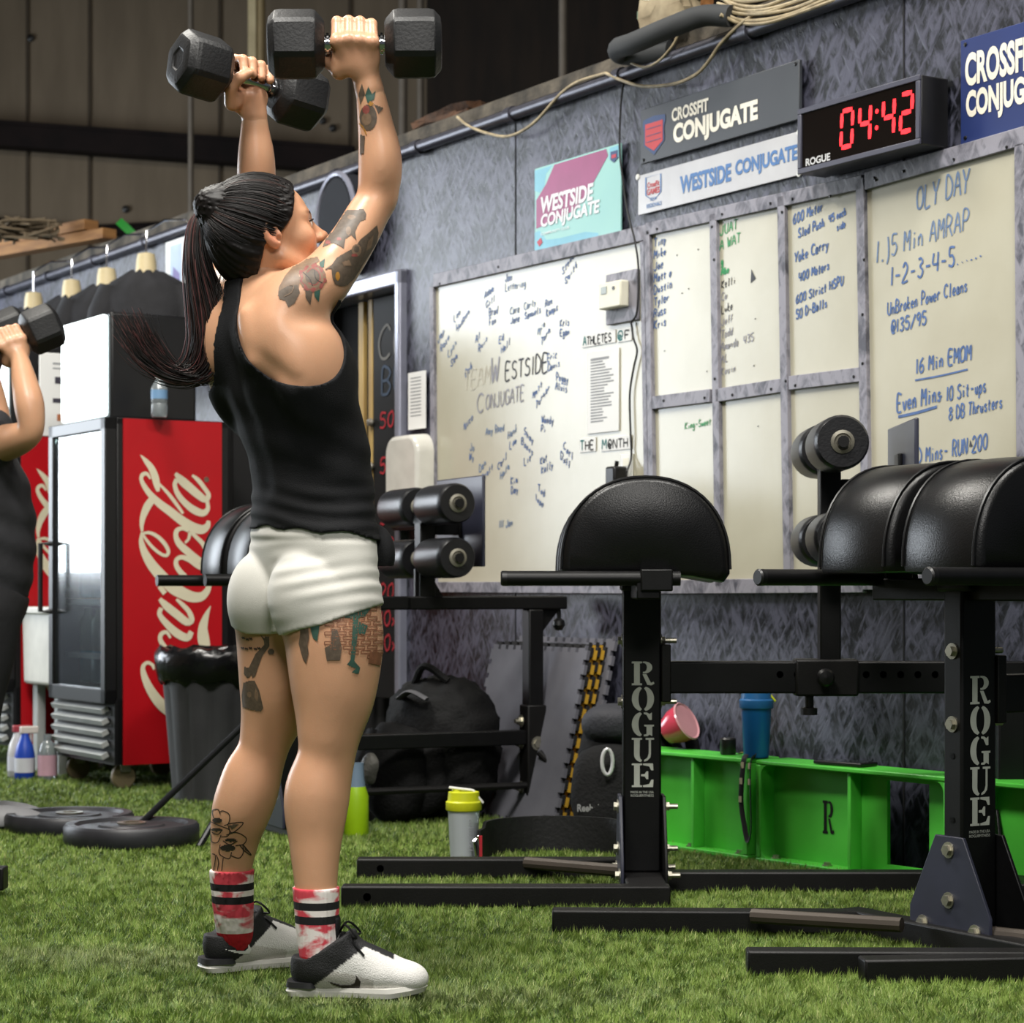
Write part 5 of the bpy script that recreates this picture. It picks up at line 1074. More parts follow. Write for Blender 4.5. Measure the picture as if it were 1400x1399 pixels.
lbs = ['grey toothed foam mat, front of the stack leaning on the wall', 'black toothed foam mat right behind the front grey one', 'yellow toothed foam mat, nearer of two in the leaning stack', 'black toothed foam mat between the two yellow ones', 'yellow toothed foam mat, farther of two in the leaning stack', 'black toothed foam mat behind the farther yellow one', 'grey toothed foam mat, backmost and tallest of the leaning stack']
for k in range(7):
    zt = .0 if k == 6 else .0
    b = nobm(); prism(b, PZ, lambda x, z: (x, 0, z+.012), lambda x, z: (x, .0125, z+.012))
    o = obj('foam_mat', b, mm[k], loc=wpt(sc_+(.035 if k == 6 else 0), .004+(.010 if k in (1, 3, 5) else 0)+(.03 if k == 6 else 0), .245-k*.0145), smooth=False)
    o.rotation_euler = (math.radians(-13), 0, WROT); tag(o, lbs[k], 'foam mat', 'toothed foam mats leaning on the wall')
# branded backpack behind the middle upright
p = px(858, 1146, 6.95); t = thing('backpack', 'black backpack with a carabiner leaning behind the middle bench post', 'bag', (p.x, p.y, 0), -.12)
RX = Matrix.Rotation(math.radians(-10), 3, 'X')
b = nobm(); lump(b, (0, .07, .20), (.165, .11, .205), 3.0, noise=.012, seed=4, rot=RX); obj('body', b, BAG, t, ang=80)
b = nobm(); lump(b, (-.04, -.045, .155), (.135, .06, .15), 3.0, noise=.014, seed=6, rot=RX); obj('front_pocket', b, BAG, t, ang=80)
b = nobm(); lump(b, (-.03, .03, .365), (.12, .08, .065), 2.4, noise=.02, seed=7); obj('top_flap', b, mat('slate_nylon', (44, 45, 52), .7, bump=.3, bscale=90), t, ang=80)
b = nobm(); P = [(.030*math.cos(a)*(.55 if True else 1), .040*math.sin(a)) for a in [2*PI*k/16 for k in range(17)]]; tube(b, [(-.055+q[0], -.118+q[0]*.2, .255+q[1]) for q in P], .006, 8, caps=False); obj('carabiner', b, mat('bright_alloy', (225, 225, 225), .3, .2), t)
b = fit_text('Reebok', -.150, -.072, .098, .122, lambda x, z: Vector((x, -.1105, z)), .03); obj('brand_lettering', b, mat('silver_print', (150, 150, 150), .5), t, recalc=False)
b = nobm(); flat(b, [(-.064, .100), (-.044, .100), (-.054, .120)], lambda x, z: Vector((x, -.1105, z))); obj('brand_mark', b, mat('dim_print', (70, 70, 74), .5), t, recalc=False)
b = nobm()
for q in ([(.13, .0, .38), (.20, -.05, .33), (.21, -.06, .2), (.17, -.05, .06), (.22, -.08, .015)], [(.10, .0, .36), (.17, -.02, .27), (.16, -.03, .12)]): tube(b, smooth_path(q, 6), .024, 8, ell=(1.5, .4))
obj('shoulder_strap', b, BAG, t)
p = px(912, 990, 6.85); t = thing('pink_cup', 'glossy pink cup-shaped guard tucked into the top of the branded backpack', 'guard', (p.x-.01, p.y-.02, .345), 0)
b = nobm(); M = Matrix.Rotation(math.radians(58), 3, 'Y') @ Matrix.Rotation(.5, 3, 'X')
lathe(b, [(.012, .0), (.04, .012), (.056, .05), (.060, .085), (.056, .085), (.050, .05), (.036, .018), (0, .006)], (0, 0, 0), 26, M=M); obj('shell', b, mat('glossy_pink', (206, 70, 92), .15, spec=.6), t)
b = nobm(); lathe(b, [(.060, .085), (.064, .088), (.060, .092), (.055, .088)], (0, 0, 0), 26, M=M); obj('lip', b, mat('pale_pink', (232, 168, 176), .15, trans=.3), t)
# lifting belt standing on edge
pts = smooth_path([(-.02, .0), (.02, .16), (.12, .25), (.24, .26), (.36, .20), (.44, .05)], 8)
p = px(664, 1180, 6.35); t = thing('lifting_belt', 'wide black lifting belt curled on edge on the turf beside the shaker', 'belt', (p.x, p.y, .006))
b = nobm(); n = len(pts); L_ = []
for i, q in enumerate(pts):
    a = pts[max(i-1, 0)]; c_ = pts[min(i+1, n-1)]; dx, dy = c_[0]-a[0], c_[1]-a[1]; l = math.hypot(dx, dy); nx, ny = -dy/l*.005, dx/l*.005
    h = .105 if 3 < i < n-3 else .09
    L_.append([b.verts.new((q[0]+nx, q[1]+ny, 0)), b.verts.new((q[0]-nx, q[1]-ny, 0)), b.verts.new((q[0]-nx, q[1]-ny, h)), b.verts.new((q[0]+nx, q[1]+ny, h))])
for i in range(n-1):
    for k in range(4): b.faces.new((L_[i][k], L_[i][(k+1) % 4], L_[i+1][(k+1) % 4], L_[i+1][k]))
b.faces.new(L_[0]); b.faces.new(L_[-1][::-1]); obj('strap', b, mat('black_leather', (20, 20, 21), .6, bump=.2, bscale=70), t, ang=60)
b = nobm(); tube(b, [(-.028, -.004, .01), (-.034, -.006, .06), (-.022, -.004, .075), (-.012, -.004, .02), (-.028, -.004, .01)], .004, 8); obj('buckle', b, CHROME, t)
b = nobm(); box2(b, (-.018, -.012, .008), (-.010, .0, .075)); obj('red_tab', b, mat('red_webbing', (180, 30, 44), .6), t)
# ---- green steel box sections
GREEN = mat('bright_green_paint', (84, 194, 66), .4, rgb2=(74, 180, 58), scale=4, bump=.05, bscale=60)
g0 = px(955, 1165, wd_at(955, .235)); g1 = px(1288, 1203, wd_at(1288, .150)); gd = Vector((g1.x-g0.x, g1.y-g0.y, 0)); GL = gd.length; GA = math.atan2(gd.y, gd.x); gd.normalize()
def green_box(label, x0, L_, hole=None, mark=None, stiff=()):
    t = thing('steel_box_section', label, 'steel box', (g0.x+gd.x*x0, g0.y+gd.y*x0, .0), GA, 'green steel box sections along the wall')
    D = .13
    b = nobm(); box2(b, (0, 0, .284), (L_, D, .298)); obj('top_flange', b, GREEN, t, bevel=.004)
    b = nobm(); box2(b, (0, 0, .0), (L_, D, .014)); obj('bottom_flange', b, GREEN, t, bevel=.003)
    for x in (0, L_-.02):
        b = nobm(); box2(b, (x, 0, .014), (x+.02, D, .284)); obj('end_plate', b, GREEN, t, bevel=.004)
    b = nobm(); yw = .055
    if hole:
        for a in ((.02, 0, hole[0], 1), (hole[1], 0, L_-.02, 1), (hole[0], 0, hole[1], .08), (hole[0], .94, hole[1], 1)):
            box2(b, (a[0], yw, .014+.27*a[1]), (a[2], yw+.012, .014+.27*a[3]))
    else: box2(b, (.02, yw, .014), (L_-.02, yw+.012, .284))
    obj('web_plate', b, GREEN, t)
    for x in stiff:
        b = nobm(); box2(b, (x-.006, .01, .014), (x+.006, yw, .284)); obj('stiffener', b, GREEN, t, bevel=.002)
    b = nobm()      # weld fillets in the front corners
    for x, sg in ((.02, 1), (L_-.02, -1)):
        for z, sz in ((.014, 1), (.284, -1)):
            P = [(x, z), (x+sg*.03, z)]+[(x+sg*(.03-.03*math.sin(a)), z+sz*(.03-.03*math.cos(a))) for a in [PI/2*k/5 for k in range(1, 5)]]+[(x, z+sz*.03)]
            prism(b, P, lambda u, v: (u, .002, v), lambda u, v: (u, yw, v))
    obj('corner_weld', b, GREEN, t)
    for k in range(max(2, int(L_/.17))):
        x = .06+k*(L_-.12)/max(1, int(L_/.17)-1); bolt(t, (x, .025, .014), (0, 0, 1), .010, .010)
    if mark:
        b = nobm()
        for P in stencil('R'): flat(b, [(mark+q[0]*.045, .10+q[1]*.078) for q in P], lambda x, z: Vector((x, yw-.0015, z)))
        obj('stencil_letter', b, BLACKP, t, recalc=False)
    return t
xa = .0; sp = lambda x, y, d: None
def gx(x):     # distance along the green run seen at pixel column x
    k = (x-CX)/FPX; return (k*g0.y-g0.x)/(gd.x-k*gd.y)
u1 = gx(1022); u2 = gx(1033); u3 = gx(1297)
green_box('green steel box section half hidden behind the branded backpack', -.34, u1+.34, stiff=(.30,))
green_box('green steel box section with a black stencilled R and an opening', u2, u3-u2, hole=(gx(1183)-u2+.03, gx(1238)-u2+.035), mark=gx(1096)-u2+.03, stiff=(gx(1150)-u2+.02,))
green_box('green steel box section at the right edge behind the bench post', u3+.10, .45)
def on_green(x, yoff): k = gx(x); return Vector((g0.x+gd.x*k-gd.y*yoff, g0.y+gd.y*k+gd.x*yoff, .2995))
p = on_green(975, .06); b = nobm(); lathe(b, [(.022, 0), (.024, .004), (.024, .045), (.020, .05), (0, .05)], (0, 0, 0), 18); o = obj('black_canister', b, BLACKP, loc=p); tag(o, 'small black canister on the green box left of the keys', 'canister')
p = on_green(1003, .05); t = thing('key_lanyard', 'bunch of keys on a black lanyard hanging over the green box edge', 'keys', p, GA)
b = nobm()
for k in range(5):
    a = k*.7; tube(b, [(.0, .0, .006+k*.002), (.04*math.cos(a), .03*math.sin(a), .005)], .006, 6, ell=(1.4, .4))
tube(b, [(.016*math.cos(q), .016*math.sin(q), .012) for q in [2*PI*k/14 for k in range(15)]], .0016, 6, caps=False); obj('key', b, mat('brass_key', (150, 130, 80), .4, .7), t)
b = nobm()
LP = smooth_path([(.02, .0, .010), (.045, -.045, .006), (.05, -.058, -.02), (.045, -.062, -.12), (.06, -.062, -.20), (.075, -.062, -.24), (.088, -.062, -.20), (.085, -.062, -.10), (.082, -.058, -.01), (.07, -.03, .006), (.03, .01, .012)], 6)
tube(b, LP, .008, 8, ell=(1.0, .25)); obj('strap', b, mat('black_webbing', (26, 26, 28), .7), t)
b = nobm()
for q in (12, 15, 18, 44, 47): 
    if q < len(LP): box(b, Vector(LP[q])+Vector((0, -.0035, 0)), (.012, .001, .018))
obj('printed_band', b, mat('pale_webbing_print', (170, 160, 130), .7), t)
p = on_green(1135, .06); t = thing('phone', 'flat black phone lying on the green box right of the blue shaker', 'phone', p, GA+.1)
b = nobm(); box2(b, (-.085, -.04, 0), (.085, .04, .011)); obj('body', b, BLACKP, t, bevel=.004, seg=3)
b = nobm(); box2(b, (-.078, -.036, .011), (.078, .036, .0116)); obj('screen', b, mat('dark_glass', (8, 8, 10), .06), t)
# ------------------------------------------------------------------ people: smooth bodies from blended volumes
class Vol:
    """list of volumes blended together; each is (function, lo, hi, blend, sign)"""
    def __init__(s): s.L = []
    def cone(s, a, b, ra, rb, k=.02, sub=False, inf=0.0):
        a = np.array(a, np.float32); b = np.array(b, np.float32); ra += inf; rb += inf
        ba = b-a; bb = float(ba@ba) or 1e-9
        def f(X, Y, Z):
            px_, py_, pz_ = X-a[0], Y-a[1], Z-a[2]
            t = np.clip((px_*ba[0]+py_*ba[1]+pz_*ba[2])/bb, 0, 1)
            return np.sqrt((px_-ba[0]*t)**2+(py_-ba[1]*t)**2+(pz_-ba[2]*t)**2)-(ra+(rb-ra)*t)
        m = max(ra, rb); s.L.append((f, np.minimum(a, b)-m, np.maximum(a, b)+m, k, sub))
    def chain(s, pts, k=.02, inf=0.0):
        """one smooth limb through (point, radius) pairs"""
        Q = [np.array(q) for q in smooth_path([tuple(p[0])+(p[1],) for p in pts], 7)]; R = [float(q[3])+inf for q in Q]; C_ = [q[:3].astype(np.float32) for q in Q]
        def f(X, Y, Z):
            best = rad = None
            for a, b, ra, rb in zip(C_[:-1], C_[1:], R[:-1], R[1:]):
                ba = b-a; bb = float(ba@ba) or 1e-9; x, y, z = X-a[0], Y-a[1], Z-a[2]
                t = np.clip((x*ba[0]+y*ba[1]+z*ba[2])/bb, 0, 1)
                d = np.sqrt((x-ba[0]*t)**2+(y-ba[1]*t)**2+(z-ba[2]*t)**2); r = ra+(rb-ra)*t
                if best is None: best, rad = d, r
                else: k_ = d < best; best = np.where(k_, d, best); rad = np.where(k_, r, rad)
            return best-rad
        m = max(R); A = np.array(C_); s.L.append((f, A.min(0)-m, A.max(0)+m, k, False))
    def ell(s, c, r, M=None, k=.02, sub=False, inf=0.0):
        c = np.array(c, np.float32); r = np.array(r, np.float32)+inf; Mi = np.array(M, np.float32).T if M is not None else np.eye(3, dtype=np.float32)
        def f(X, Y, Z):
            x, y, z = X-c[0], Y-c[1], Z-c[2]
            u = [Mi[i, 0]*x+Mi[i, 1]*y+Mi[i, 2]*z for i in range(3)]
            k0 = np.sqrt((u[0]/r[0])**2+(u[1]/r[1])**2+(u[2]/r[2])**2)+1e-6
            k1 = np.sqrt((u[0]/r[0]**2)**2+(u[1]/r[1]**2)**2+(u[2]/r[2]**2)**2)+1e-6
            return k0*(k0-1)/k1
        m = float(max(r)); s.L.append((f, c-m, c+m, k, sub))
    def loft(s, rows, th, k=.03, inf=0.0, cap=.03):
        """rows of (z, cx, cy, a, b): elliptical sections facing th"""
        rows = sorted(rows); A = np.array(rows, np.float64); zf = np.linspace(A[0, 0], A[-1, 0], 120); cols = []
        for j in range(1, 5):
            v = np.interp(zf, A[:, 0], A[:, j]); v = np.convolve(np.pad(v, 6, 'edge'), np.ones(13)/13, 'valid'); cols.append(v)
        F0, F1 = math.cos(th), math.sin(th); z0, z1 = A[0, 0], A[-1, 0]
        def f(X, Y, Z):
            zc = Z.reshape(-1); q = [np.interp(zc, zf, c_).astype(np.float32).reshape(Z.shape) for c_ in cols]
            x, y = X-q[0], Y-q[1]; l = x*F1-y*F0; fw = x*F0+y*F1; a, b = q[2]+inf, q[3]+inf
            k0 = np.sqrt((l/a)**2+(fw/b)**2)+1e-6; k1 = np.sqrt((l/a**2)**2+(fw/b**2)**2)+1e-6
            d = k0*(k0-1)/k1; e = np.maximum(z0-Z, Z-z1-inf)
            h = np.clip(.5+.5*(d-e)/cap, 0, 1); return d*h+e*(1-h)+cap*h*(1-h)
        m = A[:, 3:].max()+inf
        s.L.append((f, np.array((A[:, 1].min()-m, A[:, 2].min()-m, z0), np.float32), np.array((A[:, 1].max()+m, A[:, 2].max()+m, z1), np.float32), k, False))
    def grid(s, lo, hi, h):
        lo = np.array(lo, np.float32); n = np.ceil((np.array(hi)-lo)/h).astype(int)+1
        ax = [lo[i]+np.arange(n[i], dtype=np.float32)*np.float32(h) for i in range(3)]
        F = np.full(n, .5, np.float32)
        for f, a, b, k, sub in s.L:
            mg = k*1.2+3*h+.012
            i0 = np.maximum(np.floor((a-mg-lo)/h).astype(int), 0); i1 = np.minimum(np.ceil((b+mg-lo)/h).astype(int)+1, n)
            if (i1 <= i0).any(): continue
            sl = tuple(slice(i0[j], i1[j]) for j in range(3))
            d = f(ax[0][sl[0]][:, None, None], ax[1][sl[1]][None, :, None], ax[2][sl[2]][None, None, :])
            o = F[sl]
            if sub:
                d = -d; hh = np.clip(.5-.5*(o-d)/k, 0, 1); F[sl] = o*(1-hh)+d*hh+k*hh*(1-hh)
            else:
                hh = np.clip(.5+.5*(o-d)/k, 0, 1); F[sl] = o*(1-hh)+d*hh-k*hh*(1-hh)
        return F, lo, h, ax
def nets(F, lo, h):
    """surface of F = 0 as vertices and quads"""
    S = F < 0; n = np.array(F.shape)
    c = np.zeros(n-1, np.int8)
    for i in (0, 1):
        for j in (0, 1):
            for k in (0, 1): c += S[i:n[0]-1+i, j:n[1]-1+j, k:n[2]-1+k]
    act = np.argwhere((c > 0) & (c < 8)); idx = np.full(n-1, -1, np.int64); idx[tuple(act.T)] = np.arange(len(act))
    cs = {}
    for i in (0, 1):
        for j in (0, 1):
            for k in (0, 1): cs[i, j, k] = F[act[:, 0]+i, act[:, 1]+j, act[:, 2]+k]
    P = np.zeros((len(act), 3)); W = np.zeros(len(act))
    for a in cs:
        for ax in range(3):
            if a[ax] == 0:
                b = list(a); b[ax] = 1; va, vb = cs[a], cs[tuple(b)]; m = (va < 0) != (vb < 0)
                t = np.where(m, va/np.where(m, va-vb, 1), 0); q = np.tile(np.array(a, float), (len(act), 1)); q[:, ax] = t
                P += q*m[:, None]; W += m
    V = (act+P/W[:, None])*h+lo
    Q = []
    for ax in range(3):
        u, v = (ax+1) % 3, (ax+2) % 3
        sl0 = [slice(None)]*3; sl1 = [slice(None)]*3; sl0[ax] = slice(0, -1); sl1[ax] = slice(1, None)
        a, b = S[tuple(sl0)], S[tuple(sl1)]; e = np.argwhere(a != b)
        k = (e[:, u] > 0) & (e[:, v] > 0) & (e[:, u] < n[u]-1) & (e[:, v] < n[v]-1); e = e[k]
        ins = a[tuple(e.T)]
        def g(du, dv):
            q = e.copy(); q[:, u] += du; q[:, v] += dv; return idx[tuple(q.T)]
        qd = np.stack([g(-1, -1), g(0, -1), g(0, 0), g(-1, 0)], 1); qd[~ins] = qd[~ins][:, ::-1]; Q.append(qd)
    return V, np.concatenate(Q)
def mesh_np(name, V, Q, m, parent=None, colfn=None, smooth_it=1):
    # a light relax keeps the surface even
    for _ in range(smooth_it):
        acc = np.zeros_like(V); cnt = np.zeros(len(V))
        for i in range(4):
            np.add.at(acc, Q[:, i], V[Q[:, (i+1) % 4]]+V[Q[:, (i-1) % 4]]); np.add.at(cnt, Q[:, i], 2)
        V = V*.5+.5*acc/np.maximum(cnt, 1)[:, None]
    me = bpy.data.meshes.new(name); me.vertices.add(len(V)); nq = len(Q)
    loc = Vector((0, 0, 0)); Vl = V
    if parent is not None: loc = parent.location; Vl = V-np.array(loc)
    me.vertices.foreach_set('co', Vl.astype(np.float32).reshape(-1))
    me.loops.add(nq*4); me.loops.foreach_set('vertex_index', Q.astype(np.int32).reshape(-1))
    me.polygons.add(nq); me.polygons.foreach_set('loop_start', np.arange(0, nq*4, 4, dtype=np.int32)); me.update()
    me.polygons.foreach_set('use_smooth', [True]*nq)
    if colfn is not None:
        c = np.ones((len(V), 4), np.float32); c[:, :3] = colfn(V)
        a = me.color_attributes.new('Col', 'FLOAT_COLOR', 'POINT'); a.data.foreach_set('color', c.reshape(-1))
    me.materials.append(m)
    o = bpy.data.objects.new(name, me); COL.objects.link(o)
    if parent is not None: o.parent = parent
    return o, V
def pv(x, y, d): return np.array(px(x, y, d))
def hand_vol(vol, H, hx, pd, wu, wrist, sc=1.0, rw=.027):
    """five-fingered fist round a bar: hx along the bar to the thumb side, pd palm side, wu towards the fingers"""
    H, hx, pd, wu = (np.array(v, float) for v in (H, hx, pd, wu)); wrist = np.array(wrist, float)
    def at(a, p, w): return H+hx*a*sc+pd*p*sc+wu*w*sc
    for i in range(4):
        o = (1.5-i)*.0215; ks = (1.0, 1.04, 1.0, .88)[i]; sp_ = -.004*(i-1.5)
        mc = at(o, -.0315, .000-.003*abs(i-1.2)); pip = at(o*.98, -.013, .0375*ks); dip = at(o*.95, .021, .0315*ks); tip = at(o*.92, .0305, .004)
        vol.cone(wrist+hx*o*.45, mc, .0150*sc, .0122*sc, .012); vol.cone(mc, pip, .0118*sc, .0108*sc, .006)
        vol.ell(mc, (.0125*sc,)*3, None, .006)
        vol.cone(pip, dip, .0105*sc, .0095*sc, .004); vol.cone(dip, tip, .0095*sc, .0082*sc, .004)
    B = np.stack([hx, pd, wu], 1)
    vol.ell(at(-.002, -.016, -.03), (.042*sc, .017*sc, .036*sc), B, .014)
    vol.ell(at(.026, -.004, -.04), (.018*sc, .018*sc, .026*sc), B, .012)
    t = [at(.030, -.004, -.052), at(.047, .014, -.030), at(.038, .031, -.010), at(.020, .036, .004)]
    for a, b, ra, rb_ in ((t[0], t[1], .0155, .0125), (t[1], t[2], .0122, .0108), (t[2], t[3], .0105, .0085)): vol.cone(a, b, ra*sc, rb_*sc, .006)
SKIN = mat('skin', (210, 160, 126), .36, var=.07, scale=14, attr='Col', sss=.12, spec=.45, bump=.05, bscale=350)
# ---------------- the woman
TH = math.radians(39); FX, FY = math.cos(TH), math.sin(TH); RXv, RYv = FY, -FX
D0 = 4.39
woman = thing('person', 'woman in black tank top and white shorts pressing two black dumbbells overhead', 'person', ((410-CX)*D0/FPX, D0, 0))
TORSO = [(870, 430, .140, .078, .01), (840, 428, .168, .085, .01), (800, 426, .176, .093, .008), (760, 427, .165, .100, .004), (720, 428, .146, .106, 0), (680, 428, .139, .102, 0), (640, 426, .138, .104, 0),
         (600, 417, .142, .108, -.01), (560, 405, .148, .111, -.02), (520, 392, .155, .112, -.03), (480, 379, .160, .109, -.035), (445, 371, .152, .098, -.035), (415, 366, .112, .076, -.035), (398, 362, .07, .06, -.035)]
def torso_rows(): return [(EYE+(HOR-y)*D0/FPX, (x-CX)*D0/FPX, D0+dy, a, b) for y, x, a, b, dy in TORSO]
rows = torso_rows()
def tc(z):
    R_ = sorted(rows); zz = [r[0] for r in R_]; return np.interp(z, zz, [r[1] for r in R_]), np.interp(z, zz, [r[2] for r in R_])
def bp(l, f, z):
    cx_, cy_ = tc(z); return np.array((cx_+l*RXv+f*FX, cy_+l*RYv+f*FY, z))
BB = np.array([[RXv, FX, 0], [RYv, FY, 0], [0, 0, 1]])
RLEG = [(454, 835, 4.325, .094), (457, 880, 4.32, .097), (456, 950, 4.31, .083), (450, 1005, 4.30, .063), (446, 1040, 4.30, .0555), (436, 1085, 4.30, .0615), (433, 1115, 4.295, .0585), (431, 1160, 4.285, .050), (432, 1212, 4.275, .0415), (434, 1270, 4.27, .037), (438, 1318, 4.265, .033), (440, 1345, 4.265, .026)]
LLEG = [(382, 835, 4.46, .092), (386, 880, 4.465, .093), (380, 950, 4.47, .079), (365, 1005, 4.475, .056), (357, 1035, 4.48, .0505), (343, 1078, 4.485, .0575), (329, 1110, 4.49, .059), (321, 1150, 4.50, .050), (317, 1190, 4.51, .0415), (319, 1240, 4.52, .037), (322, 1280, 4.538, .032), (325, 1305, 4.556, .020)]
def legs(v, inf=0.0, a=0, b=99):
    for Lg in (RLEG, LLEG): v.chain([(pv(*q[:3]), q[3]) for q in Lg][a:b], .03, inf)
    for Lg, sg in ((RLEG, 1), (LLEG, -1)):     # calf belly and back of thigh
        q = Lg[5]; p_ = pv(*q[:3]); v.ell(p_+np.array((-FX*.016, -FY*.016, -.01)), (.046, .046, .085), None, .03, inf=inf)
def hips(v, inf=0.0):
    v.loft(rows, TH, .03, inf)
    for sg in (-1, 1): v.ell(bp(sg*.073, -.058, EYE+(HOR-814)*D0/FPX), (.080, .074, .090), BB, .007, inf=inf)
    v.cone(bp(0, -.152, .86), bp(0, -.118, .70), .012, .012, .014, True)
RARM = [(398, 420, 4.285, .058), (424, 397, 4.285, .0545), (453, 370, 4.31, .0505), (480, 333, 4.33, .0455), (500, 298, 4.35, .0425), (514, 272, 4.36, .040), (519, 240, 4.36, .0425), (518, 206, 4.355, .0405), (513, 168, 4.345, .0355), (506, 128, 4.335, .0295), (498, 96, 4.33, .0265)]
LARM = [(304, 425, 4.50, .056), (318, 390, 4.54, .056), (334, 345, 4.60, .050), (347, 295, 4.655, .042), (350, 262, 4.665, .041), (350, 240, 4.66, .040), (349, 195, 4.655, .034), (348, 155, 4.645, .0265), (347, 134, 4.64, .0255)]
HDR = pv(485, 60, 4.33); HDL = pv(341, 111, 4.63)
AXR = np.array((-1.0, -.06, -.02)); AXR /= np.linalg.norm(AXR); AXL = np.array((-.80, -.585, .14)); AXL /= np.linalg.norm(AXL)
PSI, PIT = math.radians(19), math.radians(14)
hf = np.array((math.cos(PSI)*math.cos(PIT), math.sin(PSI)*math.cos(PIT), math.sin(PIT))); hr = np.array((math.sin(PSI), -math.cos(PSI), 0)); hu = np.cross(hr, hf)
HC = pv(363, 329, 4.345); HB = np.stack([hf, hr, hu], 1)
def hp_(f, r, u): return HC+hf*f+hr*r+hu*u
def head(v, HB_, at):
    v.ell(at(-.010, 0, .034), (.098, .076, .091), HB_, .02); v.ell(at(.030, 0, .030), (.065, .066, .075), HB_, .02)
    v.ell(at(.042, 0, -.032), (.056, .056, .070), HB_, .025); v.ell(at(.080, 0, -.088), (.019, .024, .019), HB_, .02)
    for s in (-1, 1):
        v.cone(at(.010, s*.056, -.045), at(.072, s*.022, -.092), .016, .016, .025)
        v.ell(at(.062, s*.042, -.014), (.026, .022, .024), HB_, .02)
        v.cone(at(.088, s*.012, .030), at(.074, s*.044, .030), .010, .009, .014)
        v.ell(at(.098, s*.032, .012), (.016, .015, .011), HB_, .012, True)
        v.ell(at(.079, s*.031, .012), (.0135, .0135, .0125), HB_, .002)
    v.cone(at(.090, 0, .022), at(.113, 0, -.012), .0075, .0115, .010); v.ell(at(.118, 0, -.014), (.010, .0105, .009), HB_, .006)
    for s in (-1, 1):
        v.ell(at(.106, s*.012, -.017), (.011, .0075, .008), HB_, .005); v.ell(at(.109, s*.0065, -.0245), (.0055, .0035, .003), HB_, .002, True)
    v.ell(at(.096, 0, -.043), (.011, .022, .006), HB_, .006); v.ell(at(.093, 0, -.054), (.011, .020, .007), HB_, .006); v.cone(at(.108, -.018, -.0485), at(.108, .018, -.0485), .0018, .0018, .002, True)
    v.cone(at(.088, 0, -.066), at(.088, 0, -.066), .008, .008, .01)
    for s in (-1, 1):
        A = math.radians(-12); E = HB_ @ np.array([[math.cos(A), 0, math.sin(A)], [0, 1, 0], [-math.sin(A), 0, math.cos(A)]])
        v.ell(at(-.006, s*.079, .002), (.018, .0085, .031), E, .004); v.ell(at(-.002, s*.0885, .006), (.0105, .0075, .020), E, .004, True); v.ell(at(.006, s*.084, -.010), (.005, .006, .007), E, .003, True); v.ell(at(.009, s*.079, -.002), (.005, .006, .008), E, .004)
def upper(v):
    for sg in (-1, 1):
        v.ell(bp(sg*.085, -.062, 1.285), (.060, .042, .085), BB, .03)          # shoulder blade
        v.ell(bp(sg*.125, -.015, 1.22), (.045, .075, .10), BB, .03)            # lat
        v.ell(bp(sg*.065, .060, 1.235), (.062, .050, .060), BB, .035)          # chest
    # scapula border and the hollow beside the spine
    v.cone(bp(.060, -.092, 1.33), bp(.075, -.104, 1.24), .010, .010, .03); v.cone(bp(.0, -.125, 1.36), bp(0, -.125, 1.0), .010, .008, .04, True)
    v.cone(bp(.085, -.135, 1.255), bp(.150, -.094, 1.190), .004, .003, .03, True)
    v.chain([(pv(*q[:3]), q[3]) for q in RARM], .032); v.chain([(pv(*q[:3]), q[3]) for q in LARM], .032)
    v.ell(pv(408, 408, 4.262), (.054, .048, .052), None, .03); v.ell(pv(312, 408, 4.50), (.055, .05, .055), None, .03)
    v.ell(pv(448, 388, 4.30), (.028, .042, .040), None, .03)
    v.ell(pv(522, 222, 4.352), (.030, .038, .060), None, .025); v.ell(pv(352, 222, 4.655), (.028, .034, .055), None, .025); v.ell(pv(527, 272, 4.36), (.017, .020, .020), None, .02)
    # neck and trapezius
    v.cone(pv(357, 408, 4.352), hp_(-.020, 0, -.03), .056, .050, .03)
    v.cone(pv(352, 398, 4.36), pv(392, 410, 4.29), .042, .040, .035); v.cone(pv(352, 398, 4.36), pv(318, 412, 4.47), .042, .040, .035)
bodyv = Vol(); hips(bodyv); legs(bodyv); upper(bodyv)
headv = Vol(); head(headv, HB, hp_); headv.cone(pv(357, 408, 4.352), hp_(-.020, 0, -.03), .056, .050, .03)
WR, WL_ = pv(496, 91, 4.33), pv(347, 131, 4.64)
def dirs(ax, palm):
    up = np.array((0, 0, 1.0)); p = np.array(palm, float); p -= ax*(p@ax); p -= up*(p@up)*0; p /= np.linalg.norm(p); w = np.cross(ax, p); w = w if w[2] > 0 else -w
    return ax, p, w
handR = Vol(); handR.chain([(pv(*q[:3]), q[3]) for q in RARM[-4:]], .032); hand_vol(handR, HDR, *dirs(AXR, (0, 1, 0)), WR, 1.06)
handL = Vol(); handL.chain([(pv(*q[:3]), q[3]) for q in LARM[-4:]], .032); hand_vol(handL, HDL, *dirs(AXL, (.6, -.8, 0)), WL_, 1.06)
def clip_plane(F, ax, p, n):
    d = (ax[0][:, None, None]-p[0])*n[0]+(ax[1][None, :, None]-p[1])*n[1]+(ax[2][None, None, :]-p[2])*n[2]
    return np.maximum(F, d.astype(np.float32))
def unit(v): return v/np.linalg.norm(v)
parts = []
F, lo, h, ax = bodyv.grid((-.70, 4.02, .045), (-.13, 4.80, 1.80), .0055)
nR = unit(pv(*RARM[-1][:3])-pv(*RARM[-2][:3])); cutR = pv(*RARM[-2][:3])*.85+pv(*RARM[-1][:3])*.15
nL = unit(pv(*LARM[-1][:3])-pv(*LARM[-2][:3])); cutL = pv(*LARM[-2][:3])*1.1-pv(*LARM[-1][:3])*.1
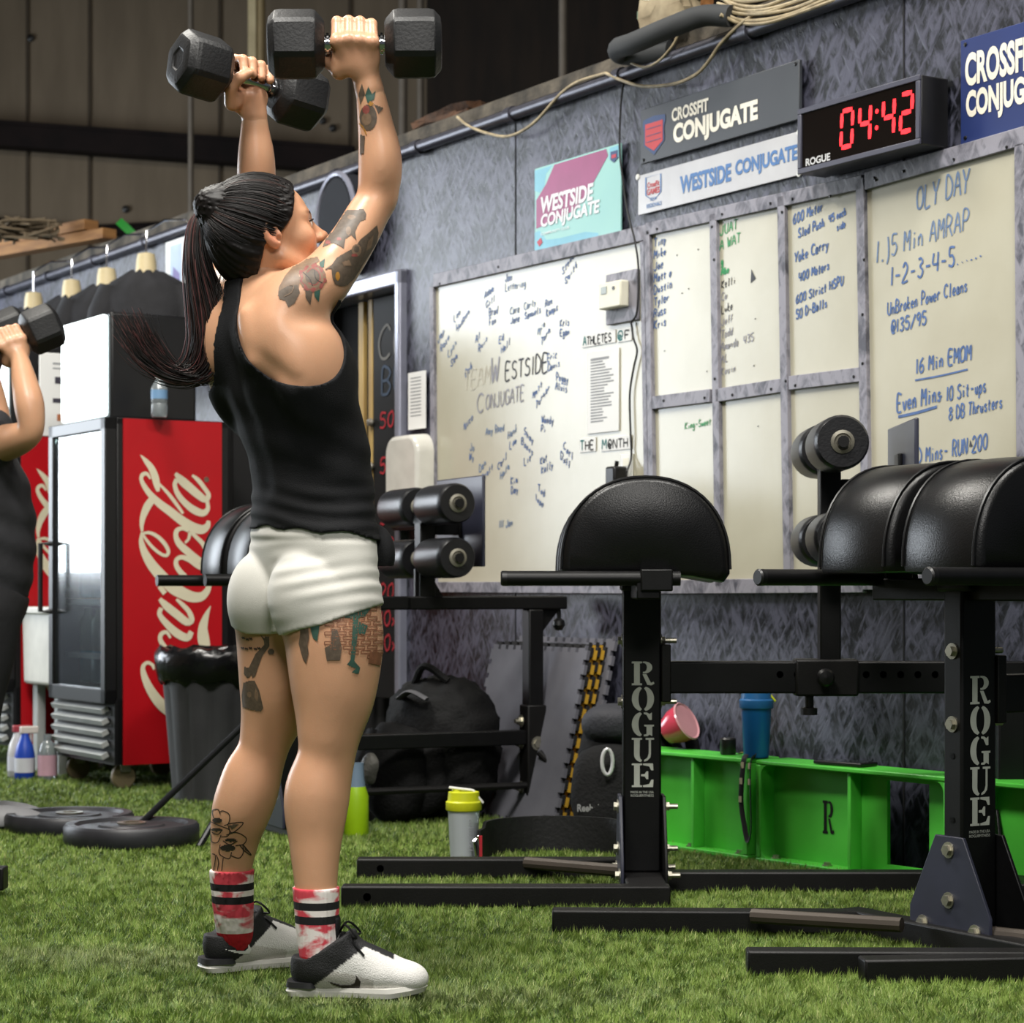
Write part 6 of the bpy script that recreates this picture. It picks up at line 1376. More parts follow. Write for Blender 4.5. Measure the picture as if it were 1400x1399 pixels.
X_, Y_, Z_ = ax[0][:, None, None], ax[1][None, :, None], ax[2][None, None, :]
for c_, n_ in ((cutR, nR), (cutL, nL)):
    near = (np.abs(X_-c_[0]) < .09) & (np.abs(Y_-c_[1]) < .10) & (np.abs(Z_-c_[2]) < .15)
    d = ((X_-c_[0])*n_[0]+(Y_-c_[1])*n_[1]+(Z_-c_[2])*n_[2]).astype(np.float32); F = np.where(near, np.maximum(F+.0014*np.clip(1+d/.018, 0, 1), d), F)
parts.append(nets(F, lo, h))
for hv, c_, n_ in ((handR, cutR, nR), (handL, cutL, nL)):
    Fh, l2, h2, ax2 = hv.grid(c_-.13, c_+np.array((.13, .13, .20)), .0028); dn = (ax2[0][:, None, None]-c_[0])*n_[0]+(ax2[1][None, :, None]-c_[1])*n_[1]+(ax2[2][None, None, :]-c_[2])*n_[2]; Fh = clip_plane(Fh+(.0014*np.clip(-dn/.012, 0, 1)).astype(np.float32), ax2, c_-n_*.022, -n_); parts.append(nets(Fh, l2, h2))
Fh, l2, h2, ax2 = headv.grid(HC-.17, HC+.19, .0032); nk = unit(hp_(-.020, 0, -.03)-pv(357, 408, 4.352)); ck = hp_(-.02, 0, -.03)-nk*.035
parts.append(nets(clip_plane(Fh, ax2, ck, -nk), l2, h2))
def relax(V, Q, n):
    for _ in range(n):
        acc = np.zeros_like(V); cnt = np.zeros(len(V))
        for i in range(4): np.add.at(acc, Q[:, i], V[Q[:, (i+1) % 4]]+V[Q[:, (i-1) % 4]]); np.add.at(cnt, Q[:, i], 2)
        V = V*.5+.5*acc/np.maximum(cnt, 1)[:, None]
    return V
parts[0] = (relax(*parts[0], 4), parts[0][1])
off = 0; VV = []; QQ = []
for V, Q in parts: VV.append(V); QQ.append(Q+off); off += len(V)
V = np.concatenate(VV); Q = np.concatenate(QQ)
def skin_col(V):
    c = np.ones((len(V), 3)); q = V-HC; f, r, u = q@hf, q@hr, q@hu
    def blob(f0, r0, u0, s, col, amt):
        g = amt*np.exp(-((f-f0)/s[0])**2-((np.abs(r)-r0)/s[1])**2-((u-u0)/s[2])**2); return c*(1-g[:, None])+np.array(col)*g[:, None]
    c = blob(.098, 0, -.048, (.014, .022, .009), (.78, .42, .42), .9); c = blob(.07, .045, -.02, (.025, .02, .025), (.95, .74, .72), .55); c = blob(-.006, .084, 0, (.02, .012, .033), (.98, .62, .58), .75)
    c = blob(.082, .033, .034, (.012, .02, .004), (.18, .13, .11), .9)
    for H_ in (HDR, HDL):
        g = .35*np.exp(-(np.linalg.norm(V-H_, axis=1)/.05)**2); c = c*(1-g[:, None])+np.array((1.0, .74, .70))*g[:, None]
    for k_, (kx, ky, kd) in enumerate(((446, 1040, 4.30), (357, 1035, 4.48), (527, 272, 4.36))):
        g = .25*np.exp(-(np.linalg.norm(V-pv(kx, ky, kd), axis=1)/.06)**2); c = c*(1-g[:, None])+np.array((.95, .78, .72))*g[:, None]
    return c
body, Vb = mesh_np('body', V, Q, SKIN, woman, skin_col)
BVH = BVHTree.FromPolygons([tuple(v) for v in Vb], [tuple(int(i) for i in q) for q in Q])
# eyes, brows and lashes
EYEM = mat('eye_white', (226, 220, 212), .2, var=.02)
for s in (-1, 1):
    b = nobm(); bmesh.ops.create_uvsphere(b, u_segments=18, v_segments=12, radius=.0118); bmesh.ops.translate(b, verts=b.verts, vec=Vector(hp_(.0815, s*.031, .012)))
    ey = obj('eye', b, EYEM, woman, world=True)
    b = nobm(); bmesh.ops.create_uvsphere(b, u_segments=14, v_segments=10, radius=.0058); bmesh.ops.translate(b, verts=b.verts, vec=Vector(hp_(.0885, s*.031, .0135)))
    bm_ = obj('iris', b, mat('iris_brown', (44, 28, 20), .15), woman, world=True); bm_.parent = ey
    b = nobm(); tube(b, [Vector(hp_(.094, s*.018, .028)), Vector(hp_(.092, s*.032, .034)), Vector(hp_(.078, s*.048, .030))], [.003, .0035, .0015], 6, ell=(.7, 1)); obj('eyebrow', b, mat('hair_dark', (30, 22, 20), .4, var=.3, scale=60), woman, world=True)
    b = nobm(); tube(b, [Vector(hp_(.0925, s*.020, .017)), Vector(hp_(.0965, s*.031, .0195)), Vector(hp_(.085, s*.043, .016))], .0016, 6); obj('eyelash', b, mat('hair_dark', (0, 0, 0)), woman, world=True)
# ---------------- hair
HD = mat('hair_dark', (0, 0, 0)); HD2 = mat('hair_brown', (58, 38, 33), .46, spec=.35, var=.35, scale=50); HD3 = mat('hair_black', (17, 13, 12), .5, spec=.3, var=.2, scale=50)
capv = Vol(); capv.ell(hp_(-.010, 0, .034), (.098, .076, .091), HB, .02, inf=.009); capv.ell(hp_(.030, 0, .030), (.065, .066, .075), HB, .02, inf=.008); capv.ell(hp_(-.03, 0, -.01), (.075, .066, .075), HB, .02, inf=.006)
T0 = hp_(-.110, 0, .092); capv.ell(T0+hf*.018, (.030, .030, .028), HB, .04)
Fc, lc, hc, axc = capv.grid(HC-.18, HC+.18, .0035)
Xc, Yc, Zc = axc[0][:, None, None]-HC[0], axc[1][None, :, None]-HC[1], axc[2][None, None, :]-HC[2]
fc_ = Xc*hf[0]+Yc*hf[1]+Zc*hf[2]; rc_ = Xc*hr[0]+Yc*hr[1]+Zc*hr[2]; uc_ = Xc*hu[0]+Yc*hu[1]+Zc*hu[2]
UB = [-.12, -.075, -.045, -.015, .004, .030, .060, .090, .125]; FB = [-.070, -.048, -.034, -.022, .018, .046, .060, .072, .080]
fb_ = np.interp(uc_.reshape(-1), UB, FB).reshape(uc_.shape)
ang_ = np.arctan2(rc_, uc_-.093+.35*(fc_+.11)); ripple = .0016*np.sin(ang_*46+3*np.sin(ang_*9))+.0010*np.sin(ang_*91)
Fc = np.maximum(Fc-ripple, (fc_-fb_)*.9)
Vh, Qh = nets(Fc.astype(np.float32), lc, hc); mesh_np('hair', Vh, Qh, HD3, woman); hairobj = woman.children[-1]
for ch in woman.children:
    if ch.name.startswith('hair'): hairobj = ch
CE = hp_(-.010, 0, .034); RE = np.array((.098, .076, .091))+.0105
rs = np.random.default_rng(21)
def strand(bm, P, r0, r1, mi):
    n = len(P); tube(bm, P, [r0+(r1-r0)*i/(n-1) for i in range(n)], 4, caps=False, mi=mi)
b = nobm()
for k in range(420):
    u = rs.uniform(-.07, .125); s = rs.choice((-1, 1), p=(.25, .75)); f = np.interp(u, UB, FB)-rs.uniform(0, .05); e = (u-.034)/RE[2]
    w = 1-e*e-((f+.010)/RE[0])**2
    if w < 0: continue
    S0 = hp_(f, s*RE[1]*math.sqrt(w), u); P = []
    for t in np.linspace(0, 1, 12):
        q = S0*(1-t)+T0*t; l = HB.T @ (q-CE); kk = math.sqrt((l[0]/RE[0])**2+(l[1]/RE[1])**2+(l[2]/RE[2])**2); kk = max(kk, 1e-3)
        l2 = l/kk*(1+.012*math.sin(k*1.7+t*3)); P.append(Vector(CE+HB @ (l2 if t < .9 else l2*(1-t)*10+l*(1-(1-t)*10))))
    strand(b, P, .0013, .0016, 1 if rs.random() < .12 else 0)
obj('hair_strands', b, [HD3, HD2], woman, world=True, recalc=False, ang=180).parent = hairobj
b = nobm(); tp = px(283, 283, 4.41)
for k in range(5): tube(b, [tp+Vector((.018*math.cos(a)*.55+.006*(k-2), .020*math.sin(a), .018*math.cos(a))) for a in [2*PI*q/18 for q in range(19)]], .005, 8, caps=False)
obj('hair_tie', b, BLACKP, woman, world=True).parent = hairobj
GD = [[(284, 283), (268, 296), (261, 335), (264, 385), (271, 435), (276, 478), (262, 512), (231, 505), (203, 472), (181, 430)],
      [(285, 285), (277, 305), (283, 355), (302, 408), (312, 452), (306, 494), (278, 522), (236, 518), (206, 502), (178, 478)],
      [(283, 283), (263, 305), (258, 365), (262, 425), (262, 468), (248, 498), (215, 486), (190, 448), (176, 420)],
      [(285, 285), (274, 300), (272, 350), (286, 405), (297, 455), (293, 505), (262, 524), (228, 516), (200, 498), (188, 470)]]
GD = [np.array([q for q in smooth_path(g, 6)]) for g in GD]; GD = [np.stack([np.interp(np.linspace(0, 1, 46), np.linspace(0, 1, len(g)), g[:, j]) for j in (0, 1)], 1) for g in GD]
b = nobm()
for k in range(760):
    w = rs.dirichlet((.7, .7, .7, .7)); g = sum(w[i]*GD[i] for i in range(4)); L_ = int(46*rs.uniform(.60, 1.0)) if rs.random() < .55 else 46
    a = rs.uniform(0, 2*PI); rr = rs.random()**.5; t = np.linspace(0, 1, 46); spread = 4+16*np.clip(t*3, 0, 1)*(1-.25*t)
    ox = np.cos(a)*rr*spread*.62+rs.normal(0, 4)*t*t*3+np.sin(t*5+k)*2.2; oy = rs.normal(0, 2.5)*t*2+np.cos(t*4+k*1.3)*1.0; od = np.sin(a)*rr*.042*np.clip(t*4, .25, 1)
    P = [px(g[i, 0]+ox[i], g[i, 1]+oy[i], 4.40+od[i]-.01*t[i]) for i in range(L_)]
    strand(b, P, rs.uniform(.0013, .0021), .0004, 2 if rs.random() < .16 else (1 if rs.random() < .25 else 0))
for k in range(26):  # flyaways by the nape
    x0 = rs.uniform(300, 335); P = smooth_path([tuple(px(x0, 372, 4.34)), tuple(px(x0+rs.uniform(-10, 5), 395, 4.32)), tuple(px(x0+rs.uniform(-15, 8), 412, 4.31))], 5)
    strand(b, [Vector(p) for p in P], .0007, .0003, 0)
obj('ponytail', b, [HD3, HD2, mat('hair_wine', (96, 52, 50), .4, var=.3, scale=50)], woman, world=True, recalc=False, ang=180)
# ---------------- tank top
BLK = mat('black_jersey', (16, 17, 20), .8, rgb2=(12, 13, 15), scale=6, bump=.25, bscale=500, spec=.3)
Ft, lt, ht, at_ = bodyv.grid((-.66, 4.10, .84), (-.22, 4.70, 1.46), .0036)
X_, Y_, Z_ = at_[0][:, None, None], at_[1][None, :, None], at_[2][None, None, :]
R_ = sorted(rows); zz = [r[0] for r in R_]; cxz = np.interp(at_[2], zz, [r[1] for r in R_])[None, None, :]; cyz = np.interp(at_[2], zz, [r[2] for r in R_])[None, None, :]
lx = (X_-cxz)*RXv+(Y_-cyz)*RYv; fx = (X_-cxz)*FX+(Y_-cyz)*FY; phi = np.arctan2(lx, -fx)
# armholes: openings round each shoulder, a racer back strap between them
hole = []
for sg in (-1, 1):
    ph = np.degrees(phi)*sg; q = np.sqrt(((ph-66)/47)**2+((Z_-1.335)/.150)**2); hole.append((1-q)*.12)
hol = np.maximum(hole[0], hole[1]); neckcut = np.maximum(-(.046-np.sqrt(lx**2+((fx-.01)*.8)**2))*0-1, (Z_-(1.405-.5*np.clip(fx+.02, 0, 1)-.05*np.cos(phi)*0)))
hem = .916-.09*np.clip(lx, 0, .2)-.15*np.clip(fx, -.02, .15)+.003*np.sin(lx*60+fx*40)-Z_
wr = .0022*np.sin((Z_*190+lx*14+2*np.sin(lx*16+fx*9)))*np.exp(-((Z_-.945)/.05)**2)+.0016*np.sin(Z_*85+fx*30+lx*22)*np.exp(-((Z_-1.05)/.09)**2)+.0012*np.sin(Z_*60-fx*40+2)
Ft = np.maximum.reduce([Ft-.0055-.0055*np.exp(-np.clip(Z_-.90, 0, 9)/.03)-np.maximum(wr, -.002), hol, np.broadcast_to(neckcut, Ft.shape), np.broadcast_to(hem, Ft.shape)])
tail = Vol(); tail.ell(bp(.075, .100, .866), (.055, .030, .060), BB, .01); Ft = np.minimum(Ft, tail.grid(lt, lt+ht*(np.array(Ft.shape)-1), ht)[0][:Ft.shape[0], :Ft.shape[1], :Ft.shape[2]])
Vt, Qt = nets(Ft.astype(np.float32), lt, ht); mesh_np('tank_top', Vt, Qt, BLK, woman)
# ---------------- shorts
WHT = mat('off_white_stretch', (208, 206, 198), .72, var=.03, scale=6, bump=.12, bscale=600, sheen=.1)
Fs, ls, hs, as_ = bodyv.grid((-.66, 4.10, .62), (-.22, 4.70, .99), .0036)
X_, Y_, Z_ = as_[0][:, None, None], as_[1][None, :, None], as_[2][None, None, :]
cxz = np.interp(as_[2], zz, [r[1] for r in R_])[None, None, :]; cyz = np.interp(as_[2], zz, [r[2] for r in R_])[None, None, :]
lx = (X_-cxz)*RXv+(Y_-cyz)*RYv; fx = (X_-cxz)*FX+(Y_-cyz)*FY
hemz = .706+.26*np.clip(fx+.09, 0, .3)+.24*np.clip(np.abs(lx)-.07, 0, .2)
# drapes fanning from the seam over the right hip
v = Z_-.19*np.clip(lx, -.05, .3)-.10*fx; fold = .0017*np.sin(v*205+1.8*np.sin(lx*13)+2.5*fx)*(.55+.45*np.sin(lx*23+Z_*43+1))*np.clip((lx+.02)*14, 0, 1)*np.exp(-((Z_-.82)/.075)**2)+.0012*np.sin(Z_*190+lx*18)*np.exp(-((Z_-.905)/.022)**2)
band = -.0025*np.exp(-((Z_-.893)/.006)**2)
Fs = np.maximum.reduce([Fs-.002-.003*np.clip((.93-Z_)/.03, 0, 1)-np.maximum(fold+band, -.002), np.broadcast_to(hemz-Z_, Fs.shape), np.broadcast_to(Z_-.938, Fs.shape)])
Vs, Qs = nets(Fs.astype(np.float32), ls, hs); mesh_np('shorts', Vs, Qs, WHT, woman)
# ---------------- socks
def sock_mat(ztop):
    name = 'dyed_sock_%d' % int(ztop*1000); m = bpy.data.materials.new(name); m.use_nodes = True; N = m.node_tree.nodes; L = m.node_tree.links; bs = N['Principled BSDF']
    g = N.new('ShaderNodeNewGeometry'); sp_ = N.new('ShaderNodeSeparateXYZ'); L.new(g.outputs['Position'], sp_.inputs[0])
    nz = N.new('ShaderNodeTexNoise'); nz.inputs['Scale'].default_value = 1.0; nz.inputs['Detail'].default_value = 4; nz.inputs['Distortion'].default_value = .6
    mp = N.new('ShaderNodeMapping'); mp.inputs['Scale'].default_value = (13, 13, 24); L.new(g.outputs['Position'], mp.inputs[0]); L.new(mp.outputs[0], nz.inputs['Vector'])
    rp = N.new('ShaderNodeValToRGB'); e = rp.color_ramp.elements; e[0].position = .46; e[0].color = (*lin((232, 224, 220)), 1); e[1].position = .56; e[1].color = (*lin((206, 66, 80)), 1); L.new(nz.outputs[0], rp.inputs[0])
    mr = N.new('ShaderNodeMapRange'); mr.inputs['From Min'].default_value = ztop-.20; mr.inputs['From Max'].default_value = ztop; L.new(sp_.outputs[2], mr.inputs[0])
    st = N.new('ShaderNodeValToRGB'); st.color_ramp.interpolation = 'CONSTANT'; q = st.color_ramp.elements; q[0].position = 0; q[0].color = (1, 1, 1, 1); q[1].position = .66; q[1].color = (0, 0, 0, 1)
    for pos, cc in ((.735, (1, 1, 1, 1)), (.795, (0, 0, 0, 1)), (.868, (1, 1, 1, 1))):
        x = q.new(pos); x.color = cc
    L.new(mr.outputs[0], st.inputs[0]); mx = N.new('ShaderNodeMix'); mx.data_type = 'RGBA'; mx.inputs[6].default_value = (*lin((14, 14, 16)), 1); L.new(st.outputs[0], mx.inputs[0]); L.new(rp.outputs[0], mx.inputs[7])
    rd = N.new('ShaderNodeValToRGB'); rd.color_ramp.interpolation = 'CONSTANT'; r_ = rd.color_ramp.elements; r_[0].color = (0, 0, 0, 1); r_[1].position = .345; r_[1].color = (1, 1, 1, 1); L.new(mr.outputs[0], rd.inputs[0])
    m2 = N.new('ShaderNodeMix'); m2.data_type = 'RGBA'; m2.inputs[6].default_value = (*lin((176, 22, 34)), 1); L.new(rd.outputs[0], m2.inputs[0]); L.new(mx.outputs[2], m2.inputs[7]); L.new(m2.outputs[2], bs.inputs['Base Color']); bs.inputs['Roughness'].default_value = .9
    return m
for Lg, yt, sd in ((RLEG, 1212, 'r'), (LLEG, 1190, 'l')):
    sv = Vol(); sv.chain([(pv(*q[:3]), q[3]) for q in Lg][6:], .03, .0045); a = pv(*Lg[7][:3]); zt = EYE+(HOR-yt)*a[1]/FPX
    e = pv(*Lg[-1][:3]); Fk, lk, hk_, ak = sv.grid((a[0]-.10, a[1]-.10, .04), (a[0]+.12, a[1]+.10, zt+.03), .0035)
    Xk, Yk, Zk = ak[0][:, None, None]-a[0], ak[1][None, :, None]-a[1], ak[2][None, None, :]
    rib = .0010*np.sin(np.arctan2(Yk, Xk)*44); Fk = np.maximum(Fk-rib, np.broadcast_to(Zk-zt, Fk.shape)); Vk, Qk = nets(Fk.astype(np.float32), lk, hk_); mesh_np('sock', Vk, Qk, sock_mat(zt), woman, smooth_it=0)
# ---------------- shoes
SHOEM = mat('shoe_knit', (255, 255, 255), .65, var=.06, scale=30, attr='Col', bump=.3, bscale=420)
SOLEM = mat('shoe_sole', (214, 212, 204), .5, var=.08, scale=20); SOLEB = mat('shoe_sole_dark', (34, 34, 36), .5)
def shoe(heel, ang, white_swoosh):
    c_, s_ = math.cos(ang), math.sin(ang); M = np.array([[c_, -s_, 0], [s_, c_, 0], [0, 0, 1]]); O = np.array((heel[0], heel[1], .014))
    def w(x, y, z): return O+M @ np.array((x, y, z))
    v = Vol(); v.ell(w(.054, 0, .045), (.050, .037, .058), M, .02); v.cone(w(.052, 0, .05), w(.055, 0, .098), .042, .042, .02); v.cone(w(.075, 0, .05), w(.085, 0, .098), .041, .040, .02)
    v.ell(w(.125, 0, .040), (.085, .040, .050), M, .025); v.cone(w(.10, 0, .085), w(.175, 0, .045), .030, .028, .025); v.cone(w(.085, 0, .08), w(.100, 0, .118), .036, .026, .02); v.ell(w(.200, .002, .030), (.066, .046, .034), M, .025); v.ell(w(.232, .0, .022), (.036, .036, .024), M, .02)
    F, lo, h, ax = v.grid(w(.13, 0, .06)-.20, w(.13, 0, .06)+.20, .0032)
    X_, Y_, Z_ = ax[0][:, None, None]-O[0], ax[1][None, :, None]-O[1], ax[2][None, None, :]-O[2]; lxx = X_*c_+Y_*s_
    top = Z_-(.068+.62*np.clip(lxx-.038, 0, .085)+.10*np.clip(.03-lxx, 0, .1))
    F = np.maximum.reduce([F, np.broadcast_to(.008-Z_, F.shape), np.broadcast_to(top, F.shape)])
    V, Q = nets(F.astype(np.float32), lo, h)
    def cf(V):
        q = (V-O) @ M; x, y, z = q[:, 0], q[:, 1], q[:, 2]; c = np.zeros((len(V), 3)); wt = np.array(lin((226, 224, 220))); bk = np.array(lin((22, 22, 24)))
        isw = (x > .058+1.30*(z-.02)) & ~((np.abs(y) < .020) & (x < .205) & (z > .045)); c[:] = bk; c[isw] = wt
        lo_ = isw & (z < .040-.22*(x-.12)) & (x < .17); c[lo_] = np.array(lin((196, 192, 186)))
        return c
    up, Vu = mesh_np('shoe', V, Q, SHOEM, woman, cf)
    P = [(-.006, 0), (-.002, .026), (.02, .036), (.06, .036), (.11, .036), (.16, .045), (.20, .050), (.235, .042), (.262, .020), (.270, 0)]; P = smooth_path(P+[(p[0], -p[1]) for p in P[::-1][1:]], 4)
    for nm, k0, k1, z0, z1, m_ in (('sole', .97, 1.0, .0, .010, SOLEM), ('midsole', 1.0, .96, .0095, .018, SOLEM)):
        b = nobm(); prism(b, [(p[0], p[1]) for p in P], lambda x, y: Vector(w(.13+(x-.13)*k0, y*k0, z0-.006+.9*max(0, x-.2)*.14)), lambda x, y: Vector(w(.13+(x-.13)*k1, y*k1, z1-.006+.9*max(0, x-.2)*.14))); obj(nm, b, m_, woman, world=True, ang=50).parent = up
    b = nobm(); prism(b, [(p[0], p[1]) for p in smooth_path([(-.006, 0), (-.002, .026), (.02, .038), (.055, .0375), (.056, -.0375), (.02, -.038), (-.002, -.026), (-.006, 0)], 3)], lambda x, y: Vector(w(x, y, .011)), lambda x, y: Vector(w(.02+(x-.02)*.93, y*.97, .022))); obj('heel_clip', b, SOLEB, woman, world=True, ang=50).parent = up
    b = nobm()
    for k in range(6):
        x = .10+k*.017; z = .107-(x-.10)*.50
        tube(b, smooth_path([w(x-.004, -.024, z-.010), w(x, -.010, z+.005), w(x+.006, .008, z+.005), w(x+.008, .024, z-.010)], 4), .0028, 6)
    for s in (-1, 1):
        tube(b, smooth_path([w(.098, 0, .116), w(.112, s*.022, .132), w(.135, s*.032, .108), w(.105, s*.006, .112)], 6), .0024, 6); tube(b, smooth_path([w(.098, 0, .116), w(.125, s*.026, .100), w(.15, s*.036, .075)], 5), .0022, 6)
    obj('laces', b, BLACKP, woman, world=True).parent = up
    b = nobm(); tube(b, smooth_path([w(.075, 0, .11), w(.088, 0, .135), w(.093, 0, .150)], 4), [.022, .020, .014]+[.014]*6, 10, ell=(1.0, .35)) if False else box(b, w(.092, 0, .120), (.012, .040, .05), Matrix(M.tolist())); obj('tongue', b, mat('black_jersey', (0, 0, 0)), woman, world=True, bevel=.005).parent = up
    return up, BVHTree.FromPolygons([tuple(q) for q in Vu], [tuple(int(i) for i in q) for q in Q])
shR, bvR = shoe(((396-CX)*4.275/FPX, 4.275), math.radians(-3), False); shL, bvL = shoe(((279-CX)*4.53/FPX, 4.520), math.radians(33), True)
# ---------------- ink and marks laid on the surface
ORG = Vector((0, 0, EYE))
def on_surf(bvh, x, y, lift=.0007):
    d = (px(x, y, 4.0)-ORG).normalized(); r = bvh.ray_cast(ORG, d)
    if r[0] is None: return None
    n = r[1] if r[1].dot(d) < 0 else -r[1]
    return r[0]+n*lift
def inside(P, x, y):
    c = False; n = len(P); j = n-1
    for i in range(n):
        if ((P[i][1] > y) != (P[j][1] > y)) and x < (P[j][0]-P[i][0])*(y-P[i][1])/(P[j][1]-P[i][1]+1e-12)+P[i][0]: c = not c
        j = i
    return c
def ink(name, bvh, parent, items, mats, lift=.0007, maxq=.02):
    """items: ('p', polygon, material) filled, ('s', polyline, width, material) stroked; all traced on the skin"""
    bm = nobm()
    lv = [0]
    def quad(pts, mi):
        v = [on_surf(bvh, *p, lift+.00006*lv[0]) for p in pts]
        if any(q is None for q in v): return
        if max((v[i]-v[i-1]).length for i in range(len(v))) > maxq: return
        try: bm.faces.new([bm.verts.new(q) for q in v]).material_index = mi
        except ValueError: pass
    for it in items:
        lv[0] = min(lv[0]+1, 16)
        if it[0] == 'p':
            P = it[1]; st = 1.3; x0, x1 = min(p[0] for p in P), max(p[0] for p in P); y0, y1 = min(p[1] for p in P), max(p[1] for p in P)
            y = y0
            while y < y1:
                yc = y+st/2; xs = []
                n = len(P)
                for i in range(n):
                    (xa, ya), (xb, yb) = P[i-1], P[i]
                    if (ya > yc) != (yb > yc): xs.append(xa+(yc-ya)*(xb-xa)/(yb-ya))
                xs.sort()
                for a, b_ in zip(xs[::2], xs[1::2]):
                    m = max(1, int((b_-a)/2.2)); 
                    for k in range(m): quad([(a+(b_-a)*k/m, y), (a+(b_-a)*(k+1)/m, y), (a+(b_-a)*(k+1)/m, y+st), (a+(b_-a)*k/m, y+st)], it[2])
                y += st
        else:
            S = smooth_path(it[1], 4) if len(it[1]) > 2 else it[1]; w = it[2]
            for (xa, ya), (xb, yb) in zip(S[:-1], S[1:]):
                l = math.hypot(xb-xa, yb-ya)
                if l < 1e-6: continue
                m = max(1, int(l/3)); nx, ny = -(yb-ya)/l*w/2, (xb-xa)/l*w/2
                for k in range(m):
                    ax_, ay_ = xa+(xb-xa)*k/m, ya+(yb-ya)*k/m; bx_, by_ = xa+(xb-xa)*(k+1)/m, ya+(yb-ya)*(k+1)/m
                    quad([(ax_+nx, ay_+ny), (bx_+nx, by_+ny), (bx_-nx, by_-ny), (ax_-nx, ay_-ny)], it[3])
    if len(bm.faces) == 0: bm.free(); return
    bmesh.ops.remove_doubles(bm, verts=bm.verts[:], dist=.00005)
    return obj(name, bm, mats, parent, world=True, recalc=False, ang=180)
def tr(P, ox, oy, sc): return [(ox+x/sc, oy+y/sc) for x, y in P]
def circ(x, y, rx, ry=None, n=18): ry = ry or rx; return [(x+rx*math.cos(2*PI*k/n), y+ry*math.sin(2*PI*k/n)) for k in range(n)]
I1 = mat('tattoo_dark', (98, 84, 70), .5, var=.3, scale=120); I2 = mat('tattoo_red', (150, 78, 70), .5, var=.3, scale=120); I3 = mat('tattoo_shade', (132, 108, 86), .5, var=.25, scale=90); I4 = mat('tattoo_green', (58, 92, 80), .5, var=.25, scale=90); I5 = mat('tattoo_yellow', (176, 124, 48), .5); I6 = mat('tattoo_brown', (142, 94, 68), .5, var=.25, scale=90); I7 = mat('tattoo_line', (52, 44, 40), .5)
MT = [I1, I2, I3, I4, I5, I6, I7]
A = lambda P: tr(P, 360, 230, 7); Bq = lambda P: tr(P, 360, 20, 7); Cq = lambda P: tr(P, 250, 1080, 3.889); Dq = lambda P: tr(P, 280, 840, 5.38); Eq = lambda P: tr(P, 280, 680, 5)
ink('rose_tattoo', BVH, woman, [('p', A([(300, 925), (380, 875), (520, 850), (540, 890), (480, 930), (380, 960), (340, 1020), (350, 1100), (330, 1180), (300, 1240), (260, 1270), (140, 1220), (150, 1140), (210, 1030)]), 2),
    ('p', A([(150, 1180), (230, 1130), (330, 1120), (350, 1190), (300, 1290), (240, 1330), (210, 1270), (150, 1250)]), 0), ('p', A([(400, 1160), (470, 1180), (450, 1310), (405, 1240)]), 0), ('p', A([(485, 1185), (545, 1160), (530, 1280), (490, 1230)]), 3), ('p', A([(535, 905), (590, 868), (580, 950), (545, 960)]), 3),
    ('p', A(circ(472, 1050, 128, 132)), 2), ('p', A([(472+(122+16*math.sin(k*2.1)+8*math.sin(k*.9))*math.cos(2*PI*k/28), 1050+(126+16*math.sin(k*2.1)+8*math.sin(k*.9))*math.sin(2*PI*k/28)) for k in range(28)]+[(472+(100+10*math.sin(k*1.7))*math.cos(-2*PI*k/28), 1050+(104+10*math.sin(k*1.7))*math.sin(-2*PI*k/28)) for k in range(29)]), 1),
    ('p', A(circ(470, 1040, 70, 78)), 0), ('s', A([(420, 1000), (470, 960), (530, 1000), (540, 1070), (490, 1120), (430, 1100)]), 1.6, 1), ('s', A([(380, 1000), (440, 1060), (470, 1130)]), 1.2, 6), ('s', A([(490, 980), (500, 1060), (560, 1100)]), 1.2, 6), ('s', A([(200, 1230), (270, 1190), (290, 1130), (250, 1120)]), 1.2, 2)], MT)
ink('arm_tattoo', BVH, woman, [('p', A([(800, 405), (880, 400), (960, 392), (985, 440), (978, 490), (930, 510), (900, 560), (878, 610), (890, 690), (840, 640), (785, 680), (770, 770), (720, 740), (660, 715), (600, 745), (565, 760), (620, 630), (700, 500), (770, 430)]), 0),
    ('p', A(circ(845, 470, 40, 22)), 2), ('p', A(circ(815, 600, 26, 40)), 2), ('p', A(circ(620, 712, 26, 20)), 1), ('p', A(circ(725, 680, 22, 16)), 1),
    ('p', A([(1085, 545), (1010, 615), (925, 685), (880, 755), (800, 800), (700, 860), (655, 925), (590, 970), (650, 965), (660, 1050), (685, 1110), (740, 1130), (800, 1120), (870, 1050), (945, 930), (1015, 820), (1080, 720), (1100, 620)]), 0),
    ('p', A(circ(890, 785, 46, 56)), 2), ('p', A(circ(890, 775, 26, 34)), 0), ('p', A(circ(870, 835, 30, 16)), 1), ('p', A(circ(708, 1035, 22, 40)), 4), ('p', A([(1000, 700), (1050, 640), (1030, 760), (980, 790)]), 2), ('p', A([(750, 900), (820, 880), (840, 930), (770, 940)]), 2)], MT)
ink('forearm_tattoo', BVH, woman, [('p', Bq(circ(1005, 985, 82, 125)), 0), ('p', Bq([(945, 660), (975, 760), (930, 860), (915, 760)]), 0), ('p', Bq([(1005, 690), (1040, 760), (1075, 730), (1060, 810), (1000, 850), (975, 770)]), 3), ('p', Bq([(1060, 860), (1150, 895), (1100, 950), (1080, 900)]), 0), ('p', Bq(circ(990, 1000, 46, 60)), 2), ('p', Bq(circ(985, 910, 34, 40)), 1), ('p', Bq([(1020, 830), (1060, 850), (1030, 880), (1005, 860)]), 4), ('p', Bq([(930, 1150), (975, 1160), (965, 1330), (930, 1340)]), 0), ('s', Bq([(920, 1040), (960, 1080), (990, 1150)]), 1.5, 4)], MT)
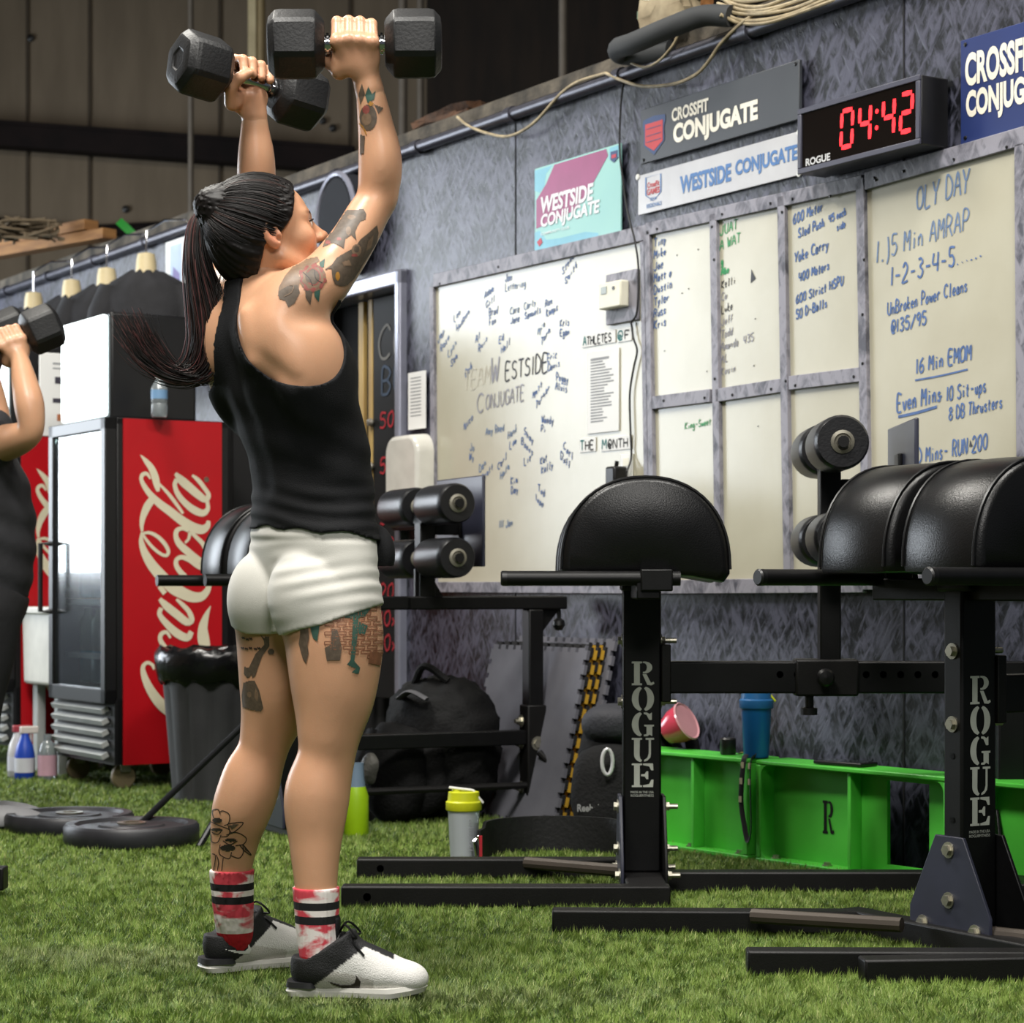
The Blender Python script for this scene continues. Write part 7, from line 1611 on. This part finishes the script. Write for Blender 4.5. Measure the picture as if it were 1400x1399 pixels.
ink('flower_tattoo', BVH, woman, [('s', Cq(P), 1.25, 6) for P in ([(165, 150), (158, 112), (188, 104), (200, 130)], [(195, 120), (215, 112), (248, 132), (244, 178), (220, 190)], [(150, 168), (148, 215), (185, 238), (212, 212)], [(150, 235), (155, 275), (185, 280), (205, 240)], [(225, 200), (250, 215), (240, 245), (205, 250)], [(232, 240), (285, 226), (336, 255), (322, 288), (280, 296)], [(200, 290), (196, 340), (245, 366), (260, 330)], [(258, 350), (300, 362), (322, 325), (300, 290)], [(240, 180), (322, 174), (262, 228), (240, 182)], [(318, 288), (362, 346), (325, 322), (318, 290)], [(158, 340), (176, 352), (166, 430)], [(180, 345), (192, 380), (186, 430)], [(216, 362), (208, 430)], [(152, 170), (185, 185), (225, 200)], [(215, 270), (250, 290), (290, 270)])]
    +[('p', Cq(circ(186, 162, 26, 13)), 6), ('p', Cq(circ(182, 212, 30, 9)), 6), ('p', Cq(circ(240, 308, 40, 17)), 6), ('p', Cq(circ(255, 266, 30, 9)), 6), ('p', Cq([(245, 186), (300, 182), (262, 210)]), 0), ('p', Cq([(322, 296), (350, 335), (330, 318)]), 6)], MT)
ink('thigh_tattoo', BVH, woman, [('p', Dq([(408, 150), (440, 175), (445, 160), (474, 165), (476, 235), (425, 305), (395, 385), (372, 455), (350, 470), (345, 410), (325, 395), (375, 290), (438, 225), (436, 195)]), 0), ('p', Dq([(292, 385), (345, 400), (350, 440), (318, 470), (290, 440)]), 0), ('p', Dq([(286, 505), (330, 488), (368, 488), (402, 560), (432, 690), (412, 716), (340, 702), (280, 682), (274, 600)]), 0), ('p', Dq([(376, 540), (396, 590), (388, 640), (366, 610)]), 2), ('p', Dq(circ(330, 590, 16, 20)), 2), ('p', Dq(circ(488, 275, 24, 22)), 0)]
    +[('s', Dq([(x, y), (x+8, y+14), (x+14, y+2), (x+20, y+18)]), 1.4, 6) for x, y in ((276, 165), (305, 175), (330, 170), (272, 240), (300, 245), (330, 240), (365, 245), (390, 240))], MT)
BR = []
poly = Eq([(800, 790), (960, 740), (1200, 690), (1225, 880), (1228, 1150), (1110, 1140), (1090, 1085), (1000, 1075), (940, 1040), (800, 1050)])
for r in range(14):
    for c_ in range(7):
        x = 436+c_*16.5+(8 if r % 2 else 0); y = 822+r*6.6-(x-440)*.02-4
        if inside(poly, x, y) and inside(poly, x+13, y+4): BR += [('s', [(x, y), (x+12.5, y)], 1.2, 5), ('s', [(x, y+4.4), (x+12.5, y+4.4)], 1.5, 5), ('s', [(x, y), (x, y+4.4)], 1.3, 5), ('s', [(x+12.5, y), (x+12.5, y+4.4)], 1.3, 5)]
BR += [('p', Eq([(655, 860), (690, 845), (710, 890), (715, 960), (705, 1010), (712, 1060), (695, 1135), (672, 1100), (645, 1000), (655, 940)]), 0), ('p', Eq([(715, 815), (795, 790), (785, 880), (770, 985), (740, 960), (725, 900)]), 3),
    ('p', Eq([(870, 900), (905, 905), (920, 960), (935, 1030), (925, 1115), (835, 1118), (820, 1030), (860, 1010), (865, 960)]), 0), ('p', Eq([(1015, 780), (1050, 770), (1045, 900), (1035, 1010), (1020, 1120), (1060, 1165), (1050, 1205), (1000, 1200), (1030, 1170), (970, 1145), (995, 1110), (1005, 950)]), 3),
    ('p', Eq([(920, 790), (1000, 740), (1080, 720), (1130, 760), (1090, 815), (1010, 830), (950, 820)]), 3), ('p', Eq([(1050, 850), (1110, 880), (1090, 940), (1045, 930)]), 3), ('p', Eq([(1125, 1060), (1170, 1050), (1225, 1090), (1222, 1155), (1115, 1135)]), 5)]
ink('brick_tattoo', BVH, woman, BR, MT)
sw = lambda P: tr(P, 250, 1080, 3.889)
o = ink('swoosh', bvR, woman, [('p', sw([(772, 1018), (830, 1035), (885, 1040), (912, 1028), (922, 1000), (918, 982), (946, 1020), (941, 1050), (908, 1063), (868, 1059), (800, 1036)]), 0)], [mat('tattoo_line', (0, 0, 0))], .0012)
if o: o.parent = shR
o = ink('swoosh', bvL, woman, [('p', sw([(225, 848), (290, 855), (330, 856), (346, 842), (346, 816), (363, 850), (352, 871), (320, 874), (270, 864)]), 0)], [WHITE], .0012)
if o: o.parent = shL
# ---------------- dumbbells
HEXM = mat('black_hex_rubber', (27, 27, 28), .5, rgb2=(20, 20, 21), scale=14, bump=.12, bscale=160)
def dumbbell(label, H, axis, loc_grp=None, R=.0715, Lh=.112, gap=.118):
    t = thing('dumbbell', label, 'dumbbell', Vector(H), 0, loc_grp); ax_ = Vector(axis).normalized(); side = ax_.cross(Vector((0, 0, 1))).normalized(); up = side.cross(ax_).normalized()
    def w(a, s, u): return ax_*a+side*s+up*u
    for sg in (-1, 1):
        b = nobm(); rings = []
        for a, k in ((gap/2, .62), (gap/2+.004, .74), (gap/2+.018, .97), (gap/2+.026, 1.0), (gap/2+Lh-.024, 1.0), (gap/2+Lh-.014, .97), (gap/2+Lh-.002, .78), (gap/2+Lh, .70), (gap/2+Lh, .36), (gap/2+Lh-.003, .33)):
            ring = []
            for q in range(6):
                a0 = PI/2+q*PI/3
                for e in (-.09, .09):
                    r = R*k*(math.cos(PI/6)/math.cos(PI/6-abs(e)))
                    ring.append(b.verts.new(w(a*sg, r*math.cos(a0+e), r*math.sin(a0+e))))
            rings.append(ring)
        for i in range(len(rings)-1):
            for k in range(12): b.faces.new((rings[i][k], rings[i][(k+1) % 12], rings[i+1][(k+1) % 12], rings[i+1][k]))
        b.faces.new(rings[0][::-1]); b.faces.new(rings[-1]); obj('head', b, HEXM, t, bevel=.002, ang=22)
    b = nobm(); pts = [w(gap/2*k, 0, 0) for k in (-1.05, -.8, -.78, -.5, 0, .5, .78, .8, 1.05)]; tube(b, pts, [.017, .017, .0135, .0145, .016, .0145, .0135, .017, .017], 18); hd = obj('handle', b, CHROME, t, ang=50)
    for sg in (-1, 1):
        b = nobm(); tube(b, [w(sg*gap/2*.86, 0, 0), w(sg*gap/2*.94, 0, 0)], .0215, 20); obj('collar', b, CHROME, hd)
    return t
dumbbell('black hex dumbbell raised in the nearer right hand, level with the picture', HDR, AXR, 'hex dumbbells held overhead')
dumbbell('black hex dumbbell raised in the farther left hand, pointing away', HDL, AXL, 'hex dumbbells held overhead')
# ---------------- the man at the left edge
DM = 7.30; TM = math.radians(18); man = thing('person', 'man in black T-shirt and dark trousers at the left edge holding a dumbbell up', 'person', ((-25-CX)*DM/FPX, DM, 0))
mrow = [(EYE+(HOR-y)*DM/FPX, (x-CX)*DM/FPX, DM, a, b_) for y, x, a, b_ in ((850, -18, .165, .125), (815, -16, .175, .135), (760, -12, .18, .145), (700, -12, .19, .145), (650, -20, .20, .135), (615, -30, .185, .115), (595, -36, .10, .08))]
shirt = Vol(); shirt.loft(mrow, TM, .03); shirt.cone(pv(-34, 612, 7.16), pv(-4, 606, 7.12), .085, .078, .04); shirt.cone(pv(-34, 612, 7.44), pv(-10, 590, 7.56), .085, .078, .04)
Fm, lm, hm, am = shirt.grid((-2.15, 6.95, .55), (-1.45, 7.75, 1.42), .010)
Xm, Zm = am[0][:, None, None], am[2][None, None, :]; Fm = np.maximum(Fm-.004*np.sin(Zm*60+Xm*30), np.broadcast_to((EYE+(HOR-818)*DM/FPX)-Zm, Fm.shape)); mesh_np('shirt', *nets(Fm.astype(np.float32), lm, hm), mat('washed_black_cotton', (0, 0, 0)), man)
pants = Vol(); pants.loft([r for r in mrow if r[0] < .85]+[(.70, (-20-CX)*DM/FPX, DM, .155, .125)], TM, .03, .004); mleg = {}
for sg, dd in ((1, 7.20), (-1, 7.42)):
    pts = [(pv(-14, 835, dd), .105), (pv(-22, 900, dd), .098), (pv(-30, 975, dd), .075), (pv(-34, 1060, dd), .068), (pv(-34, 1115 if sg > 0 else 1108, dd), .066)]; pants.chain(pts, .03); mleg[sg] = pts[-1][0]
mesh_np('trousers', *nets(*pants.grid((-2.15, 6.95, .06), (-1.45, 7.75, .90), .010)[:3]), mat('black_trousers', (20, 20, 23), .85, bump=.2, bscale=50), man)
mb = Vol(); mb.chain([(pv(-30, 612, 7.16), .062), (pv(5, 606, 7.10), .060), (pv(30, 598, 7.03), .050), (pv(42, 586, 7.00), .042), (pv(40, 555, 7.0), .048), (pv(34, 525, 7.02), .042), (pv(27, 492, 7.05), .030), (pv(23, 482, 7.06), .029)], .03)
HM = pv(14, 468, 7.08); AM = unit(np.array((-.86, -.30, -.42))); hand_vol(mb, HM, *dirs(AM, (-.3, .95, 0)), pv(24, 484, 7.06), 1.12)
mb.chain([(pv(-30, 612, 7.44), .06), (pv(-8, 590, 7.58), .055), (pv(-6, 560, 7.62), .045), (pv(-20, 490, 7.60), .03)], .03); hand_vol(mb, pv(-28, 468, 7.60), *dirs(AM, (.3, -.95, 0)), pv(-22, 488, 7.60), 1.1)
mhc = pv(-62, 525, 7.30); mb.cone(pv(-50, 600, 7.30), mhc, .062, .058, .03); mhf = np.array((.95, .31, 0)); mhr = np.array((.31, -.95, 0)); MHB = np.stack([mhf, mhr, np.array((0, 0, 1.0))], 1); head(mb, MHB, lambda f, r, u: mhc+mhf*f+mhr*r+np.array((0, 0, u)))
Vm, Qm = nets(*mb.grid((-2.05, 6.85, 1.15), (-1.45, 7.75, 1.75), .006)[:3]); mesh_np('body', Vm, Qm, SKIN, man, lambda V: np.ones((len(V), 3)))
hv2 = Vol(); hv2.ell(mhc+mhf*-.012+np.array((0, 0, .036)), (.098, .076, .091), MHB, .02, inf=.008); Fc, lc, hc, axc = hv2.grid(mhc-.17, mhc+.17, .006)
fcm = (axc[0][:, None, None]-mhc[0])*mhf[0]+(axc[1][None, :, None]-mhc[1])*mhf[1]+0*axc[2][None, None, :]; ucm = axc[2][None, None, :]-mhc[2]
Fc = np.maximum(Fc, fcm-np.interp(np.broadcast_to(ucm, fcm.shape).reshape(-1), UB, FB).reshape(fcm.shape)); mesh_np('hair', *nets(Fc.astype(np.float32), lc, hc), HD3, man)
for sg in (1, -1):
    q = mleg[sg]; v = Vol(); v.cone(q+np.array((-.02, 0, -.0)), q+np.array((.15, .04, -.03)), .045, .042, .04); v.cone(q+np.array((.10, .03, -.02)), q+np.array((.19, .05, -.03)), .042, .036, .03); Fz, lz, hz, az = v.grid(q-.12, q+np.array((.28, .15, .10)), .006)
    Fz = np.maximum(Fz, np.broadcast_to(.012-az[2][None, None, :], Fz.shape)); mesh_np('shoe', *nets(Fz.astype(np.float32), lz, hz), mat('grey_shoe', (150, 150, 152), .6), man)
MD = dumbbell('black hex dumbbell held at ear height by the man at the left edge', HM, AM, 'hex dumbbells held overhead', .078, .12, .10)
dumbbell('black hex dumbbell in the farther hand of the man at the left edge', pv(-28, 468, 7.60), AM, 'hex dumbbells held overhead', .078, .12, .10)
